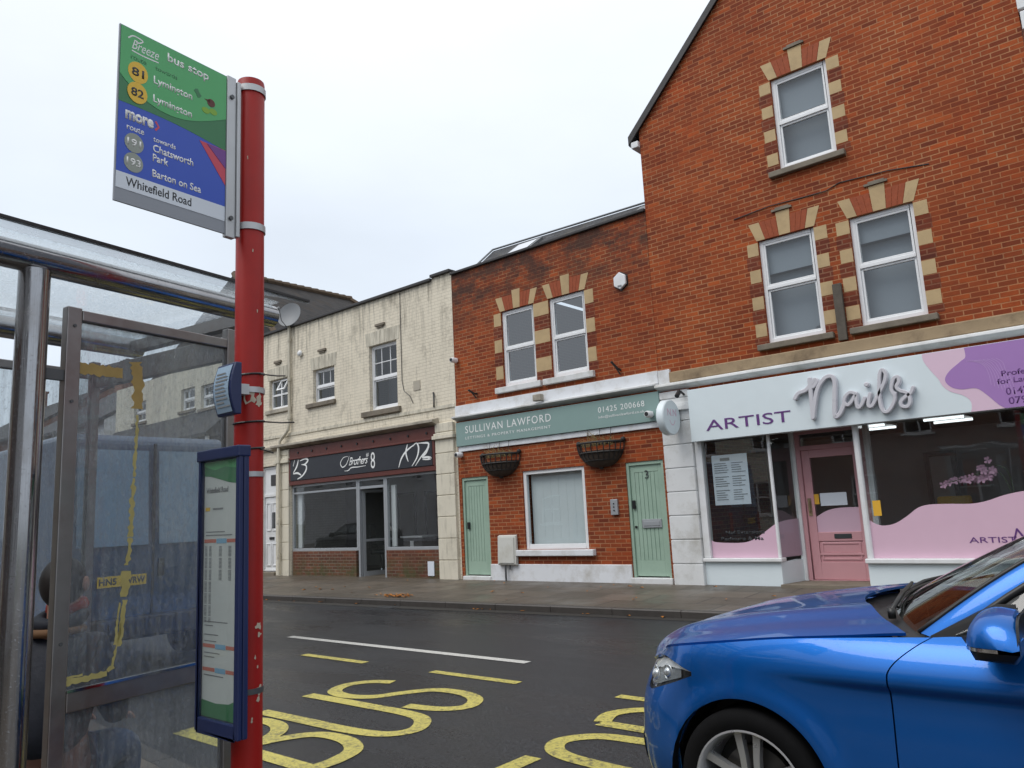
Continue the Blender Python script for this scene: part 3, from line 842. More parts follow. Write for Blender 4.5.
# pilasters with block joints
def pilaster(parent, x0, x1, z0, z1, mat, proj=.07, joint=.46, cap=True, name='pilaster'):
    mb = MB(); z = z0
    while z < z1-.02:
        zz = min(z+joint, z1); mb.box(x0, x1, YF-proj, YF+.02, z+.008, zz-.008); z = zz
    mb.box(x0+.012, x1-.012, YF-proj+.018, YF+.019, z0+.01, z1-.01)
    if cap: mb.box(x0-.05, x1+.05, YF-proj-.06, YF+.02, z1-.36, z1-.28); mb.box(x0-.02, x1+.02, YF-proj-.03, YF+.02, z1-.278, z1-.23)
    return mb.build(name, mat, parent, bevel=.009)
pilaster(cb, -18.62, -18.02, GZ, 3.5, M['cream_smooth'])
pilaster(cb, -12.36, -11.80, GZ, 3.55, M['cream_smooth'])
# white house door
mb = MB(); frame_rect(mb, -19.43, -18.67, .28, 3.10, .05, 12.06, 12.14); mb.box(-19.38, -18.72, 12.055, 12.14, 2.28, 2.36)
mb.build('door_frame', M['white'], cb, bevel=.006)
mb = MB(); mb.box(-19.375, -18.725, 12.09, 12.13, .30, 2.275)
for a, b, c_, d in ((-19.31, -19.08, 1.35, 2.12), (-19.02, -18.79, 1.35, 2.12), (-19.31, -19.08, .42, 1.02), (-19.02, -18.79, .42, 1.02)):
    frame_rect(mb, a, b, c_, d, .03, 12.072, 12.092)
dr = mb.build('door', M['white'], cb, bevel=.005)
mb = MB(); mb.box(-19.15, -18.93, 12.066, 12.088, 1.12, 1.19); mb.build('letterbox', M['black'], dr, bevel=.004)
mb = MB(); mb.box(-19.375, -18.725, 12.08, 12.12, 2.362, 3.048); tp = mb.build('transom_panel', M['white'], cb)
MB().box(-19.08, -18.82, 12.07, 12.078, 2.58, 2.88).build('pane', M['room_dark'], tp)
MB().box(-19.48, -18.66, 11.9, 12.1, .13, .262).build('door_step', M['sill_stone'], cb, bevel=.012)
mb = MB(); mb.box(-18.76, -18.64, 11.90, 11.935, 1.42, 1.85); mb.build('intercom', M['steel_dark'], cb, bevel=.006)
# drainpipe
mb = MB()
mb.tube([(-17.97, 11.93, 6.9), (-17.97, 11.93, 4.2), (-17.99, 11.91, 4.02), (-18.2, 11.89, 3.86), (-18.36, 11.88, 3.74), (-18.38, 11.86, 3.5), (-18.38, 11.86, .2)], .042, 10)
for z in (6.5, 5.4, 4.35): mb.cyl((-17.97, 11.93, z-.05), (-17.97, 11.93, z+.05), .056, 12)
for z in (3.2, 1.6, .7): mb.cyl((-18.38, 11.86, z-.05), (-18.38, 11.86, z+.05), .056, 12)
mb.build('drainpipe', M['cream_smooth'], cb, smooth=40)
# cables and a loose hook
mb = MB(); mb.tube([(-13.46, 11.985, 6.84), (-13.46, 11.985, 4.7), (-13.4, 11.985, 4.45), (-13.2, 11.985, 4.3), (-13.1, 11.985, 4.12)], .008, 5)
mb.tube([(-12.42, 11.985, 4.27), (-12.37, 11.95, 4.17), (-12.36, 11.94, 4.05), (-12.40, 11.97, 3.93)], .018, 6)
mb.build('cable', M['black'], cb)
# barber shopfront
mb = MB()
mb.box(-18.0, -12.38, 11.95, 12.05, 3.235, 3.50)
mb.box(-18.0, -12.38, 11.94, 12.05, 2.52, 2.635)
mb.box(-18.0, -17.93, 11.93, 12.05, 2.636, 3.234); mb.box(-12.46, -12.38, 11.93, 12.05, 2.636, 3.234)
mb.box(-18.0, -12.38, 11.9, 11.948, 3.20, 3.245)
fa = mb.build('fascia', M['oxblood'], cb, bevel=.008)
mb = MB()
for i in range(9): mb.cyl((-17.6+i*.62, 11.93, 3.37), (-17.6+i*.62, 11.952, 3.37), .028, 10)
mb.build('bolt', M['black'], fa)
mb = MB()
mb.box(-17.93, -15.29, 12.0, 12.22, .14, .80); mb.box(-14.17, -12.39, 12.0, 12.22, .14, .80)
mb.build('stall_riser', M['brick_riser'], cb)
mb = MB()
for a, b in ((-17.99, -15.23), (-14.2, -12.385)): frame_rect(mb, a, b, .80, 2.52, .06, 12.03, 12.10, wb=.07)
mb.box(-17.93, -15.29, 12.035, 12.095, 2.28, 2.33)
frame_rect(mb, -15.228, -14.202, .14, 2.52, .065, 12.03, 12.11, wb=.02); mb.box(-15.163, -14.267, 12.035, 12.105, 2.26, 2.325)
sf = mb.build('shop_window', M['alu'], cb, bevel=.006)
mb = MB()
mb.quad((-17.93, 12.06, .87), (-15.29, 12.06, .87), (-15.29, 12.06, 2.46), (-17.93, 12.06, 2.46))
mb.quad((-14.14, 12.06, .87), (-12.445, 12.06, .87), (-12.445, 12.06, 2.46), (-14.14, 12.06, 2.46))
mb.quad((-15.163, 12.06, 2.325), (-14.267, 12.06, 2.325), (-14.267, 12.06, 2.46), (-15.163, 12.06, 2.46))
mb.build('pane', M['shopglass'], sf)
# the open glazed door, swung inwards
mb = MB(); hx, hy = -15.15, 12.11; aa = radians(78)
def dp(u, z, o=0.): return (hx+u*cos(aa)-o*sin(aa), hy+u*sin(aa)+o*cos(aa), z)
def dbox(m_, u0, u1, z0, z1, t):
    m_.add([dp(u0, z0, -t), dp(u1, z0, -t), dp(u1, z0, t), dp(u0, z0, t), dp(u0, z1, -t), dp(u1, z1, -t), dp(u1, z1, t), dp(u0, z1, t)], [(0,3,2,1), (4,5,6,7), (0,1,5,4), (1,2,6,5), (2,3,7,6), (3,0,4,7)])
dbox(mb, 0, .07, .18, 2.25, .02); dbox(mb, .80, .87, .18, 2.25, .02); dbox(mb, .07, .80, 2.18, 2.25, .02); dbox(mb, .07, .80, .18, .30, .02); dbox(mb, .07, .80, 1.0, 1.06, .02)
od = mb.build('door', M['alu'], cb)
mb = MB(); dbox(mb, .07, .80, .30, 1.0, .004); dbox(mb, .07, .80, 1.06, 2.18, .004); mb.build('pane', M['shopglass'], od)
MB().box(-15.22, -14.21, 11.9, 12.2, .13, .175).build('door_sill', M['alu'], cb)
MB().box(-12.78, -12.58, 11.985, 11.998, .24, .55).build('notice', M['flag_white'], cb)
MB().box(-14.12, -13.97, 12.14, 12.18, .88, 2.3).build('window_post', M['upvc'], cb)
MB().box(-17.88, -17.72, 12.14, 12.18, .88, 2.3).build('window_post', M['upvc'], cb)

# barber sign, a thing of its own
sg = thing('shop_sign', 'long black shop sign with white script lettering above the barber shop', 'sign', (-15.2, 11.95, 2.9))
MB().box(-17.925, -12.465, 11.925, 11.99, 2.64, 3.195).build('board', M['sign_black'], sg, bevel=.006)
Yt = 11.922
def strk(name, parent, lines, w, y, mat, smooth=True):
    mb = MB()
    for l in lines: mb.stroke(l, w if not callable(w) else w, vert(y-.0004*(len(mb.f) % 5)), smooth=smooth)
    return mb.build(name, mat, parent, fix=False)
taper = lambda u: .085*(.35+.9*sin(pi*min(max(u, .03), .97)))
B_ = [[(-17.72, 3.2), (-17.79, 3.02)], [(-17.55, 3.21), (-17.62, 3.01), (-17.79, 2.84)], [(-17.48, 3.14), (-17.24, 3.18), (-17.12, 3.13), (-17.25, 3.04), (-17.41, 3.04)], [(-17.41, 3.04), (-17.21, 3.0), (-17.21, 2.88), (-17.38, 2.74), (-17.60, 2.67)], [(-17.79, 2.82), (-17.59, 2.83), (-17.42, 2.76)]]
def fit(ls): return [[(min(max(a, -17.9), -12.49), min(max(b, 2.66), 3.18)) for a, b in l] for l in ls]
strk('emblem', sg, fit(B_), lambda u: taper(u)*.5, Yt, M['letter'])
X_ = [[(-13.26, 3.18), (-13.32, 2.99), (-13.25, 2.78)], [(-13.01, 3.16), (-13.3, 3.03), (-13.48, 2.87), (-13.58, 2.67)], [(-13.09, 3.11), (-12.96, 3.19), (-12.89, 3.06), (-12.95, 2.86), (-13.13, 2.67)], [(-12.93, 3.17), (-12.73, 3.16), (-12.56, 3.13), (-12.62, 3.0), (-12.82, 2.85), (-13.01, 2.67)], [(-12.54, 3.06), (-12.64, 2.93), (-12.77, 2.84), (-12.6, 2.83), (-12.5, 2.8), (-12.6, 2.78), (-12.77, 2.79)]]
strk('emblem', sg, fit(X_), lambda u: taper(u)*.45, Yt, M['letter'])
strk('swash', sg, [[(-15.45, 3.09), (-15.63, 3.07), (-15.75, 2.95), (-15.68, 2.84), (-15.54, 2.88), (-15.44, 3.0), (-15.40, 3.10)], [(-15.59, 2.74), (-15.45, 2.74), (-15.32, 2.80), (-15.06, 2.80), (-14.76, 2.81)]], lambda u: taper(u)*.25, Yt-.001, M['letter'])
text('Brothers', M['letter'], sg, (-15.42, Yt, 2.85), FR, FU, width=.74, height=.20, shear=.45, spacing=.86, weight=.01)
text('8', M['letter'], sg, (-14.58, Yt, 2.72), FR, FU, width=.16, height=.39)
text('#', M['letter'], sg, (-14.75, Yt, 3.01), FR, FU, width=.10, height=.10)

# satellite dish on the parapet
sd = thing('satellite_dish', 'grey oval satellite dish on the cream parapet beside the drainpipe', 'satellite dish', (-18.0, 12.0, 6.9))
mb = MB(); c0 = Vector((-17.96, 11.92, 7.22)); nrm = Vector((.42, -.86, .28)).normalized(); a_ = nrm.cross(Vector((0, 0, 1))).normalized(); b_ = a_.cross(nrm)
rows = []
for i in range(7):
    r = i/6; rows.append([tuple(c0 + a_*(.35*r*cos(2*pi*j/28)) + b_*(.37*r*sin(2*pi*j/28)) - nrm*(.09*(1-r*r))) for j in range(28)])
mb.grid(rows, 0, True); mb.build('dish', M['dish'], sd, smooth=True, solid=.012)
mb = MB(); mb.tube([tuple(c0-b_*.40), tuple(c0-b_*.36+nrm*.3), tuple(c0-b_*.14+nrm*.48)], .012, 6); mb.tube([(-17.98, 12.1, 6.7), (-17.98, 12.1, 7.12), tuple(c0-nrm*.1)], .02, 8)
ar = mb.build('arm', M['steel_dark'], sd)
mb = MB(); mb.cyl(tuple(c0-b_*.15+nrm*.47), tuple(c0-b_*.09+nrm*.56), .035, 10); mb.build('receiver', M['dish'], ar)
lb = thing('bulkhead_lamp', 'small round white lamp on the cream wall right of the drainpipe', 'lamp', (-17.5, 12, 6.05))
MB().ell((-17.5, 11.95, 6.05), .085, .06, .085).build('lamp_body', M['white'], lb, smooth=True)
MB().cyl((-17.5, 11.96, 6.05), (-17.5, 12.0, 6.05), .05).build('base', M['steel_dark'], lb)

# ============================================================ red brick letting agency
ab = thing('brick_shop_building', 'two storey red brick building with sage green doors and sooty top courses', 'building', (-9.2, YF, .2))
X0, X1 = -11.735, -6.70
ups = [(-10.32, -9.44, 4.09, 5.70), (-9.05, -8.17, 4.09, 5.70)]
holes = [(-11.66, -10.90, .24, 2.30), (-9.96, -8.44, .78, 2.32), (-7.53, -6.76, .26, 2.30)]
mb = wall(MB(), X0, X1, GZ, 3.2, holes, YF, 12.25); mb.build('shop_wall', M['brick_low'], ab)
mb = wall(MB(), X0, X1, 3.201, 6.84, ups, YF, 12.25); mb.build('wall', M['brick_stain'], ab)
mb = MB(); mb.box(X0, X1, 11.94, 12.32, 6.842, 6.90); mb.build('coping', M['trim_dark'], ab, bevel=.012)
panel_wall_box(ab, X0, X1, 20.5, 6.8, mat=M['brick_dark'])
interior(ab, X0+.21, X1-.21, 20.2, .17, 3.55, M['room'], M['room_floor'], 16.5)
# slate roof with roof light
mb = MB()
mb.add([(-11.5, 12.32, 6.86), (-6.71, 12.32, 6.86), (-6.71, 13.45, 7.62), (-11.95+.25, 13.45, 7.75), (-11.5, 20.2, 6.86), (-6.71, 20.2, 6.86)], [(0, 1, 2, 3), (3, 2, 5, 4), (0, 3, 4), (0, 4, 5, 1)])
rf = mb.build('roof', M['slate'], ab)
mb = MB()
def rp(x, t, o=0): return (x, 12.32+1.13*t-.55*o, 6.86+.82*t+.8*o)
for a, b, t0, t1 in ((-10.75, -10.05, .25, .85), (-7.35, -6.95, .35, .6)):
    mb.add([rp(a, t0, .06), rp(b, t0, .06), rp(b, t1, .06), rp(a, t1, .06), rp(a, t0), rp(b, t0), rp(b, t1), rp(a, t1)], [(0,1,2,3), (0,4,5,1), (1,5,6,2), (2,6,7,3), (3,7,4,0)])
rl = mb.build('roof_light', M['lead'], rf)
mb = MB()
for a, b, t0, t1 in ((-10.68, -10.12, .31, .79),): mb.quad(rp(a, t0, .07), rp(b, t0, .07), rp(b, t1, .07), rp(a, t1, .07))
mb.build('pane', M['chrome'], rl)
mb = MB(); mb.tube([(-11.55, 12.32, 6.9), (-11.72, 13.45, 7.79)], .022, 6); mb.tube([(-11.72, 13.45, 7.79), (-6.71, 13.45, 7.66)], .022, 6); mb.build('ridge', M['lead'], rf)
for i, (a, b, c_, d) in enumerate(ups):
    cx = (a+b)/2
    win(ab, a, b, c_, d, YF, 4.885, fr=.06, rec=.05, sill=(a-.2, b+.13, 3.965, 4.085, .08), sill_mat=M['white_pil'],
        backing=[(a+.25, b-.28, c_+.1, c_+.75, 1.2)] if i else None, backing_mat=M['net'], glass=M['skyglass'])
    dressing(ab, a, b, c_, d, YF, i == 0, True, .20, .388 if i == 0 else .20, n=3, key=False)
mb = MB(); mb.box(X0+.002, X1, 11.955, 12.02, 3.64, 3.86); mb.build('render_band', M['white_render'], ab, bevel=.006)
mb = MB(); mb.prism([(11.83, 3.585), (12.02, 3.52), (12.02, 3.64), (11.9, 3.637), (11.83, 3.62)], 'x', X0+.002, X1); mb.build('cornice', M['white_pil'], ab, bevel=.006)
mb = MB(); mb.box(X0+.06, X1, 11.955, 12.02, 2.86, 2.97); mb.build('sign_rail', M['white_render'], ab, bevel=.008)
mb = MB(); mb.box(-10.895, -7.54, 11.965, 12.02, GZ, .50); mb.build('plinth', M['white_render'], ab, bevel=.012)
dl = plank_door(ab, -11.66, -10.90, .26, 2.29, 12.05)
mb = MB(); mb.box(-11.56, -11.50, 12.02, 12.056, 1.22, 1.36); mb.build('handle', M['black'], dl, bevel=.004)
dl = plank_door(ab, -7.53, -6.76, .28, 2.29, 12.05)
text('3', M['ink_dark'], dl, (-7.17, 12.052, 1.99), FR, FU, height=.145, ext=.004, name='door_number')
mb = MB(); mb.box(-7.29, -6.90, 12.035, 12.056, 1.13, 1.28); mb.box(-7.255, -6.935, 12.028, 12.04, 1.165, 1.245); mb.build('letterbox', M['alu'], dl, bevel=.004)
mb = MB(); mb.cyl((-7.42, 12.03, 1.50), (-7.42, 12.056, 1.50), .028); mb.cyl((-7.42, 12.03, 1.15), (-7.42, 12.056, 1.15), .022); mb.box(-7.45, -7.40, 12.015, 12.05, 1.47, 1.62); mb.build('handle', M['black'], dl)
mb = MB(); mb.box(-7.55, -6.73, 11.95, 12.1, .15, .275); mb.build('door_step', M['white_pil'], ab, bevel=.012)
MB().box(-11.68, -10.89, 11.95, 12.1, .14, .255).build('door_step', M['white_pil'], ab, bevel=.012)
win(ab, -9.96, -8.44, .78, 2.32, YF, None, fr=.075, rec=.03, sill=(-10.15, -8.29, .66, .775, .10), sill_mat=M['white_render'],
    backing=None)
mb = MB()
for i in range(14):
    x = -9.87+i*.0965
    mb.box(x, x+.0975, 12.17+.003*(i % 2), 12.172+.003*(i % 2), .87, 2.25)
mb.build('vertical_blind', M['vblind'], ab)
mb = MB(); mb.box(-7.88, -7.73, 11.955, 12.0, 1.38, 1.66); ic = mb.build('intercom', M['alu'], ab, bevel=.006)
mb = MB()
for k in range(3): mb.cyl((-7.805, 11.945, 1.46+k*.06), (-7.805, 11.957, 1.46+k*.06), .013, 10)
mb.build('button', M['black'], ic)
mb = MB(); mb.tube([(-11.1, 12.0, 4.06), (-11.1, 11.9, 4.06), (-11.14, 11.78, 4.13)], .022, 6); mb.tube([(-11.1, 11.98, 3.96), (-11.12, 11.86, 4.08)], .014, 6); mb.build('bracket', M['matblack'], ab)
mb = MB(); mb.tube([(-7.48, 12.0, 4.0), (-7.48, 11.9, 4.02), (-7.53, 11.78, 4.14)], .022, 6); mb.tube([(-7.48, 11.98, 3.92), (-7.5, 11.86, 4.05)], .014, 6); mb.build('bracket', M['matblack'], ab)

sg = thing('shop_sign', 'sage green letting agency sign board with thin white capitals', 'sign', (-9.2, 11.95, 3.25))
MB().box(-11.74, -6.745, 11.915, 11.99, 2.985, 3.50).build('board', M['sage'], sg, bevel=.005)
text('SULLIVAN LAWFORD', M['letter'], sg, (-11.46, 11.913, 3.245), FR, FU, width=2.32, height=.155, spacing=1.18)
text('LETTINGS & PROPERTY MANAGEMENT', M['letter'], sg, (-11.46, 11.913, 3.115), FR, FU, width=2.30, height=.055, spacing=1.25)
text('01425 200668', M['letter'], sg, (-8.03, 11.913, 3.27), FR, FU, width=.99, height=.105, spacing=1.15)
text('info@sullivanlawford.co.uk', M['letter'], sg, (-8.03, 11.913, 3.15), FR, FU, width=.98, height=.062, spacing=1.05)
sg.location.x += .055; sg.location.z -= .012
fl = thing('flood_lamp', 'small grey lamp on the white band above the sage green sign', 'lamp', (-9.3, 11.9, 3.72))
MB().box(-9.40, -9.20, 11.76, 11.88, 3.65, 3.78).build('lamp_body', M['cornice'], fl, bevel=.015); MB().box(-9.33, -9.27, 11.88, 11.97, 3.68, 3.72).build('bracket', M['steel_dark'], fl)

def camera_dome(x, z, label, y=12.0):
    t = thing('security_camera', label, 'security camera', (x, y, z))
    MB().box(x-.045, x+.045, y-.05, y, z-.045, z+.045).build('bracket', M['upvc'], t, bevel=.01)
    h = MB().lathe([(0, -.17), (.05, -.165), (.06, -.13), (.06, -.02), (.04, 0)], (x+.015, y-.03, z-.01), 'y', 14).build('housing', M['upvc'], t, smooth=40)
    MB().cyl((x+.015, y-.205, z-.01), (x+.015, y-.198, z-.01), .038, 12).build('lens', M['black'], h)
camera_dome(-11.62, 2.80, 'white security camera above the narrow left sage door')
camera_dome(-6.86, 3.10, 'white security camera at the right end of the sage green sign', 11.915)
camera_dome(-11.66, 4.88, 'white security camera on the joint of cream and red brick walls')

# alarm box
al = thing('alarm_box', 'white hexagonal alarm box on the red brick wall', 'alarm box', (-7.32, 12.0, 5.66))
hexa = [(-7.32+.155*cos(pi/6+i*pi/3)*.95, 5.66+.165*sin(pi/6+i*pi/3)) for i in range(6)]
MB().prism(hexa, 'y', 11.93, 11.985).build('cover', M['white'], al, bevel=.012)
MB().prism([(-7.32+(a+7.32)*1.14, 5.66+(b-5.66)*1.14) for a, b in hexa], 'y', 11.987, 12.0).build('base', M['black'], al)
MB().box(-7.36, -7.28, 11.922, 11.93, 5.54, 5.57).build('sensor', M['ink'], al)

# meter box
mt = thing('meter_box', 'worn cream meter box beside the narrow sage door', 'meter box', (-10.39, 12, .75))
mb = MB(); mb.prism([(11.88, .50), (11.97, .47), (11.97, 1.08), (11.91, 1.06)], 'x', -10.62, -10.14); mb.build('body', M['meter'], mt, bevel=.012)
mb = MB(); mb.prism([(11.865, .53), (11.877, .53), (11.905, 1.03), (11.893, 1.03)], 'x', -10.58, -10.18); mb.build('cover', M['meter'], mt, bevel=.004)
mb = MB(); mb.cyl((-10.43, 11.9, .18), (-10.43, 11.9, .48), .02, 8); mb.cyl((-10.33, 11.92, .4), (-10.33, 11.92, .48), .018, 8); mb.build('pipe', M['steel_dark'], mt)

# hanging hay-rack baskets
def basket(x0, x1, z1, label, seed):
    cx = (x0+x1)/2; W = (x1-x0)/2
    t = thing('wall_basket', label, 'wall basket', (cx, YF, z1), group='iron wall baskets of the letting agency')
    dep, hh = .36, .42
    def sp(u, v):   # u along front arc -1..1, v 0 rim..1 bottom
        k = cos(v*pi/2)**.75 if v < 1 else 0
        x = cx + W*k*sin(u*pi/2); y = YF-.01-dep*k*cos(u*pi/2)
        return (x, y, z1-hh*sin(v*pi/2)**1.0)
    mb = MB()
    for v in (0, .28, .55): mb.tube([sp(-1+2*i/20, v) for i in range(21)], .016 if v else .02, 5)
    for k in range(13):
        u = -1+2*k/12; mb.tube([sp(u, v/10) for v in range(11)], .011, 5)
    mb.tube([sp(-1, 0), sp(1, 0)], .016, 5)
    mb.ell((cx, YF-.05, z1-hh-.02), .05, .05, .05, 10, 8)
    mb.ell((x0+.0, YF-.04, z1+.03), .045, .045, .045, 10, 8); mb.ell((x1, YF-.04, z1+.03), .045, .045, .045, 10, 8)
    mb.build('frame', M['matblack'], t)
    mb = MB(); rows = []
    for i in range(11):
        v = .18+.82*i/10; rows.append([tuple(Vector(sp(-1+2*j/20, v))*.0 + Vector((cx+(sp(-1+2*j/20, v)[0]-cx)*.95, YF-.01+(sp(-1+2*j/20, v)[1]-YF+.01)*.94, sp(-1+2*j/20, v)[2]-.03+ (.03 if v == 1 else 0)))) for j in range(21)])
    mb.grid(rows)
    mb.add([rows[0][j] for j in range(21)], [tuple(range(21))])
    mb.build('liner', M['coir'], t)
    rnd = random.Random(seed); mb = MB()
    for k in range(55):
        a = rnd.uniform(-.8, .8); x = cx+a*W*.85; y = YF-.05-rnd.uniform(.02, .25)*(1-abs(a)*.5); h = rnd.uniform(.04, .15) * (1.5 if abs(a) < .3 else .8)
        mb.tube([(x, y, z1-.06), (x+rnd.uniform(-.05, .05), y, z1+h*.5), (x+rnd.uniform(-.12, .12), y-rnd.uniform(0, .08), z1+h)], [.006, .005, .002], 4)
    mb.build('dry_plant', M['straw'], t, fix=False)
    mb = MB()
    for a in (-.5, .05, .55): mb.tube([(cx+a*W, YF-.12, z1+.0), (cx+a*W, YF-.05, z1+.42)], .006, 4)
    mb.build('chain', M['matblack'], t)
    return t
basket(-10.97, -9.98, 2.70, 'black iron wall basket of dry stems nearest the narrow left sage door', 1)
basket(-8.50, -7.51, 2.70, 'black iron wall basket of dry stems nearest the sage door numbered 3', 2)

# ============================================================ gabled nail salon building
gb = thing('gabled_building', 'tall gabled orange brick building above the nail salon', 'building', (-3.7, YF, .2))
GX0, GX1, GC = -6.695, -.72, -3.71
AP = 11.45; EV = 8.42; sl = (AP-EV)/(GC-GX0)
clips = [(-sl, 1, EV-sl*GX0), (sl, 1, EV+sl*GX1)]
W3 = (-4.18, -3.27, 6.78, 8.38)
W1, W2 = (-4.67, -3.76, 3.98, 5.71), (-3.23, -2.33, 3.98, 5.68)
# split so that no wall face is concave: lower shop opening, then the brick above
mb = wall(MB(), GX0, GX1, 3.4, AP, [W1, W2, W3], YF, 12.25, clips); mb.build('wall', M['brick'], gb)
mb = MB(); mb.box(GX0, GX0+.22, 12.252, 21, .1, EV-.02); mb.box(GX1-.22, GX1, 12.252, 21, .1, EV-.02); mb.box(GX0+.22, GX1-.22, 20.8, 21, .1, EV-.02)
mb.prism([(GX0, EV-.02), (GX1, EV-.02), (GC, AP-.02)], 'y', 20.75, 21.0)
mb.build('side_walls', M['brick'], gb)
interior(gb, GX0+.23, GX1-.23, 20.7, .17, 3.45, M['room_light'], M['room_floor'], 15.8)
MB().box(GX0+.23, GX1-.23, 12.26, 20.7, 6.2, 6.32).build('floor', M['room'], gb)
# roof, overhanging verge with dark barge edge
mb = MB(); ov = .17; th = .10
for sgn, xe in ((-1, GX0), (1, GX1)):
    xe2 = xe+sgn*.17; ze = EV-.17*sl+.03
    mb.add([(xe2, 11.955, ze), (GC, 11.955, AP+.03), (GC, 21.1, AP+.03), (xe2, 21.1, ze), (xe2, 11.955, ze+th), (GC, 11.955, AP+.03+th), (GC, 21.1, AP+.03+th), (xe2, 21.1, ze+th)],
           [(0,1,2,3), (4,7,6,5), (0,4,5,1), (2,6,7,3), (0,3,7,4)])
rf = mb.build('roof', M['slate'], gb)
mb = MB()
for sgn, xe in ((-1, GX0), (1, GX1)):
    xe2 = xe+sgn*.20; ze = EV-.20*sl-.03
    mb.add([(xe2, 11.925, ze), (GC, 11.925, AP-.02), (GC, 11.925, AP+.145), (xe2, 11.925, ze+.165), (xe2, 11.953, ze), (GC, 11.953, AP-.02), (GC, 11.953, AP+.145), (xe2, 11.953, ze+.165)], [(0,1,2,3), (4,7,6,5), (0,4,5,1), (3,2,6,7), (0,3,7,4)])
mb.build('barge_board', M['trim_dark'], rf)
mb = MB(); mb.box(GX0-.15, GX0-.002, 11.93, 12.3, 8.10, 8.22); mb.build('eaves_box', M['white'], gb, bevel=.01); mb = MB(); mb.box(GX1+.002, GX1+.2, 11.9, 12.4, 7.90, 8.06)
mb.box(GX1+.02, GX1+.14, 11.9, 12.0, 7.6, 7.86)
mb.build('eaves_box', M['white'], gb, bevel=.01)
MB().tube([(GX0-.16, 11.94, 8.2), (GX0-.16, 21, 8.2)], .05, 8).build('gutter', M['black'], gb)
for i, (a, b, c_, d) in enumerate((W3, W1, W2)):
    rail = 7.60 if i == 0 else 4.90
    win(gb, a, b, c_, d, YF, rail, fr=.06, rec=.055, sill=(a-.16, b+.13, c_-.10, c_-.004, .09), backing=[(a+.03, b-.03, c_+.02, rail+.12+.13*i, .30), (a+.03, b-.03, rail+.124+.13*i, d-.02, .17)], backing_mat=M['blind'])
    dressing(gb, a, b, c_, d, YF, True, True, .19, .19, n=4 if i else 4)
# cracked relieving course over the pair, oxidised timber board between them
mb = MB(); mb.tube([(-5.03, 11.99, 6.19), (-4.4, 11.985, 6.24), (-3.9, 11.99, 6.22), (-3.5, 11.985, 6.21), (-3.3, 11.99, 6.28), (-2.6, 11.985, 6.24), (-2.05, 11.995, 6.16)], .008, 5); mb.build('crack', M['room_dark'], gb)
MB().box(-3.57, -3.44, 11.93, 11.99, 3.82, 4.70).build('timber_board', M['wood'], gb, bevel=.006)
mb = MB(); mb.box(-6.45, -.73, 11.90, 12.02, 3.60, 3.785); mb.build('stone_band', M['band_stone'], gb, bevel=.015)
mb = MB(); mb.prism([(11.83, 3.535), (12.02, 3.47), (12.02, 3.60), (11.90, 3.597), (11.84, 3.58)], 'x', -6.72, -.73); mb.build('cornice', M['white_pil'], gb, bevel=.008)
mb = MB(); mb.box(-6.69, -6.46, 11.95, 12.02, 3.605, 3.85); mb.build('render_band', M['white_render'], gb, bevel=.006)
# pilaster
pilaster(gb, -6.685, -6.13, GZ, 3.46, M['white_pil'], .075, .40)
pilaster(gb, -1.0+.02, -.735, GZ, 3.46, M['white_pil'], .075, .40)
# shopfront: recessed lobby with splayed return
ZS = .55
mb = MB()
mb.box(-6.12, -4.84, 12.0, 12.10, GZ, ZS)                                             # left stall riser
mb.add([(-4.84, 12.0, GZ), (-4.70, 12.62, GZ), (-4.84, 12.62, GZ), (-4.84, 12.0, ZS), (-4.70, 12.62, ZS), (-4.84, 12.62, ZS)], [(0,1,4,3), (1,2,5,4), (3,4,5)])
mb.box(-3.56, -1.0, 12.0, 12.10, GZ, ZS-.02); mb.box(-3.56, -3.46, 12.102, 12.62, GZ, ZS-.02)
sr = mb.build('stall_riser', M['sign_white'], gb, bevel=.008)
mb = MB()
mb.box(-6.14, -4.80, 11.94, 12.14, ZS+.002, ZS+.06); mb.box(-3.58, -1.0, 11.94, 12.14, ZS-.018, ZS+.05)
mb.build('shop_sill', M['white'], gb, bevel=.012)
mb = MB()
mb.box(-6.12, -6.0, 11.98, 12.12, ZS+.062, 2.60)
mb.cyl((-4.86, 12.04, ZS+.06), (-4.86, 12.04, 2.60), .028, 10)
mb.box(-4.74, -4.66, 12.58, 12.68, GZ, 2.60)
mb.box(-6.0, -4.89, 12.03, 12.07, 2.56, 2.599); mb.add([(-4.86, 12.03, 2.56), (-4.70, 12.6, 2.56), (-4.70, 12.6, 2.599), (-4.86, 12.03, 2.599), (-4.90, 12.05, 2.56), (-4.74, 12.6, 2.56), (-4.74, 12.6, 2.599), (-4.90, 12.05, 2.599)], [(0,1,2,3), (4,7,6,5), (0,4,5,1), (3,2,6,7)])
sl_w = mb.build('shop_window', M['white'], gb, bevel=.008); mb = MB()
mb.cyl((-3.52, 12.03, ZS+.05), (-3.52, 12.03, 2.60), .045, 10); mb.box(-3.48, -1.06, 12.03, 12.07, 2.56, 2.599)
mb.box(-3.585, -3.50, 12.58, 12.68, GZ, 2.60) ; mb.box(-1.06, -1.0, 12.0, 12.1, ZS+.05, 2.60)
sw = mb.build('shop_window', M['white'], gb, bevel=.008)
mb = MB()
mb.quad((-6.0, 12.05, ZS+.06), (-4.87, 12.05, ZS+.06), (-4.87, 12.05, 2.58), (-6.0, 12.05, 2.58))
mb.quad((-4.85, 12.07, ZS+.06), (-4.70, 12.60, ZS+.06), (-4.70, 12.60, 2.58), (-4.85, 12.07, 2.58))
mb.build('pane', M['shopglass'], sl_w); mb = MB()
mb.quad((-3.49, 12.05, ZS+.05), (-1.05, 12.05, ZS+.05), (-1.05, 12.05, 2.58), (-3.49, 12.05, 2.58))
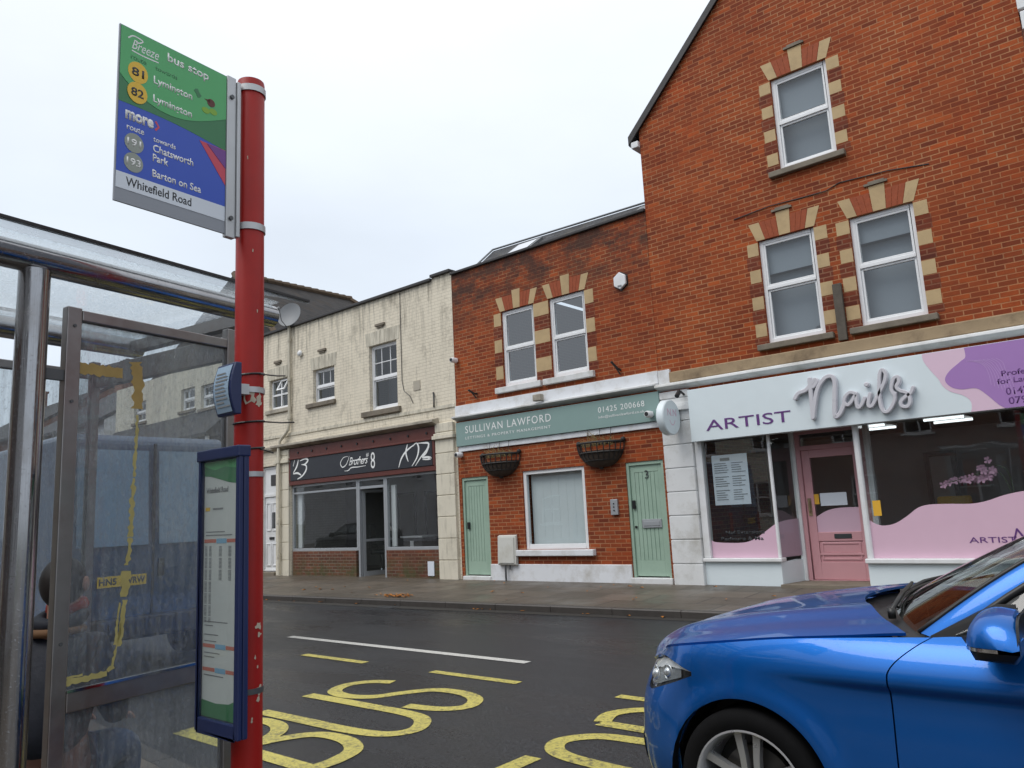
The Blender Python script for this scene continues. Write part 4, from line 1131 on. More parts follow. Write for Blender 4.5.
mb.quad((-3.52, 12.10, ZS+.05), (-3.54, 12.60, ZS+.05), (-3.54, 12.60, 2.58), (-3.52, 12.10, 2.58))
mb.build('pane', M['shopglass'], sw)
# frosted pink wave film on the glass
def film(name, top, base, y, mat, f=None):
    q = crom(top, 6); pts = [(p.x, p.y) for p in q]
    mb = MB()
    for i in range(len(pts)-1):
        a, b = pts[i], pts[i+1]
        P = f or (lambda x, z: (x, y, z))
        mb.quad(P(a[0], base), P(b[0], base), P(b[0], b[1]), P(a[0], a[1]))
    return mb.build(name, mat, sl_w if top[0][0] < -4 else sw)
film('pink_film', [(-5.995, .90), (-5.89, .86), (-5.45, .85), (-5.22, .92), (-4.98, 1.07), (-4.875, 1.14)], ZS+.062, 12.044, M['pink_vinyl'])
film('pink_film', [(-4.85, 1.15), (-4.78, 1.18), (-4.70, 1.19)], ZS+.062, 0, M['pink_vinyl'], lambda x, z: (x-.006, 12.07+(x+4.85)/.15*.53-.004, z))
film('pink_film', [(-3.485, 1.15), (-3.40, 1.09), (-3.29, 1.06), (-3.13, 1.09), (-2.96, 1.19), (-2.82, 1.29), (-2.67, 1.33), (-2.43, 1.33), (-2.15, 1.32), (-1.96, 1.35), (-1.77, 1.41), (-1.57, 1.45), (-1.3, 1.47), (-1.06, 1.44)], ZS+.052, 12.044, M['pink_vinyl'])
text('ARTIST', M['plum'], sw, (-2.24, 12.040, .80), FR, FU, width=.55, height=.075, ext=.001)
text('Na', M['plum'], sw, (-1.73, 12.040, .83), FR, FU, width=.26, height=.15, shear=.3, ext=.001)
text('Nail Extensions', M['ink_dark'], sl_w, (-5.73, 12.043, .985), FR, FU, width=.66, height=.058, ext=.001, weight=.02)
text('Pedicure & Ma', M['ink_dark'], sl_w, (-5.82, 12.043, .885), FR, FU, width=.72, height=.058, ext=.001, weight=.02)
pl = MB().box(-5.87, -5.25, 12.056, 12.060, 1.46, 2.28).build('price_list', M['flag_white'], sl_w)
mb = MB(); rnd = random.Random(5)
for c_ in range(2):
    for k in range(17):
        z = 2.14-k*.037
        if k in (5, 11): continue
        xx = -5.83+c_*.30; mb.box(xx, xx+rnd.uniform(.14, .25), 12.052, 12.0555, z-.006, z+.006)
mb.box(-5.72, -5.55, 12.052, 12.0555, 2.18, 2.23)
mb.build('list_line', M['ink'], pl)
mb = MB(); 
for k in range(5): mb.box(-5.83, -5.83+rnd.uniform(.3, .5), 12.052, 12.0555, 1.48+k*.016-.004, 1.48+k*.016+.003)
MB().box(-3.41, -3.30, 12.041, 12.044, 1.20, 1.42).build('sticker', M['warn'], sw)
# lobby: floor, soffit, door
MB().box(-4.84, -3.46, 11.9, 12.7, .14, .215).build('door_step', M['sill_stone'], gb)
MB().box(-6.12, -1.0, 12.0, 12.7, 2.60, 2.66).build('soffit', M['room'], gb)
mb = MB(); y = 12.62
frame_rect(mb, -4.66, -3.585, .215, 2.60, .07, y, y+.09, wb=.01); mb.box(-4.59, -3.655, y+.005, y+.085, 2.27, 2.34)
mb.build('door_frame', M['pink'], gb, bevel=.008)
mb = MB(); a, b = -4.585, -3.66; y0 = y+.025
mb.box(a, a+.13, y0, y0+.045, .23, 2.265); mb.box(b-.13, b, y0, y0+.045, .23, 2.265)
for p, q in ((.23, .50), (.60, .64), (.82, .96), (2.14, 2.265)): mb.box(a+.13, b-.13, y0, y0+.045, p, q)
mb.box(a+.13, b-.13, y0+.018, y0+.035, .50, .60); mb.box(a+.13, b-.13, y0+.018, y0+.035, .64, .82)
frame_rect(mb, a+.16, b-.16, .53, .80, .03, y0+.006, y0+.02)
dr = mb.build('door', M['pink'], gb, bevel=.006)
MB().quad((a+.13, y0+.025, .96), (b-.13, y0+.025, .96), (b-.13, y0+.025, 2.14), (a+.13, y0+.025, 2.14)).build('pane', M['shopglass'], dr)
mb = MB(); q = crom([(a+.13, 1.20), (a+.3, 1.29), (a+.5, 1.33), (b-.13, 1.33)], 6)
for i in range(len(q)-1): mb.quad((q[i].x, y0+.02, .96), (q[i+1].x, y0+.02, .96), (q[i+1].x, y0+.02, q[i+1].y), (q[i].x, y0+.02, q[i].y))
mb.build('pink_film', M['pink_vinyl'], dr)
mb = MB(); mb.box(-4.20, -3.94, y0-.012, y0+.002, .86, .93); mb.build('letterbox', M['ink_dark'], dr, bevel=.004)
mb = MB(); mb.box(a+.03, a+.085, y0-.012, y0+.002, 1.22, 1.5); mb.tube([(a+.06, y0-.01, 1.27), (a+.06, y0-.05, 1.30), (a+.06, y0-.05, 1.44), (a+.06, y0-.01, 1.47)], .012, 6); mb.build('handle', M['band_stone'], dr)
MB().box(-4.36, -3.95, y0+.014, y0+.018, 1.37, 1.57).build('notice', M['flag_white'], dr)
MB().box(-4.47, -4.38, y0+.014, y0+.018, 1.40, 1.56).build('notice', M['warn'], dr)
MB().quad((-4.59, y+.04, 2.34), (-3.655, y+.04, 2.34), (-3.655, y+.04, 2.53), (-4.59, y+.04, 2.53)).build('transom_pane', M['shopglass'], gb)
# wall behind pilaster gaps
mb = MB(); mb.box(GX0, -6.12, 12.0, 12.25, GZ, 3.395); mb.box(-1.0, GX1, 12.0, 12.25, GZ, 3.395); mb.box(-6.12, -1.0, 12.02, 12.25, 2.665, 3.395); mb.build('pier', M['white_pil'], gb)

# salon fascia sign
sg = thing('shop_sign', 'deep white and purple nail salon sign with raised script lettering', 'sign', (-3.6, 11.85, 3.0))
MB().box(-6.15, -.86, 11.80, 11.995, 2.55, 3.43).build('board', M['sign_white'], sg, bevel=.006)
ys = 11.797
def patch(name, left, right_x, z0, z1, y, mat):
    q = crom(left, 6); mb = MB()
    poly = [(p.x, min(max(p.y, z0), z1)) for p in q]
    poly = poly + [(right_x, z0), (right_x, z1)]
    return mb.prism(poly, 'y', y, y+.003).build(name, mat, sg)
patch('print', [(-2.52, 3.425), (-2.51, 3.32), (-2.44, 3.18), (-2.36, 3.05), (-2.32, 2.95), (-2.24, 2.86), (-2.10, 2.79), (-2.02, 2.71), (-2.01, 2.62), (-2.03, 2.555)], -.865, 2.555, 3.425, ys, M['lilac_pale'])
patch('print', [(-2.0, 3.425), (-2.0, 3.30), (-2.06, 3.25), (-2.22, 3.13), (-2.28, 3.02), (-2.22, 2.92), (-2.1, 2.87), (-1.93, 2.86), (-1.82, 2.76), (-1.70, 2.61), (-1.63, 2.555)], -.865, 2.555, 3.425, ys-.003, M['purple'])
mb = MB()
for k in range(8):
    o = k*.045
    mb.stroke([(-2.0+o*1.1, 3.24-o*.05), (-1.90+o, 3.22-o*.2), (-1.80+o*.75, 3.15-o*.35), (-1.76+o*.75, 3.03-o*.3), (-1.75+o*.85, 2.88-o*.6)], .006, vert(ys-.0045))
mb.build('pattern', M['purple_line'], sg, fix=False)
text('ARTIST', M['plum'], sg, (-5.86, 11.799, 2.705), FR, FU, width=1.42, height=.175, ext=.006)
NL = {
 'N1': [(-4.32, 3.04), (-4.26, 3.11), (-4.15, 3.14), (-4.07, 3.21), (-4.0, 3.28), (-3.97, 3.25), (-4.02, 3.19), (-4.07, 3.17)],
 'N2': [(-4.07, 3.30), (-4.075, 3.08), (-4.08, 2.87), (-4.085, 2.71)],
 'N3': [(-4.08, 2.72), (-4.04, 2.9), (-3.97, 3.13), (-3.86, 3.27), (-3.76, 3.30), (-3.71, 3.22), (-3.735, 2.99), (-3.765, 2.73), (-3.74, 2.69), (-3.68, 2.74), (-3.61, 2.86)],
 'a': [(-3.43, 2.99), (-3.51, 3.02), (-3.58, 2.97), (-3.61, 2.89), (-3.57, 2.84), (-3.51, 2.88), (-3.43, 2.98), (-3.44, 2.89), (-3.43, 2.79), (-3.38, 2.81), (-3.32, 2.91)],
 'i': [(-3.24, 2.96), (-3.27, 2.87), (-3.28, 2.79), (-3.23, 2.79), (-3.16, 2.89)],
 'l': [(-3.16, 2.89), (-3.04, 3.08), (-3.0, 3.21), (-3.04, 3.28), (-3.08, 3.21), (-3.11, 3.01), (-3.12, 2.81), (-3.09, 2.69), (-3.02, 2.69), (-2.94, 2.8), (-2.91, 2.92)],
 's': [(-2.92, 2.9), (-2.95, 2.99), (-2.91, 3.12), (-2.85, 3.15), (-2.84, 3.08), (-2.88, 3.01), (-2.84, 2.95), (-2.75, 2.9), (-2.73, 2.79), (-2.77, 2.72), (-2.84, 2.73), (-2.85, 2.79), (-2.79, 2.85), (-2.71, 2.9), (-2.67, 2.97)]}
mb = MB()
for k, l in NL.items():
    q = crom(l, 5)
    r = .032 if k[0] == 'N' else .026
    # flat-faced raised stroke: slab ribbon front plus side walls
    n = len(q); L = []; R_ = []
    for i in range(n):
        t = q[min(i+1, n-1)]-q[max(i-1, 0)]; t.normalize(); nn = Vector((-t.y, t.x)); L.append(q[i]+nn*r); R_.append(q[i]-nn*r)
    rows = []
    yb, yf = 11.79, 11.715-.0017*(list(NL).index(k)+1)
    for i in range(n):
        rows.append([(L[i].x, yb, L[i].y), (L[i].x, yf+.012, L[i].y), (q[i].x+(L[i].x-q[i].x)*.7, yf, q[i].y+(L[i].y-q[i].y)*.7), (q[i].x+(R_[i].x-q[i].x)*.7, yf, q[i].y+(R_[i].y-q[i].y)*.7), (R_[i].x, yf+.012, R_[i].y), (R_[i].x, yb, R_[i].y)])
    mb.grid(rows, 0, True)
    mb.lathe([(0, yf-.0006), (r*.7, yf-.0006), (r*.985, yf+.012), (r*.985, yb)], (q[0].x, 0, q[0].y), 'y', 12); mb.lathe([(0, yf-.0008), (r*.7, yf-.0008), (r*.985, yf+.012), (r*.985, yb)], (q[-1].x, 0, q[-1].y), 'y', 12)
mb.lathe([(0, yf), (.025, yf), (.036, yf+.012), (.036, yb)], (-3.27, 0, 3.10), 'y', 14)
mb.build('raised_lettering', M['letter_white'], sg, fix=False)
# only the readable part of the small print
text('Profession', M['plum'], sg, (-1.62, ys-.004, 2.975), FR, FU, width=.52, height=.075, ext=.001, weight=.015)
text('for Ladies a', M['plum'], sg, (-1.68, ys-.004, 2.875), FR, FU, width=.56, height=.075, ext=.001, weight=.015)
text('0142', M['plum'], sg, (-1.60, ys-.004, 2.725), FR, FU, width=.25, height=.095, ext=.001, weight=.01)
text('0791', M['plum'], sg, (-1.585, ys-.004, 2.60), FR, FU, width=.25, height=.095, ext=.001, weight=.01)

sg.location.x += .075; sg.location.z -= .025
# round projecting sign
rs = thing('round_sign', 'round white projecting sign with pink lettering on the white pilaster', 'sign', (-6.45, 11.6, 2.95))
ry = 11.60; rx = -6.36
dm = MB().lathe([(0, -.07), (.285, -.07), (.30, -.055), (.30, .055), (.285, .07), (0, .07)], (rx, ry, 2.96), 'x', 40).build('disc', M['sign_white'], rs, smooth=30)
text('N.N', M['pink_vinyl'], dm, (rx+.072, ry-.15, 2.98), (0, 1, 0), FU, width=.30, height=.12, ext=.001)
mb = MB(); mb.stroke([(-.09, -.05), (-.05, -.11), (0, -.13), (.05, -.11), (.09, -.05)], .014, lambda a, b: (rx+.073, ry+a, 2.96+b)); mb.build('emblem', M['pink_vinyl'], dm, fix=False)
MB().tube([(rx, ry+.28, 3.03), (rx, 11.93, 3.03)], .025, 8).build('arm', M['black'], rs)
MB().box(rx-.05, rx+.05, 11.905, 11.925, 2.88, 3.12).build('base_plate', M['black'], rs)
dk = thing('spot_lamp', 'small black lamp at the top left corner of the nail salon sign', 'lamp', (-6.2, 11.8, 3.38))
MB().tube([(-6.2, 11.92, 3.36), (-6.2, 11.82, 3.40), (-6.2, 11.74, 3.37)], .02, 8).build('arm', M['black'], dk); MB().cyl((-6.2, 11.76, 3.40), (-6.2, 11.66, 3.31), .04, 12).build('head', M['black'], dk)

# things inside the shops
for i, (x, y, lab) in enumerate(((-3.62, 13.3, 'lit ceiling tube pair in the salon just right of the pink door'), (-2.52, 13.3, 'lit ceiling tube pair in the salon nearest the purple end of the sign'))):
    t = thing('ceiling_light', lab, 'ceiling light', (x, y, 2.62), group='lit tubes on the salon ceiling')
    MB().box(x-.28, x+.28, y-.38, y+.38, 2.60, 2.638).build('housing', M['upvc'], t)
    for q in (-.33, .33): MB().cyl((x-.27, y+q, 2.578), (x+.27, y+q, 2.578), .019, 10).build('tube', M['tubelight'], t)
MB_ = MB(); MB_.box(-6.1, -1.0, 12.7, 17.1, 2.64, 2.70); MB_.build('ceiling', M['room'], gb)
oc = thing('orchid', 'pink orchid spray on the salon window board', 'plant', (-1.9, 12.5, 1.2))
mb = MB(); mb.lathe([(.0, 0), (.07, 0), (.09, .16), (.08, .16)], (-1.72, 12.5, 1.02), 'z', 16); mb.build('pot', M['white'], oc, smooth=30)
mb = MB(); stems = [[(-1.72, 12.5, 1.15), (-1.74, 12.46, 1.5), (-1.85, 12.42, 1.74), (-2.05, 12.4, 1.72), (-2.45, 12.38, 1.62)], [(-1.72, 12.5, 1.15), (-1.70, 12.46, 1.5), (-1.74, 12.42, 1.75), (-1.86, 12.4, 1.82)]]
for s_ in stems: mb.tube([tuple(p) for p in crom(s_, 5)], .006, 5)
mb.build('stem', M['leafgreen'], oc)
mb = MB(); rnd = random.Random(4)
for k in range(22):
    if k < 13: u = k/12; x = -2.5+.62*u; z = 1.60+.12*u
    else: x = -1.98+rnd.uniform(-.08, .12); z = 1.60+rnd.uniform(0, .27)
    y = 12.36+rnd.uniform(-.04, .05); x += rnd.uniform(-.02, .02); z += rnd.uniform(-.05, .05)
    for q in range(5):
        a = 2*pi*q/5+rnd.uniform(-.2, .2); s = .042
        mb.add([(x, y, z), (x+s*cos(a-.5), y-.012, z+s*sin(a-.5)), (x+s*1.35*cos(a), y-.02, z+s*1.35*sin(a)), (x+s*cos(a+.5), y-.012, z+s*sin(a+.5))], [(0,1,2,3)])
mb.build('flower', M['petal'], oc, fix=False)
mb = MB()
for k in range(5):
    a = -1.2+.6*k; mb.add([(-1.72, 12.5, 1.16), (-1.72+.12*sin(a)-.03, 12.47, 1.24), (-1.72+.26*sin(a), 12.45, 1.20), (-1.72+.12*sin(a)+.03, 12.5, 1.20)], [(0,1,2,3)])
mb.build('leaf', M['leafgreen'], oc, fix=False)
def salon_chair(x, y, mat, label, rot=0.):
    t = thing('salon_chair', label, 'chair', (x, y, .17), rotz=rot)
    MB().box(-.26, .26, -.26, .26, .42, .54).build('seat', mat, t, bevel=.05, seg=3)
    MB().box(-.26, .26, .20, .32, .56, 1.25).build('backrest', mat, t, bevel=.05, seg=3)
    for s in (-1, 1): MB().tube([(s*.3, .2, .5), (s*.31, .2, .70), (s*.31, -.2, .70), (s*.3, -.24, .5)], .03, 8).build('armrest', M['black'], t)
    MB().lathe([(0, 0), (.26, 0), (.26, .02), (.05, .05), (.04, .42)], (0, 0, 0), 'z', 20).build('pedestal', M['chrome'], t, smooth=30)
salon_chair(-2.75, 14.4, M['amber'], 'yellow backed salon chair behind the pink wave window', .4)
salon_chair(-2.0, 14.9, M['leather'], 'black salon chair deep behind the orchid', -.3)
salon_chair(-13.55, 13.6, M['leather'], 'black barber chair behind the right barber window', 2.6)
salon_chair(-16.6, 13.9, M['leather'], 'black barber chair behind the left barber window', 2.2)
for i, (x, lab) in enumerate(((-17.2, 'tall wall mirror at the far left inside the barber shop'), (-16.0, 'tall wall mirror nearest the barber door inside the shop'), (-13.2, 'tall wall mirror inside the right barber window'))):
    t = thing('wall_mirror', lab, 'mirror', (x, 15.38, 1.0))
    fm = MB(); frame_rect(fm, x-.4, x+.4, .95, 2.25, .05, 15.33, 15.395); fm.build('frame', M['black'], t); MB().box(x-.35, x+.35, 15.36, 15.37, 1.0, 2.2).build('glass', M['chrome'], t)
for i, (x, z, w_, lab) in enumerate(((-2.9, 1.55, .9, 'white shelf of polish bottles on the salon wall left of the orchid'), (-1.6, 1.75, .7, 'white shelf of polish bottles on the salon wall behind the orchid'))):
    t = thing('wall_shelf', lab, 'shelf', (x, 15.7, z))
    MB().box(x-w_/2, x+w_/2, 15.58, 15.79, z, z+.03).build('board', M['white'], t)
    rnd = random.Random(i); mats_ = [M['pink_vinyl'], M['purple'], M['petal'], M['flag_red']]
    for k in range(9): MB().lathe([(0, 0), (.022, 0), (.024, .06), (.01, .07), (.01, .12), (0, .12)], (x-w_/2+.06+k*(w_-.12)/8, 15.68, z+.032), 'z', 10).build('bottle', mats_[rnd.randrange(4)], t, smooth=40)
t = thing('wardrobe_screen', 'dark framed panel standing at the back of the salon', 'screen', (-3.0, 15.2, .17)); frame_rect(mb_ := MB(), -3.35, -2.85, .18, 2.2, .08, 15.2, 15.26); mb_.build('frame', M['black'], t); MB().box(-3.27, -2.93, 15.22, 15.24, .27, 2.1).build('panel', M['net'], t)
ct = thing('reception_counter', 'dark counter with white top just inside the barber door', 'counter', (-14.75, 13.4, .17))
MB().box(-15.0, -14.3, 13.25, 13.8, .17, 1.02).build('cabinet', M['room_dark'], ct, bevel=.01)
MB().box(-15.05, -14.25, 13.2, 13.85, 1.025, 1.07).build('top', M['white'], ct, bevel=.008)
MB().box(-14.72, -14.60, 13.235, 13.248, .55, .95).build('towel', M['white'], ct)
mr_ = thing('salon_desk', 'white nail desk behind the pink wave window', 'desk', (-2.6, 13.6, .17))
MB().box(-3.1, -2.3, 13.3, 13.7, .88, .93).build('top', M['white'], mr_, bevel=.01)
for a in (-3.06, -2.38): MB().box(a, a+.05, 13.34, 13.66, .17, .878).build('leg', M['white'], mr_)

# ============================================================ neighbours
lt = thing('cream_terrace', 'cream rendered terrace further up the street with slate canopy and brown roof', 'building', (-24.8, YF, .2))
hs = [(-24.2, -23.3, 5.28, 6.0), (-22.9, -21.9, 5.2, 5.95), (-27.6, -26.7, 5.28, 6.0), (-28.2, -26.0, .8, 2.6), (-23.9, -21.3, .8, 2.6), (-25.6, -24.7, .22, 2.4)]
wall(MB(), -29.1, -20.31, GZ, 6.66, hs, YF, 12.25).build('wall', M['cream_left'], lt)
panel_wall_box(lt, -29.1, -20.31, 20.5, 6.6, mat=M['cream_left'])
interior(lt, -28.8, -20.6, 20.2, .17, 3.55, M['room'], M['room_floor'], 16)
for (a, b, c_, d) in hs[:3]: win(lt, a, b, c_, d, YF, (c_+d)/2, fr=.05, sill=(a-.1, b+.1, c_-.1, c_-.004, .07), backing=[(a+.03, b-.03, c_, d, .3)], backing_mat=M['room_dark'])  # dark sheets painted as unlit rooms behind these three windows
for (a, b, c_, d) in hs[3:5]: win(lt, a, b, c_, d, YF, None, fr=.06, sill=(a-.1, b+.1, c_-.1, c_-.004, .07), glass=M['shopglass'], name='shop_window')
mb = MB(); mb.box(-25.59, -24.71, 12.1, 12.15, .22, 2.39); mb.build('door', M['navy'], lt, bevel=.01)
mb = MB(); mb.add([(-29.1, 10.95, 4.2), (-20.6, 10.95, 4.2), (-20.6, 12.0, 5.12), (-29.1, 12.0, 5.12), (-29.1, 10.95, 4.1), (-20.6, 10.95, 4.1), (-20.6, 12.0, 4.1), (-29.1, 12.0, 4.1)], [(0,1,2,3), (0,4,5,1), (4,7,6,5), (1,5,6,2), (0,3,7,4)]); mb.build('canopy', M['slate'], lt)
mb = MB()
for x in (-29.0, -24.3, -20.7): mb.cyl((x, 11.05, .15), (x, 11.05, 4.1), .06, 10)
mb.build('canopy_post', M['white'], lt)
# its roof: ridge running back from the street, hipped at the far end
mb = MB()
mb.add([(-27.4, 12.3, 6.62), (-18.9, 12.3, 6.62), (-22.6, 12.9, 9.72), (-22.6, 17.6, 9.72), (-18.9, 20.3, 6.62), (-27.4, 20.3, 6.62)], [(0,1,2), (1,4,3,2), (4,5,3), (5,0,2,3)])
rf = mb.build('roof', M['tile'], lt)
mb = MB()
for i in range(16): y = 12.9+i*.3; mb.tube([(-22.6, y, 9.74), (-22.6, y+.27, 9.74)], [.10, .13], 8)
mb.tube([(-22.6, 17.6, 9.74), (-18.9, 20.3, 6.66)], .1, 6); mb.tube([(-22.6, 12.9, 9.74), (-18.9, 12.3, 6.66)], .09, 6)
mb.build('ridge_tiles', M['ridge'], rf)
def chimney(parent, x, y, z0, z1, w=.9, d=.55, pots=3):
    mb = MB(); mb.box(x-w/2, x+w/2, y-d/2, y+d/2, z0, z1); mb.box(x-w/2-.06, x+w/2+.06, y-d/2-.06, y+d/2+.06, z1+.002, z1+.12)
    c = mb.build('chimney', M['orange_brick2'], parent); mb = MB()
    for i in range(pots): mb.lathe([(.1, 0), (.12, .06), (.10, .1), (.09, .42), (.11, .45), (.08, .45)], (x-w/2+w*(i+.5)/pots, y, z1+.122), 'z', 12)
    mb.build('chimney_pot', M['ridge'], c); return c
chimney(rf, -21.0, 21.2, 5.0, 8.6, 1.6, .5, 6)

def house(x0, x1, y0, y1, zb, eave, ridge, wallmat, roofmat, label, face, wins=(), shop=None, ch=True):
    """simple street house; face -1 looks to -Y, +1 looks to +Y"""
    cx = (x0+x1)/2; t = thing('terraced_house', label, 'house', (cx, (y0+y1)/2, zb))
    yf, yb = (y0, y0+.25) if face < 0 else (y1, y1-.25)
    hs = list(wins)+([shop] if shop else [])
    wall(MB(), x0, x1, zb-.08, eave, hs, yf, yb).build('wall', wallmat, t)
    mb = MB(); o0, o1 = (y0+.25, y1) if face < 0 else (y0, y1-.25)
    mb.box(x0, x0+.2, o0, o1, zb-.08, eave); mb.box(x1-.2, x1, o0, o1, zb-.08, eave)
    if face < 0: mb.box(x0+.2, x1-.2, y1-.2, y1, zb-.08, eave)
    else: mb.box(x0+.2, x1-.2, y0, y0+.2, zb-.08, eave)
    ym = (y0+y1)/2
    mb.prism([(y0+.02, eave+.001), (y1-.02, eave+.001), (ym, ridge-.05)], 'x', x0+.02, x0+.22); mb.prism([(y0+.02, eave+.001), (y1-.02, eave+.001), (ym, ridge-.05)], 'x', x1-.22, x1-.02)
    mb.build('side_walls', wallmat, t)
    MB().box(x0+.21, x1-.21, y0+.3, y1-.3, 3.3, 3.4).build('floor', M['room_dark'], t)
    mb = MB(); e = .3
    for ya, yb_ in ((y0-e, ym), (y1+e, ym)):
        za = eave-.15
        mb.add([(x0-.05, ya, za), (x1+.05, ya, za), (x1+.05, ym, ridge), (x0-.05, ym, ridge), (x0-.05, ya, za+.12), (x1+.05, ya, za+.12), (x1+.05, ym, ridge+.12), (x0-.05, ym, ridge+.12)], [(0,1,2,3), (4,7,6,5), (0,4,5,1), (1,5,6,2), (0,3,7,4)])
    rf = mb.build('roof', roofmat, t)
    if ch: chimney(rf, x0+.7, ym, ridge-.4, ridge+1.0)
    for (a, b, c_, d) in wins:
        mb = MB(); ya, yb2 = (yf+.08, yf+.15) if face < 0 else (yf-.15, yf-.08)
        frame_rect(mb, a, b, c_, d, .07, ya, yb2); mb.box(a+.07, b-.07, ya+.002, yb2-.002, (c_+d)/2-.03, (c_+d)/2+.03); mb.box((a+b)/2-.025, (a+b)/2+.025, ya+.004, yb2-.004, c_+.07, d-.07)
        w = mb.build('window', M['upvc'], t)
        yg = (ya+yb2)/2; MB().quad((a+.07, yg, c_+.07), (b-.07, yg, c_+.07), (b-.07, yg, d-.07), (a+.07, yg, d-.07)).build('pane', M['glass'], w)
        MB().box(a-.1, b+.1, *((yf-.08, yf+.07) if face < 0 else (yf-.07, yf+.08)), c_-.1, c_-.004).build('sill', M['white'], w)
    if shop:
        a, b, c_, d = shop; mb = MB(); ya, yb2 = (yf+.05, yf+.12) if face < 0 else (yf-.12, yf-.05)
        frame_rect(mb, a, b, c_, d, .08, ya, yb2)
        for k in (1, 2): mb.box(a+(b-a)*k/3-.04, a+(b-a)*k/3+.04, ya+.002, yb2-.002, c_+.08, d-.08)
        w = mb.build('shop_window', M['upvc'], t); yg = (ya+yb2)/2
        MB().quad((a+.08, yg, c_+.08), (b-.08, yg, c_+.08), (b-.08, yg, d-.08), (a+.08, yg, d-.08)).build('pane', M['shopglass'], w)
    return t
def wr(x0, x1, n, za, zb, w=.95): return [(x0+(x1-x0)*(i+.5)/n-w/2, x0+(x1-x0)*(i+.5)/n+w/2, za, zb) for i in range(n)]
# far side, further along
house(-39.5, -30.6, 12.2, 20.5, .2, 5.8, 8.4, M['white_render'], M['slate'], 'white rendered house beyond the cream terrace, far up the street', -1, wr(-39.5, -30.6, 4, 3.9, 5.2), (-38.5, -31.6, .6, 2.5))
house(-52, -41, 12.4, 21, .2, 6.2, 9.0, M['orange_brick2'], M['tile'], 'brick house at the far left end of the street', -1, wr(-52, -41, 4, 3.9, 5.4), (-51, -42, .6, 2.5))
house(-.70, 7.6, 12.02, 21, .2, 6.6, 9.2, M['cream_left'], M['slate'], 'cream rendered house to the right of the gabled building', -1, wr(-.7, 7.6, 3, 4.1, 5.6), (.2, 6.8, .6, 2.6))
house(7.62, 17.5, 12.1, 21, .2, 6.4, 9.6, M['orange_brick2'], M['tile'], 'brick house at the right end of the terrace', -1, wr(7.6, 17.5, 4, 4.0, 5.5), (8.6, 16.5, .6, 2.6))
# near side, behind the camera: what the shop windows mirror
house(-46, -33, -15.5, -7.6, .16, 5.6, 8.2, M['white_render'], M['slate'], 'white house on the near side, far left of the shelter', 1, wr(-46, -33, 4, 3.8, 5.1), None)
house(-31.5, -22.2, -15.5, -7.6, .16, 5.7, 8.3, M['orange_brick2'], M['tile'], 'red brick house on the near side opposite the cream terrace', 1, wr(-31.5, -22.2, 3, 3.7, 5.1)+wr(-31.5, -22.2, 2, .9, 2.3, 1.2), None)
house(-22.1, -11.8, -15.5, -7.6, .16, 5.5, 8.0, M['cream_left'], M['slate'], 'cream house on the near side opposite the barber shop', 1, wr(-22.1, -11.8, 4, 3.6, 5.0)+wr(-22.1, -11.8, 3, .9, 2.3, 1.2), None)
house(-11.7, -2.4, -15.5, -7.6, .16, 5.6, 8.1, M['orange_brick2'], M['slate'], 'red brick house on the near side opposite the letting agency', 1, wr(-11.7, -2.4, 3, 3.7, 5.1)+wr(-11.7, -2.4, 2, .9, 2.3, 1.3), None)
house(-2.3, 8.5, -15.5, -7.6, .16, 5.4, 8.0, M['white_render'], M['tile'], 'white house on the near side behind the blue car', 1, wr(-2.3, 8.5, 4, 3.6, 5.0)+wr(-2.3, 8.5, 3, .9, 2.3, 1.2), None)
# ============================================================ bus stop post
PX, PY = -2.752, 1.642
post = thing('bus_stop_post', 'red bus stop pole with green and blue flag and navy timetable case', 'bus stop', (PX, PY, .11))
mb = MB(); mb.cyl((PX, PY, .05), (PX, PY, 3.35), .056, 28); mb.lathe([(.056, 0), (.054, .012), (.03, .022), (0, .025)], (PX, PY, 3.35), 'z', 28)
mb.build('pole', M['red'], post, smooth=40)
# chipped paint: ragged bare patches hugging the pole
mb = MB(); rnd = random.Random(11)
def chip(a0, z0, w, h, n=14):
    pts = []
    for i in range(n):
        t = 2*pi*i/n; f = rnd.uniform(.45, 1.15)
        a = a0+w*f*cos(t); z = z0+h*f*sin(t)
        pts.append((PX+.0570*cos(a), PY+.0570*sin(a), z))
    c = (PX+.0572*cos(a0), PY+.0572*sin(a0), z0)
    mb.add([c]+pts, [(0, i+1, (i+1) % n+1) for i in range(n)])
cam_a = atan2(-PY, -PX)
chip(cam_a+.25, 2.005, .75, .045); chip(cam_a+.7, 1.98, .35, .03); chip(cam_a-.6, 1.99, .12, .022)
for a, z, w, h in ((.8, 1.13, .30, .015), (.85, 1.10, .25, .010), (.7, .985, .10, .008), (.9, .90, .30, .020), (.75, .87, .22, .013), (.5, 1.02, .06, .01), (.3, .8, .08, .012), (.2, 2.6, .05, .01), (-.2, 3.0, .05, .01), (.4, 1.7, .05, .012), (.55, 2.35, .05, .008)): chip(cam_a+a, z, w, h, 12)
mb.build('bare_patch', M['bare'], post, fix=False)
def band(z, h=.022, r=.0595):
    m = MB(); m.lathe([(r-.004, -h/2), (r, -h/2), (r, h/2), (r-.004, h/2)], (PX, PY, z), 'z', 28); return m
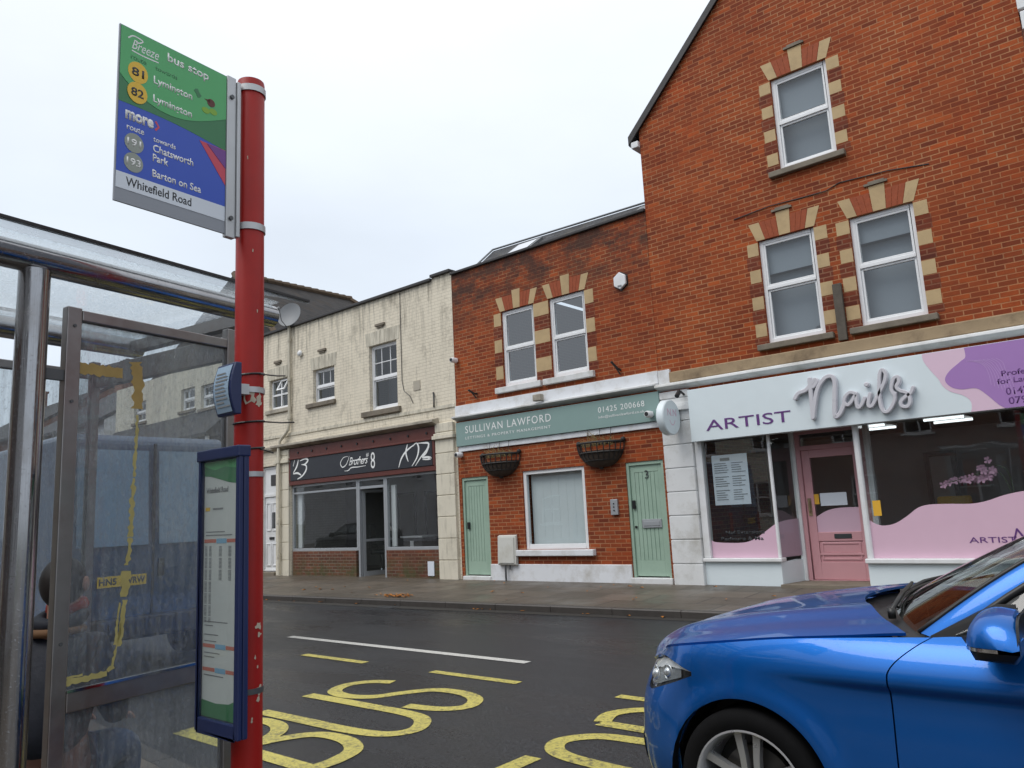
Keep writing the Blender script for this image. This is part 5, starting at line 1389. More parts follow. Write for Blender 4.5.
# flag: local frame u along the flag (away from pole towards the camera is 0), v up
fy = Vector((-.105, .9945, 0)).normalized(); fn = Vector((fy.y, -fy.x, 0))     # face normal (towards +X)
F0 = Vector((-2.745, 1.630, 0)) - fy*.561                                       # lower-left corner of the flag in plan
FW, FZ0, FZ1 = .449, 2.652, 3.333
def FP(u, v, o=0.): p = F0+fy*u+fn*o; return (p.x, p.y, FZ0+v)
FH = FZ1-FZ0
def fpoly(mb, pts, o, t=.0012):
    n = len(pts); vs = [FP(a, b, o) for a, b in pts]+[FP(a, b, o+t) for a, b in pts]
    mb.add(vs, [tuple(range(n)), tuple(range(2*n-1, n-1, -1))]+[(i, (i+1) % n, n+(i+1) % n, n+i) for i in range(n)]); return mb
mb = fpoly(MB(), [(0, 0), (FW, 0), (FW, FH), (0, FH)], -.004, .008)
flag = mb.build('flag', M['flag_grey'], post)
R3, U3 = tuple(fy), (0, 0, 1)
zB = .165*FH; zG = .565*FH
e = .004
fpoly(MB(), [(e, .075*FH), (FW-e, .075*FH), (FW-e, zB), (e, zB)], .0043).build('name_strip', M['flag_white'], flag)
fpoly(MB(), [(e, zB), (FW-e, zB), (FW-e, zG), (e, zG)], .0043).build('blue_panel', M['flag_blue'], flag)
# dark green band under the pale green lobe
dk_low = [(e+(FW-2*e)*i/12, zG-.005+.012*sin(pi*i/12)-.045*FH*(i/12)) for i in range(13)]
fpoly(MB(), dk_low+[(FW-e, FH-e), (e, FH-e)], .0049).build('green_band', M['green_dk'], flag)
lobe = [(e+(FW-2*e)*i/20, (.70-.125*sin(pi*(i/20)**.85)-.0*(i/20))*FH+.01) for i in range(21)]
fpoly(MB(), lobe+[(FW-e, FH-e), (e, FH-e)], .0062).build('green_panel', M['green_lt'], flag)
# red and purple wedge
fpoly(MB(), [(FW*.73, zG-.034), (FW-e, zG-.034), (FW-e, .295*FH)], .0056).build('wedge', M['flag_red'], flag)
fpoly(MB(), [(FW*.80, zG-.036), (FW-e, zG-.036), (FW-e, .40*FH)], .0069).build('wedge', M['flag_purple'], flag)
def ft(s, mat, u, v, w=None, h=None, o=.0076, shear=0., weight=0.): 
    return text(s, mat, flag, FP(u, v, o), R3, U3, width=w, height=h, ext=.0002, shear=shear, weight=weight)
ft('bus stop', M['letter'], .185, .893*FH, .178, .046, weight=.02)
ft('Breeze', M['letter'], .045, .885*FH, .105, .038, shear=.35)
mb = MB(); 
mb.stroke([(.030, .935*FH), (.050, .960*FH), (.085, .955*FH), (.075, .935*FH), (.06, .93*FH)], .005, lambda a, b: FP(a, b, .0078)); mb.stroke([(.045, .872*FH), (.09, .868*FH), (.15, .872*FH)], .005, lambda a, b: FP(a, b, .0078))
mb.build('swash', M['letter'], flag, fix=False)
ft('route', M['green_dk'], .042, .822*FH, .06, .018, weight=.01); ft('towards', M['green_dk'], .137, .822*FH, .09, .018, weight=.01)
def disc2(u, v, ru, rv, mat, name='route_disc', o=.0072):
    return fpoly(MB(), [(u+ru*cos(2*pi*i/28), v+rv*sin(2*pi*i/28)) for i in range(28)], o).build(name, mat, flag)
disc2(.071, .757*FH, .038, .041, M['amber']); disc2(.071, .639*FH, .038, .041, M['amber'])
ft('81', M['ink_dark'], .047, .733*FH, .047, .033, .0088, weight=.02); ft('82', M['ink_dark'], .047, .615*FH, .048, .033, .0088, weight=.02)
ft('Lymington', M['letter'], .132, .725*FH, .16, .040, weight=.02); ft('Lymington', M['letter'], .132, .615*FH, .16, .040, weight=.02)
# leaves and berry print
mb = MB()
for u, v, a, s in ((.315, .80*FH, 2.2, .018),): fpoly(mb, [(u+s*cos(a+t)*(1 if abs(cos(t)) > .5 else .5), v+s*sin(a+t)*(1 if abs(cos(t)) > .5 else .5)) for t in [2*pi*k/10 for k in range(10)]], .0072)
mb.build('print', M['green_dk'], flag)
mb = MB(); fpoly(mb, [(.375+.018*cos(2*pi*k/14), .775*FH+.017*sin(2*pi*k/14)) for k in range(14)], .0072); fpoly(mb, [(.345, .785*FH), (.37, .79*FH), (.37, .77*FH)], .0072); mb.build('print', M['oxblood'], flag)
mb = MB()
for u, v in ((.352, .715*FH), (.385, .725*FH)): fpoly(mb, [(u+.018*cos(2*pi*k/14), v+.013*sin(2*pi*k/14)) for k in range(14)], .0072)
mb.build('print', plain('lime_print', (.22, .42, .03), .4), flag)
ft('more', M['letter'], .030, .468*FH, .108, .036, .0060, weight=.05); 
mb = MB(); mb.stroke([(.145, .468*FH), (.158, .493*FH), (.145, .52*FH)], .008, lambda a, b: FP(a, b, .0062), smooth=False); mb.build('chevron', M['flag_red'], flag, fix=False)
ft('route', M['letter'], .037, .412*FH, .065, .020, .0060, weight=.015); ft('towards', M['letter'], .138, .40*FH, .09, .020, .0060, weight=.015)
disc2(.066, .347*FH, .036, .037, M['route_grey'], o=.0056); disc2(.066, .237*FH, .036, .037, M['route_grey'], o=.0056)
ft('191', M['letter'], .040, .328*FH, .052, .028, .0070, weight=.02); ft('193', M['letter'], .040, .218*FH, .053, .028, .0070, weight=.02)
ft('Chatsworth', M['letter'], .138, .340*FH, .165, .030, .0060, weight=.02); ft('Park', M['letter'], .138, .285*FH, .062, .030, .0060, weight=.02)
ft('Barton on Sea', M['letter'], .138, .195*FH, .200, .030, .0060, weight=.02)
ft('Whitefield Road', M['ink_dark'], .040, .098*FH, .258, .034, .0058, weight=.012)
# white channel that holds the flag + two clips
mb = MB()
def fbox(m, u0, u1, v0, v1, o0, o1):
    vs = [FP(u, v, o) for v in (v0, v1) for (u, o) in ((u0, o0), (u1, o0), (u1, o1), (u0, o1))]
    m.add(vs, [(0,3,2,1), (4,5,6,7), (0,1,5,4), (1,2,6,5), (2,3,7,6), (3,0,4,7)])
fbox(mb, FW-.002, FW+.040, -.012, FH+.004, -.012, .012)
fbox(mb, FW+.041, FW+.058, -.004, FH-.01, -.008, .02)
ch = mb.build('channel', M['galv'], post, bevel=.003)
for v in (.10*FH, .87*FH): MB().cyl(FP(FW+.018, v, .010), FP(FW+.018, v, .020), .009, 12).build('bolt', M['steel_dark'], ch)
for z in (3.315, 2.705):
    m = band(z, .028, .061); m.box(PX-.085, PX-.04, PY-.075, PY-.03, z-.016, z+.016); m.build('clamp_band', M['galv'], post, smooth=40)
# cable ties
for z, l in ((2.095, .10), (1.905, .16), (1.80, .02)):
    mb = MB(); mb.tube([(PX+.0585*cos(2*pi*i/24), PY+.0585*sin(2*pi*i/24), z+.006*sin(2*pi*i/24)) for i in range(24)], .004, 5, closed=True)
    mb.tube([(PX+.05, PY+.01, z), (PX+.06+l*.6, PY+.05, z-.015), (PX+.06+l, PY+.06, z-.02)], .003, 5)
    mb.build('cable_tie', M['black'], post)
# timetable case (faces the pavement)
cx0, cx1, cz0, cz1, cy0, cy1 = -2.856, -2.560, .778, 1.783, 1.490, 1.532
mb = MB(); mb.box(cx0, cx1, cy0+.02, cy1, cz0, cz1); frame_rect(mb, cx0, cx1, cz0, cz1, .020, cy0, cy0+.019, wb=.05); mb.box(cx0-.004, cx1+.004, cy0-.006, cy1+.004, cz1-.03, cz1+.012)
case = mb.build('timetable_case', M['navy'], post, bevel=.005)
yp = cy0+.018
a, b, c_, d = cx0+.021, cx1-.021, cz0+.052, cz1-.034
MB().box(a, b, yp-.001, yp+.001, c_, d).build('paper', M['paper'], case)
mb = MB(); H = d-c_; W = b-a
def pp(pts, o): 
    n = len(pts); mb.add([(a+u*W, yp-o, c_+v*H) for u, v in pts], [tuple(range(n))])
pp([(0, 1), (0, .945), (.2, .94), (.45, .925), (.7, .91), (1, .90), (1, 1)], .002); pp([(0, 0), (1, 0), (1, .085), (.75, .062), (.4, .055), (0, .062)], .002)
mb.build('green_print', M['green_dk'], case, fix=False)
mb = MB(); pp([(0, .985), (0, 1), (1, 1), (1, .96), (.6, .975), (.3, .965)], .0026); mb.build('green_print', M['green_lt'], case, fix=False)
text('Whitefield Road', M['ink'], case, (a+.06*W, yp-.002, c_+.872*H), FR, FU, width=.62*W, height=.022, ext=.0004, weight=.015)
mb = MB(); pp([(.04, .80), (.17, .80), (.17, .815), (.04, .815)], .002); mb.build('route_tab', M['amber'], case, fix=False)
mb = MB(); rnd = random.Random(8)
pp([(.25, .803), (.55, .803), (.55, .811), (.25, .811)], .002)
for k in range(58):
    v = .655-k*.0052; w = .07
    if k % 9 == 8: continue
    for u in (.04, .16): pp([(u, v), (u+w, v), (u+w, v+.0025), (u, v+.0025)], .002)
    if k < 27:
        for u in (.44, .70): pp([(u, v), (u+w*1.2, v), (u+w*1.2, v+.0025), (u, v+.0025)], .002)
for v, u1 in ((.70, .8), (.713, .6), (.36, .7), (.345, .3), (.31, .45), (.285, .4), (.24, .5), (.225, .35), (.155, .6)): pp([(.06, v), (u1, v), (u1, v+.004), (.06, v+.004)], .002)
mb.build('timetable_line', M['ink'], case, fix=False)
mb = MB()
for v in (.672, .262, .172): pp([(.02, v), (.36, v), (.36, v+.014), (.02, v+.014)], .002); pp([(.66, v), (.98, v), (.98, v+.014), (.66, v+.014)], .002)
mb.build('red_strip', plain('strip_red', (.55, .17, .12), .6), case, fix=False)
mb = MB()
for v in (.672, .262, .172): pp([(.37, v-.003), (.65, v-.003), (.65, v+.016), (.37, v+.016)], .002)
mb.build('blue_strip', plain('strip_blue', (.20, .42, .60), .6), case, fix=False)
MB().quad((cx0+.019, cy0+.008, cz0+.05), (cx1-.019, cy0+.008, cz0+.05), (cx1-.019, cy0+.008, cz1-.03), (cx0+.019, cy0+.008, cz1-.03)).build('cover', M['caseglass'], case)
mb = MB()
for z in (1.70, .9): mb.box(PX-.03, PX+.03, cy1+.002, PY-.04, z-.02, z+.02)
mb.build('bracket', M['galv'], post)
for z in (1.70, .9): band(z, .02).build('clamp_band', M['galv'] if z > 1 else M['steel_dark'], post, smooth=40)
# small curved real-time sign
mb = MB(); rows = []
sx0, sx1, sz0, sz1 = -2.735, -2.605, 1.915, 2.112
for i in range(9):
    v = i/8; z = sz0+(sz1-sz0)*v; yb = 1.50-.022*sin(pi*v)
    rows.append([(sx0, yb, z), (sx1, yb, z), (sx1, 1.525, z), (sx0, 1.525, z)])
mb.grid(rows, 0, True); mb.add(rows[0], [(0,1,2,3)]); mb.add(rows[-1], [(3,2,1,0)])
st = mb.build('stop_number_box', M['navy'], post, bevel=.004)
mb = MB(); rows = []
for i in range(9):
    v = .05+.9*i/8; z = sz0+(sz1-sz0)*v; yb = 1.4975-.022*sin(pi*v); rows.append([(sx0+.012, yb, z), (sx1-.012, yb, z)])
mb.grid(rows); mb.build('face', plain('pale_blue_print', (.30, .42, .55), .35), st)
mb = MB(); rnd = random.Random(2)
for k in range(10):
    v = .15+.07*k; z = sz0+(sz1-sz0)*v; yb = 1.496-.022*sin(pi*v)
    mb.quad((sx0+.025, yb, z), (sx0+.025+rnd.uniform(.05, .09), yb, z), (sx0+.025+rnd.uniform(.05, .09), yb, z+.006), (sx0+.025, yb, z+.006))
mb.build('print_line', M['ink'], st, fix=False)
mb = MB(); mb.box(-2.73, -2.68, 1.526, 1.60, 2.005, 2.045); mb.build('bracket', M['galv'], post)
band(2.03, .022, .0605).build('clamp_band', M['galv'], post, smooth=40)

# ============================================================ bus shelter (local frame: y to the road, x along the end)
SL = 1.10
sh = thing('bus_shelter', 'stainless steel bus shelter with wet glass panels and glazed roof', 'bus shelter', (-3.33, 1.89, .11), rotz=radians(9.4))
g0 = -.11        # local z = world z - .11
def Z(z): return z+g0
for x in (0, -SL):
    mb = MB(); mb.cyl((x, -.905, 0), (x, -.905, Z(2.5)), .054, 32); mb.lathe([(.09, 0), (.09, .012), (.056, .02)], (x, -.905, .002), 'z', 28)
    mb.build('post', M['steel'], sh, smooth=40)
# end beams (round tube with a rounded nose) + roof edge trims
for x in (0, -SL):
    mb = MB(); mb.tube([(x, -2.3, Z(2.545)), (x, .25, Z(2.545))], .055, 24); mb.build('beam', M['steel'], sh, smooth=50)
for y in (-2.25, .19): MB().box(-SL+.05, -.05, y-.03, y+.03, Z(2.51), Z(2.57)).build('cross_beam', M['steel_flat'], sh)
mb = MB(); mb.box(-SL-.06, .06, -2.34, .24, Z(2.604), Z(2.612)); mb.build('roof', M['roofglass'], sh)
mb = MB(); [mb.prism([(-2.35, Z(2.614)), (.02, Z(2.614)), (.26, Z(2.636)), (.44, Z(2.643)), (.44, Z(2.648)), (-2.35, Z(2.648))], 'x', x, x+.013) for x in (.055, -SL-.068)]
mb.build('roof_edge', M['roofedge'], sh)
mb = MB()
for x in (.061, -SL-.061): mb.box(x-.013, x+.013, -2.36, .44, Z(2.6485), Z(2.660))
mb.build('roof_trim', M['trim_dark'], sh)
# framed glass end panels
def end_panel(x):
    mb = MB(); t = .02; ya, yb = -.785, .0
    mb.box(x-t, x+t, ya, ya+.058, .12, Z(2.385)); mb.box(x-t, x+t, yb-.035, yb+.012, .0, Z(2.43))
    mb.box(x-t, x+t, ya+.059, yb-.036, Z(2.335), Z(2.378)); mb.box(x-t, x+t, ya+.059, yb-.036, Z(.862), Z(.938)); mb.box(x-t, x+t, ya+.059, yb-.036, .12, .17)
    p = mb.build('end_frame', M['steel_flat'], sh, bevel=.004)
    MB().box(x-.003, x+.003, ya+.059, yb-.036, Z(.938), Z(2.335)).build('pane', M['wetglass'], p)
    MB().box(x-.003, x+.003, ya+.059, yb-.036, .17, Z(.862)).build('pane', M['wetglass'], p)
    mb = MB(); mb.box(x+t+.001, x+t+.004, ya+.059, yb-.036, Z(.932), Z(.942)); mb.build('bright_edge', M['chrome'], p)
    mb = MB()
    for z in (.3, 1.0, 1.9, 2.2): mb.cyl((x+t, ya+.029, z), (x+t+.004, ya+.029, z), .007, 8)
    mb.build('rivet', M['steel_dark'], p)
    for z in (.35, 2.0): MB().box(x-.012, x+.012, -.87, ya, z-.02, z+.02).build('fixing', M['steel_dark'], p)
    return p
pn = end_panel(0); end_panel(-SL)
# rail and glass along the back (road-facing side is open), low seat rail
mb = MB(); mb.box(-SL+.03, -.03, -.02, .02, Z(2.285), Z(2.40)); mb.build('front_rail', M['steel_flat'], sh, bevel=.004)
mb = MB(); mb.box(-SL+.03, -.03, -2.26, -2.22, .12, .17); mb.box(-SL+.03, -.03, -2.26, -2.22, Z(2.3), Z(2.35)); mb.build('back_frame', M['steel_flat'], sh)
MB().box(-SL+.03, -.03, -2.243, -2.237, .17, Z(2.3)).build('back_pane', M['wetglass'], sh)
for x in (0, -SL): MB().box(x-.03, x+.03, -2.27, -2.21, 0, Z(2.5)).build('back_post', M['steel_flat'], sh)
mb = MB(); mb.box(-SL+.02, -.02+0, -.72, -.44, Z(.42), Z(.46)); mb.build('perch_seat', M['steel_dark'], sh, bevel=.01)
for x in (-.30, -SL+.30): MB().cyl((x, -.58, 0), (x, -.58, Z(.42)), .025, 10).build('seat_leg', M['steel_dark'], sh)
# torn tape on the near glass: ragged strips, outer face of the pane (x = +.004)
rnd = random.Random(21)
def gl(y, z): return (.0045, y, Z(z))
def rag(mb, pts, w, seed, jag=.35):
    r = random.Random(seed); q = [Vector(p) for p in pts]; out = []
    L = []; Rr = []
    tot = sum((q[i+1]-q[i]).length for i in range(len(q)-1))
    for i in range(len(q)-1):
        n = max(2, int((q[i+1]-q[i]).length/.012)); t = (q[i+1]-q[i]).normalized(); nn = Vector((-t.y, t.x))
        for k in range(n):
            p = q[i]+(q[i+1]-q[i])*k/n; ww = w*(1+r.uniform(-jag, jag*.4))/2; w2 = w*(1+r.uniform(-jag, jag*.4))/2
            L.append(p+nn*ww); Rr.append(p-nn*w2)
    n = len(L); mb.add([gl(p.x, p.y) for p in L]+[gl(p.x, p.y) for p in Rr], [(i, n+i, n+i+1, i+1) for i in range(n-1)])
mb = MB()
rag(mb, [(-.735, 2.147), (-.53, 2.150)], .05, 1, .3); rag(mb, [(-.487, 2.205), (-.472, 2.11), (-.471, 1.995)], .055, 2, .45)
mb.build('tape_strip', M['tape_brown'], pn, fix=False)
mb = MB()
rag(mb, [(-.47, 1.982), (-.479, 1.713)], .016, 3, .8); rag(mb, [(-.479, 1.72), (-.488, 1.471)], .024, 4, .8); rag(mb, [(-.484, 1.48), (-.497, 1.36)], .026, 13, .8); rag(mb, [(-.498, 1.35), (-.507, 1.238)], .040, 5, .45)
rag(mb, [(-.500, 1.238), (-.520, 1.051)], .022, 6, .5); rag(mb, [(-.522, 1.23), (-.538, 1.06)], .012, 7, .6); rag(mb, [(-.512, 1.15), (-.545, .985)], .014, 8, .7)
rag(mb, [(-.538, .992), (-.575, .970)], .022, 9, .6); rag(mb, [(-.565, .972), (-.735, .966)], .024, 10, .5); rag(mb, [(-.66, .985), (-.74, .982)], .010, 12, .6)
mb.build('tape_residue', M['tape'], pn, fix=False)
mb = MB(); rag(mb, [(-.20, .900), (-.13, .915)], .05, 14, .6); rag(mb, [(-.70, 2.357), (-.55, 2.356)], .028, 15, .5)
# ============================================================ hatchback
def smooth01(a, b, x): t = min(max((x-a)/(b-a), 0), 1); return t*t*(3-2*t)
def interp(tab, x):
    if x <= tab[0][0]: return tab[0][1]
    for (a, p), (b, q) in zip(tab, tab[1:]):
        if x <= b:
            t = (x-a)/(b-a); return p+(q-p)*t
    return tab[-1][1]
def sinterp(tab, x):
    """Catmull-Rom interpolation of a table"""
    n = len(tab)
    if x <= tab[0][0]: return tab[0][1]
    if x >= tab[-1][0]: return tab[-1][1]
    for i in range(n-1):
        if x <= tab[i+1][0]:
            x0, y0 = tab[i]; x1, y1 = tab[i+1]; h = x1-x0; t = (x-x0)/h
            m0 = (y1-tab[max(i-1, 0)][1])/(x1-tab[max(i-1, 0)][0]) if i > 0 else (y1-y0)/h
            m1 = (tab[min(i+2, n-1)][1]-y0)/(tab[min(i+2, n-1)][0]-x0) if i+2 < n else (y1-y0)/h
            return (2*t**3-3*t*t+1)*y0+(t**3-2*t*t+t)*h*m0+(-2*t**3+3*t*t)*y1+(t**3-t*t)*h*m1
OUT = [(0, 0), (.006, .2), (.035, .42), (.10, .58), (.22, .715), (.40, .80), (.62, .848), (.95, .872), (1.5, .882), (2.2, .8825), (3.0, .88), (3.5, .868), (3.85, .83), (4.08, .75), (4.22, .58), (4.29, .32), (4.31, 0)]
OD = crom([Vector(p) for p in OUT], 14)
OS = [0.0]
for i in range(1, len(OD)): OS.append(OS[-1]+(OD[i]-OD[i-1]).length)
OL = OS[-1]
def plan(s):
    s = min(max(s, 0), OL)
    lo, hi = 0, len(OS)-1
    while hi-lo > 1:
        m = (lo+hi)//2
        if OS[m] <= s: lo = m
        else: hi = m
    t = (s-OS[lo])/(OS[hi]-OS[lo]) if OS[hi] > OS[lo] else 0
    p = OD[lo]+(OD[hi]-OD[lo])*t
    a = OD[max(lo-1, 0)]; b = OD[min(hi+1, len(OD)-1)]
    d = (b-a).normalized()
    if lo == 0: d = Vector((0, 1))
    if hi == len(OD)-1: d = Vector((0, -1)) if s > OL-.01 else d
    n = Vector((-d.y, d.x))      # outward for y>0 half, x rearwards
    return p, n
def s_of_x(x):
    lo, hi = 0, len(OD)-1
    best = min(range(len(OD)-1), key=lambda i: 0 if OD[i].x <= x <= OD[i+1].x else 9+abs(OD[i].x-x))
    a, b = OD[best], OD[best+1]
    t = (x-a.x)/(b.x-a.x) if b.x > a.x else 0
    return OS[best]+(OS[best+1]-OS[best])*t
SIDE = [(.18, .060), (.25, .032), (.33, .014), (.45, .012), (.58, .020), (.70, .030), (.765, .028), (.784, .018), (.796, .004), (.808, .001), (.86, .018), (.92, .050), (.965, .092), (1.0, .125)]
SIDEF = [(.18, .060), (.25, .032), (.35, .010), (.50, .008), (.62, .011), (.70, .014), (.78, .017), (.84, .030), (.90, .058), (.95, .092)]
FRONT = [(.18, .06), (.25, .02), (.36, .0), (.50, .006), (.57, .016), (.63, .035), (.69, .062), (.75, .098), (.82, .15)]
REAR = [(.25, .05), (.38, .0), (.6, .0), (.75, .03), (.9, .055), (1.0, .08)]
ZT = [(0, .700), (.03, .722), (.10, .765), (.22, .812), (.40, .852), (.62, .884), (.9, .918), (1.2, .945), (1.47, .966), (2.2, .978), (3.2, .995), (3.9, 1.0), (4.31, .99)]
def inset(x, z):
    f = sinterp(FRONT, z); sf = sinterp(SIDEF, z); sd = sinterp(SIDE, z); rr = sinterp(REAR, z)
    a = smooth01(.12, .5, x); b = smooth01(.80, 1.34, x); c = smooth01(3.6, 4.1, x)
    v = f*(1-a)+sf*a
    v = v*(1-b)+sd*b
    return v*(1-c)+rr*c
XA, XR, ZA, RA = .77, 3.46, .318, .362
def flare(x, z):
    """slight swelling round the wheel arches"""
    o = 0
    for xa in (XA, XR):
        d = hypot(x-xa, z-ZA)
        o += .013*math.exp(-((d-RA-.012)/.055)**2)
    return o
def zbot(x):
    z = .20
    for xa in (XA, XR):
        if abs(x-xa) < RA: z = max(z, ZA+sqrt(RA*RA-(x-xa)**2))
    return z
def surf(s, z, o=0.):
    p, n = plan(s)
    k = -inset(p.x, z)+flare(p.x, z)+o
    q = p+n*k
    return (q.x, max(q.y, 0), z)

def make_car(name, label, xn, yc, paint, group=None):
    car = thing(name, label, 'car', (xn, yc, 0), group=group, local=True)
    def both(fn): return [fn(-1), fn(1)]
    def cols(x0, x1, n):
        xs = {x0+(x1-x0)*i/n for i in range(n+1)}
        for xa in (XA, XR):
            for k in range(33):
                x = xa-RA*cos(pi*k/32)
                if x0 < x < x1: xs.add(x)
            for d in (-.003, .003):
                for e in (-RA, RA):
                    if x0 < xa+e+d < x1: xs.add(xa+e+d)
        return sorted(xs)
    def panel(nm, sg, ss, zlo, zhi, nz=22, mat=None, solid=.014, o=0., parent=None, xshift=None):
        nz = int(nz*1.9)
        rows = []
        for s in ss:
            x = plan(s)[0].x; a, b = zlo(x), zhi(x); r = []
            for j in range(nz+1):
                z = a+(b-a)*j/nz
                if a < .69 and b > .8:
                    k_ = nz//2; z = a+(.70-a)*j/k_ if j <= k_ else .70+(b-.70)*(j-k_)/(nz-k_)
                s2 = s+(xshift(z, x) if xshift else 0)
                p = surf(s2, z, o); r.append((p[0], sg*p[1], z))
            rows.append(r)
        if sg > 0: rows = rows[::-1]
        return MB().grid(rows).build(nm, mat or paint, parent or car, smooth=True, solid=solid, fix=False)
    ztop = lambda x: sinterp(ZT, x)-.004
    # bumper with the wrap-round corners, mirrored halves joined in one mesh
    rows = []
    ss = [s_of_x(.52)*i/34 for i in range(35)]
    def zb_b(x): return max(zbot(x), .2)
    def zt_b(x): return interp([(0, .698), (.03, .718), (.085, .620), (.20, .628), (.40, .696), (.52, .742)], x)
    full = [(-1, s) for s in reversed(ss)]+[(1, s) for s in ss[1:]]
    for sg, s in full:
        x = plan(s)[0].x; r = []
        for j in range(23):
            z = zb_b(x)+(zt_b(x)-zb_b(x))*j/22
            p = surf(s, z); r.append((p[0], sg*p[1], z))
        rows.append(r)
    fb = MB().grid(rows).build('front_bumper', paint, car, smooth=True, solid=.014, fix=False)
    # air intakes and kidney openings
    mb = MB(); R = []
    for sg, s in [(a, b) for a, b in full if abs(plan(b)[0].y) < .46]:
        R.append([(surf(s, z, .004)[0], sg*surf(s, z)[1], z) for z in (.27, .32, .38, .43)])
    mb.grid(R); mb.build('lower_grille', M['black'], fb, smooth=True)
    for sg in (-1, 1):
        mb = MB(); R = [[(surf(s, z, .005)[0], sg*surf(s, z, .005)[1], z) for z in (.27, .31, .35, .38)] for s in [s_of_x(.04)+(s_of_x(.13)-s_of_x(.04))*k/8 for k in range(9)]]
        mb.grid(R); mb.build('side_intake', M['black'], fb, smooth=True)
        mb = MB(); pts = []
        for k in range(20):
            t = 2*pi*k/20; y = .15+.115*cos(t)*(1 if True else 0); z = .600+.080*(abs(sin(t))**.7)*(1 if sin(t) > 0 else -1)
            pts.append((surf(y, z)[0]-.012, sg*y, z))
        mb.add(pts, [tuple(range(20))]); gr = mb.build('grille', M['black'], fb)
        mb = MB(); mb.tube(pts, .010, 6, closed=True)
        for k in range(5):
            y = .075+.0375*k; mb.tube([(surf(y, .55)[0]-.014, sg*y, .55), (surf(y, .65)[0]-.014, sg*y, .65)], .005, 5)
        mb.build('grille_frame', M['chrome'], gr, smooth=True)
    # wings, doors, quarters
    door_x0, door_x1, rd_x1 = 1.372, 2.42, 3.18
    lamp_t = lambda x: interp([(.06, .728), (.18, .772), (.33, .790), (.43, .782), (.52, .756)], x)
    sweep = lambda z: .17*max(0, (z-.825)/.14)**1.6            # the shut line sweeps back under the mirror
    sh_w = lambda z, x: sweep(z)*max(0, (x-.9)/(1.366-.9))**2
    sh_d = lambda z, x: sweep(z)*max(0, 1-(x-1.372)/.7)**2
    for sg in (-1, 1):
        panel('front_wing', sg, [s_of_x(x) for x in cols(.525, 1.366, 44)], zbot, ztop, 30, xshift=sh_w)
        # strip above the lamp
        panel('lamp_brow', sg, [s_of_x(.03)+(s_of_x(.525)-s_of_x(.03))*i/18 for i in range(19)], lambda x: min(lamp_t(x)+.003, ztop(x)-.012), ztop, 5)
        panel('front_door', sg, [s_of_x(x) for x in cols(door_x0, door_x1, 24)], lambda x: .255, ztop, 26, xshift=sh_d)
        panel('rear_door', sg, [s_of_x(x) for x in cols(door_x1+.006, rd_x1, 16)], lambda x: max(.255, zbot(x)), ztop, 26)
        panel('rear_quarter', sg, [s_of_x(x) for x in cols(rd_x1+.006, 3.98, 30)], zbot, ztop, 26)
        panel('sill', sg, [s_of_x(x) for x in cols(1.14, 3.09, 20)], lambda x: .17, lambda x: .251, 4)
        # door handles
        for hx in (2.22, 3.02):
            p = surf(s_of_x(hx), .815); mb = MB(); mb.box(hx-.10, hx+.10, sg*p[1]-.012 if sg > 0 else sg*p[1]-.03, sg*p[1]+.03 if sg > 0 else sg*p[1]+.012, .80, .828); mb.build('door_handle', paint, car, bevel=.008)
    rows = []
    sr = [s_of_x(3.984)+(OL-s_of_x(3.984))*i/22 for i in range(23)]
    fullr = [(-1, s) for s in sr]+[(1, s) for s in reversed(sr[:-1])]
    for sg, s in fullr:
        x = plan(s)[0].x; rows.append([(surf(s, z)[0], sg*surf(s, z)[1], z) for z in [.25+(.72-.25)*j/12 for j in range(13)]])
    MB().grid(rows).build('rear_bumper', paint, car, smooth=True, solid=.014, fix=False)
    rows = []
    for sg, s in fullr:
        x = plan(s)[0].x; rows.append([(surf(s, z)[0], sg*surf(s, z)[1], z) for z in [.726+(.99-.726)*j/8 for j in range(9)]])
    MB().grid(rows).build('tailgate', paint, car, smooth=True, solid=.014, fix=False)
    for sg in (-1, 1):
        R = [[(surf(s, z, .006)[0], sg*surf(s, z, .006)[1], z) for z in (.77, .82, .88, .92)] for s in [s_of_x(3.99)+(s_of_x(4.24)-s_of_x(3.99))*k/8 for k in range(9)]]
        MB().grid(R).build('tail_lamp', M['tail'], car, smooth=True, solid=.004, fix=False)
    # inner dark shell under the gaps
    mb = MB()
    for sg in (-1, 1):
        xs = cols(.06, 4.2, 60); rows = []
        for x in xs:
            s = s_of_x(x); a, b = zbot(x)+.012, ztop(x)-.01
            rows.append([(surf(s, a+(b-a)*j/10, -.028)[0], sg*surf(s, a+(b-a)*j/10, -.028)[1], a+(b-a)*j/10) for j in range(11)])
        mb.grid(rows)
        for xa in (XA, XR):      # wheel-house liners
            mb.lathe([(RA+.004, -.30), (RA+.004, .0)], (xa, sg*.55 if sg > 0 else -.55+.30 - .0, ZA) if False else (xa, (.86 if sg > 0 else -.56), ZA), 'y', 20, 0, -.15, pi+.15)
            mb.lathe([(0.0, 0), (RA+.004, 0)], (xa, sg*.56, ZA), 'y', 20, 0, -.15, pi+.15)
    mb.quad((.1, -.7, .19), (4.2, -.7, .19), (4.2, .7, .19), (.1, .7, .19))
    mb.build('inner_shell', M['black'], car, fix=False)
    # bonnet
    NQ, NTT = 44, 33
    rows = []
    def zc(x): return sinterp([(.0, .708), (.05, .758), (.15, .826), (.35, .902), (.6, .955), (.9, 1.000), (1.3, 1.042)], x)
    xe0, xe1 = .030, 1.43
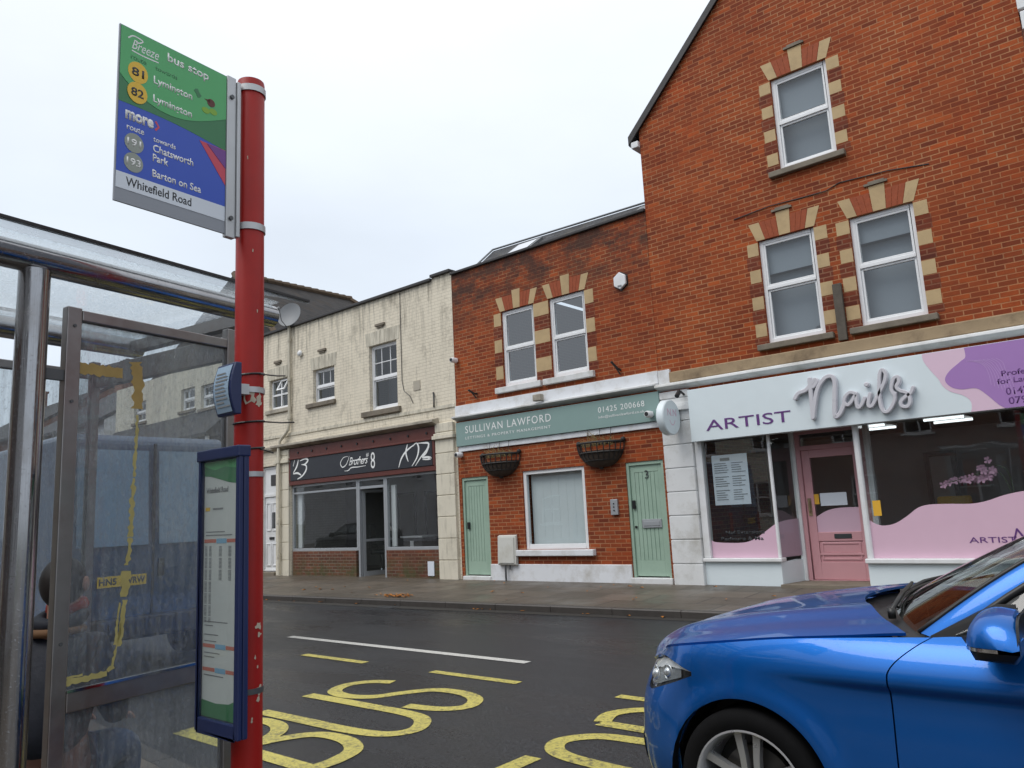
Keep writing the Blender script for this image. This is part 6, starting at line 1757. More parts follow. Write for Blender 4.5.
    for i in range(NQ+1):
        q = i/NQ; xe = xe0+(xe1-xe0)*q; s = s_of_x(xe)
        ze = sinterp(ZT, xe); e = surf(s, ze-.002)
        xc = .012+(1.10-.012)*q
        r = []
        for j in range(NTT+1):
            t = -1+2*j/NTT; u = abs(t)
            x = e[0]+(xc-e[0])*(1-u*u)
            y = e[1]*t
            zz = ze+(zc(x)+.0-ze)*(1-u**2.6)
            zz += .012*math.exp(-((u-.62)/.09)**2)*smooth01(.0, .35, q)      # bonnet creases
            zz -= .006*math.exp(-((u-.80)/.08)**2)*smooth01(.0, .35, q)
            r.append((x, y, zz))
        rows.append(r)
    MB().grid(rows).build('bonnet', paint, car, smooth=True, solid=.012, fix=False)
    back = rows[-1]
    # head lamps
    for sg in (-1, 1):
        s0, s1 = s_of_x(.075), s_of_x(.522)
        zl = lambda x: interp([(.06, .620), (.20, .630), (.40, .698), (.522, .746)], x)
        def LP(u, v, o): 
            s = s0+(s1-s0)*u; x = plan(s)[0].x; a, b = zl(x), lamp_t(x)
            z = a+(b-a)*v; p = surf(s, z, o); return (p[0], sg*p[1], z)
        R = [[LP(i/16, j/6, -.030) for j in range(7)] for i in range(17)]
        hl = MB().grid(R if sg < 0 else R[::-1]).build('headlight', M['lampsilver'], car, smooth=True, fix=False)
        R = [[LP(.10+.72*i/10, .13+.52*j/4, -.022) for j in range(5)] for i in range(11)]
        MB().grid(R).build('lamp_bowl', M['lampdark'], hl, smooth=True, fix=False)
        mb = MB()
        for u, v, r0 in ((.28, .42, .040), (.60, .44, .034)):
            c = Vector(LP(u, v, -.018)); s_ = s0+(s1-s0)*u; n = plan(s_)[1]; nn = Vector((n.x, sg*n.y, 0)); aa = nn.cross(Vector((0, 0, 1)))
            mb.tube([tuple(c+aa*r0*cos(2*pi*k/20)+Vector((0, 0, 1))*r0*sin(2*pi*k/20)) for k in range(20)], .005, 6, closed=True)
            mb.ell(tuple(c-nn*.005), r0*.75, r0*.75, r0*.75, 12, 8)
        mb.build('projector', M['lampsilver'], hl, smooth=True)
        R = [[LP(.02+.95*i/14, .66+.30*j/2, -.012) for j in range(3)] for i in range(15)]
        MB().grid(R).build('light_bar', M['chrome'] if False else M['upvc'], hl, smooth=True, fix=False)
        R = [[LP(i/16, j/6, .002+.006*sin(pi*i/16)*sin(pi*j/6)) for j in range(7)] for i in range(17)]
        MB().grid(R if sg < 0 else R[::-1]).build('lens', M['lens'], hl, smooth=True, fix=False)
    # greenhouse curves (left side shown with y>0)
    A0, A1 = Vector((1.47, .775, .972)), Vector((2.05, .600, 1.352))
    def apil(t): return A0.lerp(A1, t)+Vector((0, .012*sin(pi*t), .022*sin(pi*t)))
    RAIL = [Vector((2.05, .600, 1.352)), Vector((2.35, .588, 1.392)), Vector((2.8, .582, 1.402)), Vector((3.3, .572, 1.378)), Vector((3.62, .560, 1.335))]
    rail = crom([tuple(p) for p in RAIL], 8)
    BELT = [Vector((x, surf(s_of_x(x), ztop(x))[1]-.004, ztop(x)+.004)) for x in [1.47+(3.98-1.47)*i/40 for i in range(41)]]
    # windscreen
    rows = []
    for i in range(13):
        t = i/12; L = apil(t); xc = 1.24+(1.995-1.24)*t; zcn = 1.018+(1.396-1.018)*t; r = []
        for j in range(21):
            u = -1+2*j/20
            x = L.x+(xc-L.x)*(1-u*u); z = L.z+(zcn-L.z)*(1-u*u)+.018*sin(pi*t)*(1-u*u)
            r.append((x, L.y*u, z))
        rows.append(r)
    MB().grid(rows).build('windscreen', M['screen'], car, smooth=True, fix=False)
    # black screen edge strips and scuttle
    mb = MB()
    for sg in (-1, 1): mb.tube([(apil(t/10).x, sg*(apil(t/10).y-.006), apil(t/10).z+.004) for t in range(11)], .010, 6)
    mb.tube([tuple(Vector(p)+Vector((0, 0, .006))) for p in rows[-1]], .012, 6)
    mb.build('screen_seal', M['black'], car, smooth=True)
    mb = MB(); base = rows[0]; R = []
    for j in range(21):
        u = -1+2*j/20; k = (j/20)*NTT; k0 = min(int(k), NTT-1); f = k-k0
        b = Vector(back[k0]).lerp(Vector(back[k0+1]), f); w = Vector(base[j])
        a_ = b+Vector((.0, 0, -.028)); R.append([tuple(b+Vector((-.03, 0, -.022))), tuple(a_.lerp(w, .35)+Vector((0, 0, -.03))), tuple(a_.lerp(w, .8)+Vector((0, 0, -.026))), tuple(w+Vector((.03, 0, -.004)))])
    mb.grid(R); mb.build('scuttle', M['black'], car, smooth=True, fix=False)
    # wipers
    mb = MB()
    def WS(t, u, o=.018):
        L = apil(t); xc = 1.24+(1.995-1.24)*t; zcn = 1.018+(1.396-1.018)*t
        return Vector((L.x+(xc-L.x)*(1-u*u)-o*.6, L.y*u, L.z+(zcn-L.z)*(1-u*u)+o))
    for pv, e0, e1 in ((-.62, -.30, .42), (.10, .30, .88)):
        P0 = WS(-.02, pv, .02); P1 = WS(.10, (pv+e1)/2, .035)
        mb.tube([tuple(P0), tuple(P0.lerp(P1, .5)+Vector((0, 0, .012))), tuple(P1)], [.012, .010, .007], 6)
        mb.tube([tuple(WS(.02+.13*k/8, pv+.08+(e1-pv-.08)*k/8, .010)) for k in range(9)], .008, 5)
        mb.cyl(tuple(P0+Vector((0, 0, -.03))), tuple(P0+Vector((0, 0, .012))), .016, 10)
    mb.build('wiper', M['black'], car, smooth=True)
    # pillars and roof in body colour
    for sg in (-1, 1):
        rows = []
        for i in range(13):
            t = i/12; p = apil(t); w = .075+.02*(1-t)
            rows.append([(p.x+.004, sg*(p.y-.002), p.z+.004), (p.x+w*.4, sg*(p.y+.016), p.z-.004), (p.x+w, sg*(p.y+.018), p.z-.022)])
        # run on along the roof rail and down the rear pillar
        for k, p in enumerate(rail[1:]):
            rows.append([(p.x+.004, sg*(p.y-.03), p.z+.014), (p.x+.02, sg*(p.y+.004), p.z+.002), (p.x+.04, sg*(p.y+.014), p.z-.030)])
        for k in range(1, 11):
            t = k/10; b = Vector((4.05, .70, 1.0)); p = RAIL[-1].lerp(b, t)
            rows.append([(p.x+.05+.08*t, sg*(p.y-.05+.03*t), p.z+.012), (p.x+.03-.10*t, sg*(p.y+.005+.03*t), p.z), (p.x-.02-.30*t, sg*(p.y+.014+.045*t), p.z-.03*(1-t))])
        MB().grid(rows if sg < 0 else [r[::-1] for r in rows]).build('pillar', paint, car, smooth=True, solid=.012, fix=False)
        # side glass, following belt to rail
        rows = []
        for i in range(25):
            u = i/24; xb = 1.60+(3.72-1.60)*u
            b = min(BELT, key=lambda q: abs(q.x-xb)); xt = 2.12+(3.52-2.12)*u
            # top edge: pillar first then rail
            if xb < 2.13: 
                t = (xb-1.47-.09)/(2.05-1.47); p = apil(min(max(t, .02), 1)); top = Vector((xb, p.y+.010, p.z-.02))
            else:
                p = min(rail, key=lambda q: abs(q.x-xb)); top = Vector((xb, p.y+.008, p.z-.024))
                if xb > 3.45: top.z -= (xb-3.45)*.95; top.y += (xb-3.45)*.3
            r = []
            for j in range(7):
                t = j/6; q = Vector((xb, b.y, b.z)).lerp(top, t); r.append((q.x, sg*(q.y+.022*sin(pi*t)-.006), q.z))
            rows.append(r)
        MB().grid(rows).build('side_glass', M['carglass'], car, smooth=True, fix=False)
        mb = MB(); mb.tube([(r[0][0], r[0][1]+sg*.006, r[0][2]+.002) for r in rows], .011, 6); mb.tube([(r[-1][0], r[-1][1]+sg*.004, r[-1][2]) for r in rows], .015, 6)
        for xq in (2.44, 3.18):
            r = min(rows, key=lambda q: abs(q[0][0]-xq)); mb.tube([(p[0], p[1]+sg*.002, p[2]) for p in r], .026, 6)
        mb.build('window_seal', M['black'], car, smooth=True)
        # triangular mirror base
        mb = MB(); mb.add([(1.50, sg*.792, .962), (1.80, sg*.795, .972), (1.80, sg*.765, 1.09), (1.74, sg*.763, 1.09), (1.50, sg*.75, .98), (1.80, sg*.75, .98)], [(0,1,2,3), (0,3,4), (1,5,2)]); mb.build('mirror_mount', M['black'], car, fix=False)
    rows = []
    for p in rail:
        t = (p.x-RAIL[0].x)/(RAIL[-1].x-RAIL[0].x)
        xf = p.x-.10*(1-t)+.06*t
        r = []
        for j in range(15):
            u = -1+2*j/14; zz = p.z+.014+(.042)*(1-u*u); x = p.x+(xf-p.x)*(1-u*u); r.append((x, (p.y-.026)*u, zz))
        rows.append(r)
    MB().grid(rows).build('roof', paint, car, smooth=True, solid=.012, fix=False)
    rl = rows[-1]; R = []
    for i in range(9):
        t = i/8; R.append([tuple(Vector(rl[j]).lerp(Vector((4.10+.05*(1-(-1+2*j/14)**2), .70*(-1+2*j/14), 1.0)), t)+Vector((.03*sin(pi*t), 0, .02*sin(pi*t)))) for j in range(15)])
    MB().grid(R).build('rear_screen', M['carglass'], car, smooth=True, fix=False)
    # door mirrors
    for sg in (-1, 1):
        rows = []; cy = 1.0; W = .122
        for i in range(15):
            a = -1+2*i/14; k = (1-abs(a)**3.2)**.5 if abs(a) < 1 else 0
            y = cy+W*a; hz0 = .990; top = .990+.105*k*(1-.18*a)*(1.0 if a < .2 else 1.0); fr_ = .10*k
            r = []
            for j in range(13):
                b = j/12; ang = b*pi*.5
                r.append((1.785-fr_*cos(ang)**.8 if ang < pi/2 else 1.785, sg*y, hz0+(top-hz0)*sin(ang)))
            r.append((1.825, sg*y, top-.006)); r.append((1.845, sg*y, top-.03*k))
            rows.append(r)
        mc = MB().grid(rows if sg < 0 else rows[::-1]).build('mirror_cap', paint, car, smooth=True, solid=.004, fix=False)
        rows2 = [[(1.785-.104*k, sg*(cy+W*a*1.01), z) for z in (.978, .989)] for a in [-1+2*i/20 for i in range(21)] for k in [(1-abs(a)**3.2)**.5]]
        MB().grid(rows2).build('mirror_strip', M['chrome'], mc, smooth=True, solid=.003, fix=False)
        mb = MB(); rows3 = []
        for i in range(15):
            a = -1+2*i/14; k = (1-abs(a)**3.2)**.5 if abs(a) < 1 else 0
            y = cy+W*a; rows3.append([(1.785-.10*k, sg*y, .976), (1.785-.085*k, sg*y, .976-.035*k), (1.82, sg*y, .976-.042*k), (1.845, sg*y, .976), (1.85, sg*y, 1.03+.06*k), (1.84, sg*y, 1.0+.09*k)])
        mb.grid(rows3)
        mb.add([(1.60, sg*.78, .945), (1.80, sg*.78, .945), (1.83, sg*.92, .950), (1.72, sg*.92, .950), (1.60, sg*.78, .975), (1.80, sg*.78, .975), (1.83, sg*.92, .980), (1.72, sg*.92, .980)], [(0,3,2,1), (4,5,6,7), (0,1,5,4), (1,2,6,5), (2,3,7,6), (3,0,4,7)])
        mb.build('mirror_base', M['black'], mc, smooth=40)
        MB().add([(1.847, sg*(cy-.09), 1.015), (1.847, sg*(cy+.095), 1.015), (1.847, sg*(cy+.085), 1.095), (1.847, sg*(cy-.08), 1.10)], [(0,1,2,3)]).build('mirror_glass', M['chrome'], mc)
    # badge on the wing: three slanted bars and a letter
    for sg in (-1, 1):
        xb = 1.295; p = surf(s_of_x(xb), .685, .003); y = sg*p[1]
        mb = MB()
        for k in range(3): mb.add([(xb-.05+k*.015, y, .672), (xb-.038+k*.015, y, .672), (xb-.030+k*.015, y, .698), (xb-.042+k*.015, y, .698)], [(0,1,2,3)])
        bd = mb.build('wing_badge', [M['flag_blue']], car, fix=False)
        text('M', M['chrome'], bd, (xb-.002, y, .672) if sg < 0 else (xb+.03, y, .672), (1, 0, 0) if sg < 0 else (-1, 0, 0), (0, 0, 1), width=.036, height=.026, ext=.001, shear=.2)
    # wheels
    def wheel(xa, sg):
        c = (xa, sg*.765, ZA)
        w = thing_child('wheel', car)
        t = MB().lathe([(.232, -.10), (.262, -.112), (.30, -.108), (.316, -.085), (.318, 0), (.316, .085), (.30, .108), (.262, .112), (.232, .10)], c, 'y', 56).build('tyre', M['rubber'], w, smooth=True, bevel=0)
        mb = MB(); mb.lathe([(.232, sg*.105), (.238, sg*.112), (.230, sg*.114), (.222, sg*.10), (.212, sg*.06), (.205, -sg*.09), (.228, -sg*.10)], c, 'y', 56)
        # double spokes
        yo = sg*.098
        for k in range(5):
            a = pi/2+2*pi*k/5
            for d in (-1, 1):
                ra = []
                for r, tw, hw, dep in ((.045, .026, .013, .0), (.12, .030, .0135, .012), (.20, .040, .016, .006), (.222, .043, .019, .0)):
                    for e in (-1, 1):
                        tt = d*tw+e*hw
                        ra.append((r*cos(a)-tt*sin(a), r*sin(a)+tt*cos(a), yo-sg*.014+sg*dep*.0+ (sg*.012 if r < .15 else 0)*-1*0 - sg*.012*(1-r/.222)))
                vs = [(c[0]+p[0], c[1]+p[2], c[2]+p[1]) for p in ra]+[(c[0]+p[0]*1.0, c[1]+p[2]-sg*.035, c[2]+p[1]) for p in ra]
                fs = []
                for q in range(3):
                    i = q*2; fs += [(i, i+1, i+3, i+2), (8+i, 8+i+2, 8+i+3, 8+i+1), (i, i+2, 8+i+2, 8+i), (i+1, 8+i+1, 8+i+3, i+3)]
                mb.add(vs, fs)
        mb.lathe([(0, sg*.078), (.032, sg*.076), (.058, sg*.070), (.062, sg*.03)], c, 'y', 24)
        mb.build('rim', M['silver'], w, smooth=35)
        mb = MB(); mb.lathe([(0, sg*.083), (.028, sg*.082), (.030, sg*.076)], c, 'y', 20); mb.build('hub_cap', M['ink_dark'], w, smooth=30)
        mb = MB(); mb.lathe([(.06, sg*.012), (.155, sg*.012), (.155, -sg*.012), (.06, -sg*.012)], c, 'y', 40); mb.build('brake_disc', M['disc'], w, smooth=30)
        mb = MB(); mb.box(c[0]+.08, c[0]+.17, min(c[1]-.03*sg, c[1]+.05*sg), max(c[1]-.03*sg, c[1]+.05*sg), c[2]-.06, c[2]+.07); mb.build('caliper', M['steel_dark'], w, bevel=.012)
        mb = MB(); mb.lathe([(0, -sg*.05), (.215, -sg*.05)], c, 'y', 30); mb.build('back_plate', M['black'], w)
    for xa in (XA, XR):
        for sg in (-1, 1): wheel(xa, sg)
    # cabin
    mb = MB(); mb.prism([(1.42, .80), (1.36, .955), (1.72, .975), (1.80, .93), (1.80, .55)], 'y', -.70, .70); mb.build('dashboard', M['black'], car, bevel=.02)
    for y, x in ((-.36, 2.25), (.36, 2.25)):
        mb = MB(); mb.prism([(x-.25, .40), (x-.25, .55), (x+.25, .52), (x+.55, 1.12), (x+.66, 1.10), (x+.42, .42)], 'y', y-.24, y+.24)
        mb.prism([(x+.56, 1.14), (x+.58, 1.30), (x+.67, 1.29), (x+.66, 1.13)], 'y', y-.13, y+.13)
        mb.build('seat', M['leather'], car, bevel=.03, seg=2)
    mb = MB(); mb.prism([(3.0, .4), (3.0, .58), (3.4, .55), (3.62, 1.1), (3.72, 1.08), (3.5, .42)], 'y', -.6, .6); mb.build('seat', M['leather'], car, bevel=.03)
    mb = MB(); cw = Vector((1.90, .36, .96)); d = Vector((-.9, 0, -.42)).normalized(); a_ = d.cross(Vector((0, 1, 0))).normalized()
    mb.tube([tuple(cw+Vector((0, 1, 0))*.18*cos(2*pi*k/28)+a_*.18*sin(2*pi*k/28)) for k in range(28)], .015, 6, closed=True); mb.tube([tuple(cw), tuple(cw+d*.25)], .025, 6)
    for an in (0, pi, 1.5*pi): mb.tube([tuple(cw), tuple(cw+Vector((0, 1, 0))*.18*cos(an)+a_*.18*sin(an))], .014, 5)
    mb.build('steering_wheel', M['black'], car, smooth=True)
    mb = MB(); mb.ell((1.98, .0, 1.31), .02, .10, .035, 14, 8); mb.tube([(1.98, 0, 1.32), (1.98, 0, 1.40)], .012, 6); mb.build('rear_view_mirror', M['black'], car, smooth=True)
    return car
def thing_child(name, parent):
    o = bpy.data.objects.new(name, None); COL.objects.link(o); o.parent = parent; o.empty_display_size = .1
    ORG[o] = ORG.get(parent, (0, 0, 0)); return o

make_car('parked_car', 'metallic blue hatchback car at the right, nose over the yellow bus stop lettering', -2.30, 4.083, M['bluepaint'])
make_car('parked_car', 'dark hatchback car far up the near lane beyond the van', -27.5, 4.15, M['blackpaint'])

# ============================================================ van seen through the shelter glass
VX, VY = -8.9, 4.13
van = thing('van', 'dark blue van with yellow rear number plate behind the shelter glass', 'van', (VX, VY, 0))
w = .93
prof = [(-8.93, .42), (-8.90, 1.1), (-8.98, 2.52), (-9.10, 2.60), (-12.2, 2.60), (-13.05, 1.62), (-13.85, 1.42), (-13.98, 1.05), (-13.98, .45)]
mb = MB(); mb.prism(prof, 'y', VY-w, VY+w); mb.build('body', M['vanpaint'], van, bevel=.07, seg=3)
for a, b in ((VY-.82, VY-.06), (VY+.06, VY+.82)):
    mb = MB(); mb.add([(-8.898, a, 1.36), (-8.898, b, 1.36), (-8.962, b, 2.42), (-8.962, a, 2.42), (-8.89, a, 1.36), (-8.89, b, 1.36), (-8.954, b, 2.42), (-8.954, a, 2.42)], [(4,5,6,7), (0,1,5,4), (1,2,6,5), (2,3,7,6), (3,0,4,7)])
    d = mb.build('rear_window', plain('van_rear_glass', (.20, .32, .45), .12, var=.15, scale=2, spec=.9), van)
mb = MB(); mb.box(-8.93, -8.897, VY-.012, VY+.012, .5, 2.5)
for z in (.75, 1.9): 
    for s in (-1, 1): mb.box(-8.95, -8.90, VY+s*.90-.03, VY+s*.90+.03, z, z+.09)
mb.build('door_seam', M['black'], van)
mb = MB(); mb.box(-9.0, -8.82, VY-.93, VY+.93, .36, .60); mb.build('bumper', M['black'], van, bevel=.03)
pl = MB().box(-8.885, -8.878, VY-.60, VY-.08, .93, 1.045).build('number_plate', M['plate'], van)
text('HN5', M['ink_dark'], pl, (-8.8775, VY-.585, .952), (0, 1, 0), (0, 0, 1), width=.185, height=.072, ext=.001, weight=.035)
text('VRW', M['ink_dark'], pl, (-8.8775, VY-.285, .952), (0, 1, 0), (0, 0, 1), width=.19, height=.072, ext=.001, weight=.035)
MB().box(-8.90, -8.87, VY+.05, VY+.12, 1.0, 1.2).build('handle', M['black'], van, bevel=.01)
for s in (-1, 1): MB().box(-8.95, -8.885, VY+s*.86-.05, VY+s*.86+.05, .72, 1.22).build('tail_light', M['tail'], van, bevel=.015)
for y in (VY-w-.004, VY+w-.004):
    MB().box(-12.75, -11.75, y, y+.008, 1.55, 2.25).build('side_window', M['carglass'], van)
MB().quad((-12.24, VY-.80, 2.55), (-12.24, VY+.80, 2.55), (-13.04, VY+.85, 1.68), (-13.04, VY-.85, 1.68)).build('windscreen', M['carglass'], van)
for x in (-9.75, -13.05):
    for s in (-1, 1):
        wv = thing_child('wheel', van); c = (x, VY+s*(w-.10), .335)
        MB().lathe([(.2, -.1), (.31, -.11), (.335, -.08), (.335, .08), (.31, .11), (.2, .1)], c, 'y', 32).build('tyre', M['rubber'], wv, smooth=True)
        MB().lathe([(0, s*.06), (.12, s*.07), (.20, s*.10), (.21, -s*.1)], c, 'y', 32).build('rim', M['silver'], wv, smooth=40)
        MB().lathe([(.345, -.08), (.40, -.08), (.40, .115), (.345, .115)], (x, VY+s*(w-.10), .335), 'y', 24, 0, 0, pi).build('arch_trim', M['black'], van)
for s in (-1, 1): MB().ell((-12.75, VY+s*1.05, 1.60), .07, .12, .17).build('mirror', M['black'], van, smooth=True)
# ============================================================ seated passenger inside the shelter (seen through wet glass)
def skin_mesh(name, verts, edges, radii, mat, parent, root=0, levels=1):
    me = bpy.data.meshes.new(name); me.from_pydata(verts, edges, []); o = bpy.data.objects.new(name, me); COL.objects.link(o)
    o.modifiers.new('skin', 'SKIN'); 
    sv = me.skin_vertices[0].data
    for i, r in enumerate(radii):
        sv[i].radius = (r, r) if not isinstance(r, tuple) else r
    sv[root].use_root = True
    o.modifiers['skin'].use_smooth_shade = True
    ss = o.modifiers.new('sub', 'SUBSURF'); ss.levels = levels; ss.render_levels = levels
    me.materials.append(mat); o.parent = parent; ORG[o] = (0, 0, 0)
    return o
# local frame: +x is where the person faces, z up, origin on the ground under the hips
pr = thing('person', 'person in a dark jacket and blue jeans seated in the shelter, back to the camera', 'person', (-3.905, 1.355, .11), rotz=radians(128))
hip = .415
V = []; E_ = []; R_ = []
def pt(x, y, z, r): V.append((x, y, z)); R_.append(r); return len(V)-1
def ed(a, b): E_.append((a, b))
pel = pt(0, 0, hip, .135); wa = pt(.02, 0, hip+.20, .125); che = pt(.05, 0, hip+.40, .145); nk0 = pt(.06, 0, hip+.53, .07); nk = pt(.085, 0, hip+.60, .055); hd = pt(.11, 0, hip+.70, (.085, .078)); hd2 = pt(.115, 0, hip+.79, (.09, .078)); hd3 = pt(.10, 0, hip+.855, .05)
for a, b in ((pel, wa), (wa, che), (che, nk0), (nk0, nk), (nk, hd), (hd, hd2), (hd2, hd3)): ed(a, b)
for s in (-1, 1):
    shd = pt(.05, s*.17, hip+.475, .068); el = pt(.12, s*.24, hip+.20, .048); wr_ = pt(.33, s*.13, hip+.13, .033); pm = pt(.41, s*.10, hip+.11, (.040, .020))
    ed(che, shd); ed(shd, el); ed(el, wr_); ed(wr_, pm)
    for k, (dy, L) in enumerate(((-.030, .075), (-.010, .085), (.010, .080), (.030, .065))):
        f0 = pt(.435, s*.10+dy*.8, hip+.108, .011); f1 = pt(.435+L*.55, s*.10+dy, hip+.095, .0095); f2 = pt(.435+L, s*.10+dy, hip+.065, .008)
        ed(pm, f0); ed(f0, f1); ed(f1, f2)
    t0 = pt(.385, s*(.10-.035), hip+.12, .012); t1 = pt(.42, s*(.10-.062), hip+.105, .010); ed(pm, t0); ed(t0, t1)
    th = pt(.10, s*.095, hip-.01, .085); kn = pt(.46, s*.12, hip-.03, .062); an = pt(.46, s*.11, .12, .040); to = pt(.56, s*.12, .055, .028)
    ed(pel, th); ed(th, kn); ed(kn, an); ed(an, to)
body = skin_mesh('body', V, E_, R_, M['skin'], pr, 0, 1)
V = []; E_ = []; R_ = []
pel = pt(-.01, 0, hip+.02, .195); wa = pt(.0, 0, hip+.20, .178); che = pt(.045, 0, hip+.40, .172); nk0 = pt(.06, 0, hip+.53, .095); col = pt(.08, 0, hip+.585, .082)
for a, b in ((pel, wa), (wa, che), (che, nk0), (nk0, col)): ed(a, b)
for s in (-1, 1):
    shd = pt(.05, s*.185, hip+.47, .088); el = pt(.12, s*.25, hip+.20, .070); wr_ = pt(.32, s*.135, hip+.135, .050)
    ed(che, shd); ed(shd, el); ed(el, wr_)
skin_mesh('jacket', V, E_, R_, M['jacket'], pr, 0, 2)
V = []; E_ = []; R_ = []
pel = pt(-.01, 0, hip-.02, .178)
for s in (-1, 1):
    th = pt(.11, s*.10, hip-.012, .118); kn = pt(.46, s*.12, hip-.028, .088); an = pt(.455, s*.11, .10, .064); ed(pel, th); ed(th, kn); ed(kn, an)
skin_mesh('jeans', V, E_, R_, M['jeans'], pr, 0, 2)
for s in (-1, 1):
    mb = MB(); rows = []
    for i, (x, w_, h_) in enumerate(((.375, .02, .09), (.40, .050, .13), (.47, .056, .14), (.54, .058, .115), (.62, .054, .09), (.665, .025, .06))):
        rows.append([(x, s*.115+w_*cos(2*pi*k/12), max(.0, h_*.5+h_*.5*sin(2*pi*k/12))) for k in range(12)])
    mb.grid(rows, 0, True); mb.build('shoe', M['shoe'], pr, smooth=True, fix=False)
mb = MB(); mb.ell((.088, 0, hip+.765), .106, .092, .118, 20, 14)
hr = mb.build('hair', M['hair'], pr, smooth=True)
mb = MB(); mb.tube([(.08+.085*cos(2*pi*k/20), .085*sin(2*pi*k/20), hip+.605+.02*cos(2*pi*k/20)) for k in range(20)], .032, 8, closed=True); mb.build('hood', M['jacket'], pr, smooth=True)
mb = MB(); mb.tube([(.06+.10*cos(2*pi*k/20), .105*sin(2*pi*k/20), hip+.555) for k in range(20)], .018, 8, closed=True); mb.build('lining', M['tan'], pr, smooth=True)
mb = MB(); mb.tube([(.13+.055*cos(2*pi*k/16), .06*sin(2*pi*k/16), hip+.655+.012*cos(2*pi*k/16)) for k in range(16)], .032, 8, closed=True); mb.build('scarf', M['scarf'], pr, smooth=True)
# face details: eyes, nose, mouth, ears
mb = MB()
for s in (-1, 1): mb.ell((.192, s*.033, hip+.765), .012, .014, .011, 10, 6)
mb.build('eye', M['flag_white'], body, smooth=True)
mb = MB(); mb.ell((.208, 0, hip+.735), .018, .014, .025, 10, 8); mb.build('nose', M['skin'], body, smooth=True)
mb = MB(); mb.ell((.196, 0, hip+.70), .008, .024, .006, 10, 6); mb.build('mouth', M['scarf'], body, smooth=True)
mb = MB()
for s in (-1, 1): mb.ell((.105, s*.098, hip+.755), .022, .012, .034, 10, 8)
mb.build('ear', M['skin'], body, smooth=True)

# ============================================================ light, sky, camera
wd = bpy.data.worlds.new("World"); SC.world = wd; wd.use_nodes = True
nt = wd.node_tree; N = nt.nodes; Lk = nt.links
for n in list(N): N.remove(n)
SUN_EL, SUN_AZ = radians(56), radians(200)        # azimuth clockwise from +Y: behind the camera
out = N.new('ShaderNodeOutputWorld'); bg = N.new('ShaderNodeBackground'); bg.inputs['Strength'].default_value = .10
sky = N.new('ShaderNodeTexSky'); sky.sky_type = 'NISHITA'; sky.sun_disc = False; sky.sun_elevation = SUN_EL; sky.sun_rotation = SUN_AZ
sky.air_density = 1.0; sky.dust_density = 3.0; sky.ozone_density = 1.0
tc = N.new('ShaderNodeTexCoord'); sp = N.new('ShaderNodeSeparateXYZ'); Lk.new(tc.outputs['Generated'], sp.inputs[0])
# overcast deck: paler low down, brighter overhead, with faint cloud structure
rm = N.new('ShaderNodeMapRange'); Lk.new(sp.outputs['Z'], rm.inputs[0]); rm.inputs[1].default_value = .0; rm.inputs[2].default_value = 1.0; rm.inputs[3].default_value = .0; rm.inputs[4].default_value = 1.0
cr = N.new('ShaderNodeValToRGB'); Lk.new(rm.outputs[0], cr.inputs[0])
e = cr.color_ramp.elements; e[0].position = 0; e[0].color = (.675, .745, .83, 1); e[1].position = 1; e[1].color = (1, 1, 1, 1)
e2 = cr.color_ramp.elements.new(.35); e2.color = (.69, .755, .84, 1)
e3 = cr.color_ramp.elements.new(.62); e3.color = (.90, .94, 1.0, 1)
mp = N.new('ShaderNodeMapping'); Lk.new(tc.outputs['Generated'], mp.inputs[0]); mp.inputs['Scale'].default_value = (1.6, 1.6, 4.0)
nz = N.new('ShaderNodeTexNoise'); Lk.new(mp.outputs[0], nz.inputs['Vector']); nz.inputs['Scale'].default_value = 1.5; nz.inputs['Detail'].default_value = 5; nz.inputs['Roughness'].default_value = .5
mr = N.new('ShaderNodeMapRange'); Lk.new(nz.outputs['Fac'], mr.inputs[0]); mr.inputs[1].default_value = .3; mr.inputs[2].default_value = .7; mr.inputs[3].default_value = .95; mr.inputs[4].default_value = 1.06
sc_ = N.new('ShaderNodeVectorMath'); sc_.operation = 'SCALE'; Lk.new(cr.outputs[0], sc_.inputs[0]); Lk.new(mr.outputs[0], sc_.inputs['Scale'])
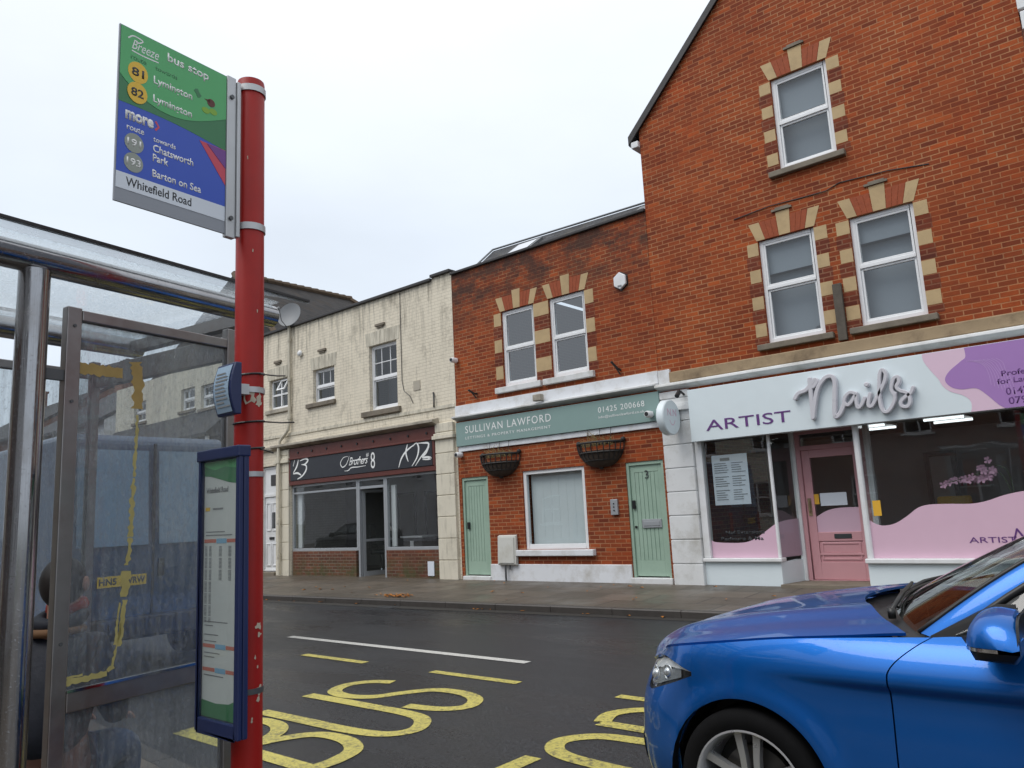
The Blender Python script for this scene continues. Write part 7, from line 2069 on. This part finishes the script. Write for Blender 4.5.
sc2 = N.new('ShaderNodeVectorMath'); sc2.operation = 'SCALE'; Lk.new(sc_.outputs[0], sc2.inputs[0]); sc2.inputs['Scale'].default_value = 10.6
mx = N.new('ShaderNodeMix'); mx.data_type = 'RGBA'; mx.inputs['Factor'].default_value = .93
Lk.new(sky.outputs[0], mx.inputs['A']); Lk.new(sc2.outputs[0], mx.inputs['B'])
Lk.new(mx.outputs['Result'], bg.inputs['Color']); Lk.new(bg.outputs[0], out.inputs['Surface'])

sl_ = bpy.data.lights.new('sun', 'SUN'); sl_.energy = 1.3; sl_.angle = radians(35); sl_.color = (1, .975, .94)
so = bpy.data.objects.new('sun', sl_); COL.objects.link(so)
d = Vector((sin(SUN_AZ)*cos(SUN_EL), cos(SUN_AZ)*cos(SUN_EL), sin(SUN_EL)))
so.rotation_euler = d.to_track_quat('Z', 'Y').to_euler(); so.location = (0, -5, 20)

cd = bpy.data.cameras.new('camera'); cam = bpy.data.objects.new('camera', cd); COL.objects.link(cam); SC.camera = cam
cd.sensor_width = 36; cd.lens = 36*772/1024; cd.clip_start = .05; cd.clip_end = 4000
yaw, pitch, roll = radians(-40.1), radians(9.5), radians(-2.9)
fw = Vector((sin(yaw)*cos(pitch), cos(yaw)*cos(pitch), sin(pitch))); rt = Vector((cos(yaw), -sin(yaw), 0)); up = rt.cross(fw)
r2 = rt*cos(roll)+up*sin(roll); u2 = up*cos(roll)-rt*sin(roll)
mw = Matrix((r2, u2, -fw)).transposed().to_4x4(); mw.translation = (0, 0, 1.5)
cam.matrix_world = mw
SC.view_settings.view_transform = 'Standard'; SC.view_settings.look = 'None'; SC.view_settings.gamma = 1; SC.view_settings.exposure = 0.22
SC.view_settings.use_curve_mapping = False
SC.render.engine = 'CYCLES'
SC.cycles.max_bounces = 10; SC.cycles.transparent_max_bounces = 16; SC.cycles.glossy_bounces = 5; SC.cycles.diffuse_bounces = 4
SC.cycles.caustics_reflective = False; SC.cycles.caustics_refractive = False
SC.cycles.sample_clamp_indirect = 6
SC.cycles.use_denoising = True
SC.render.resolution_x = 1024; SC.render.resolution_y = 768
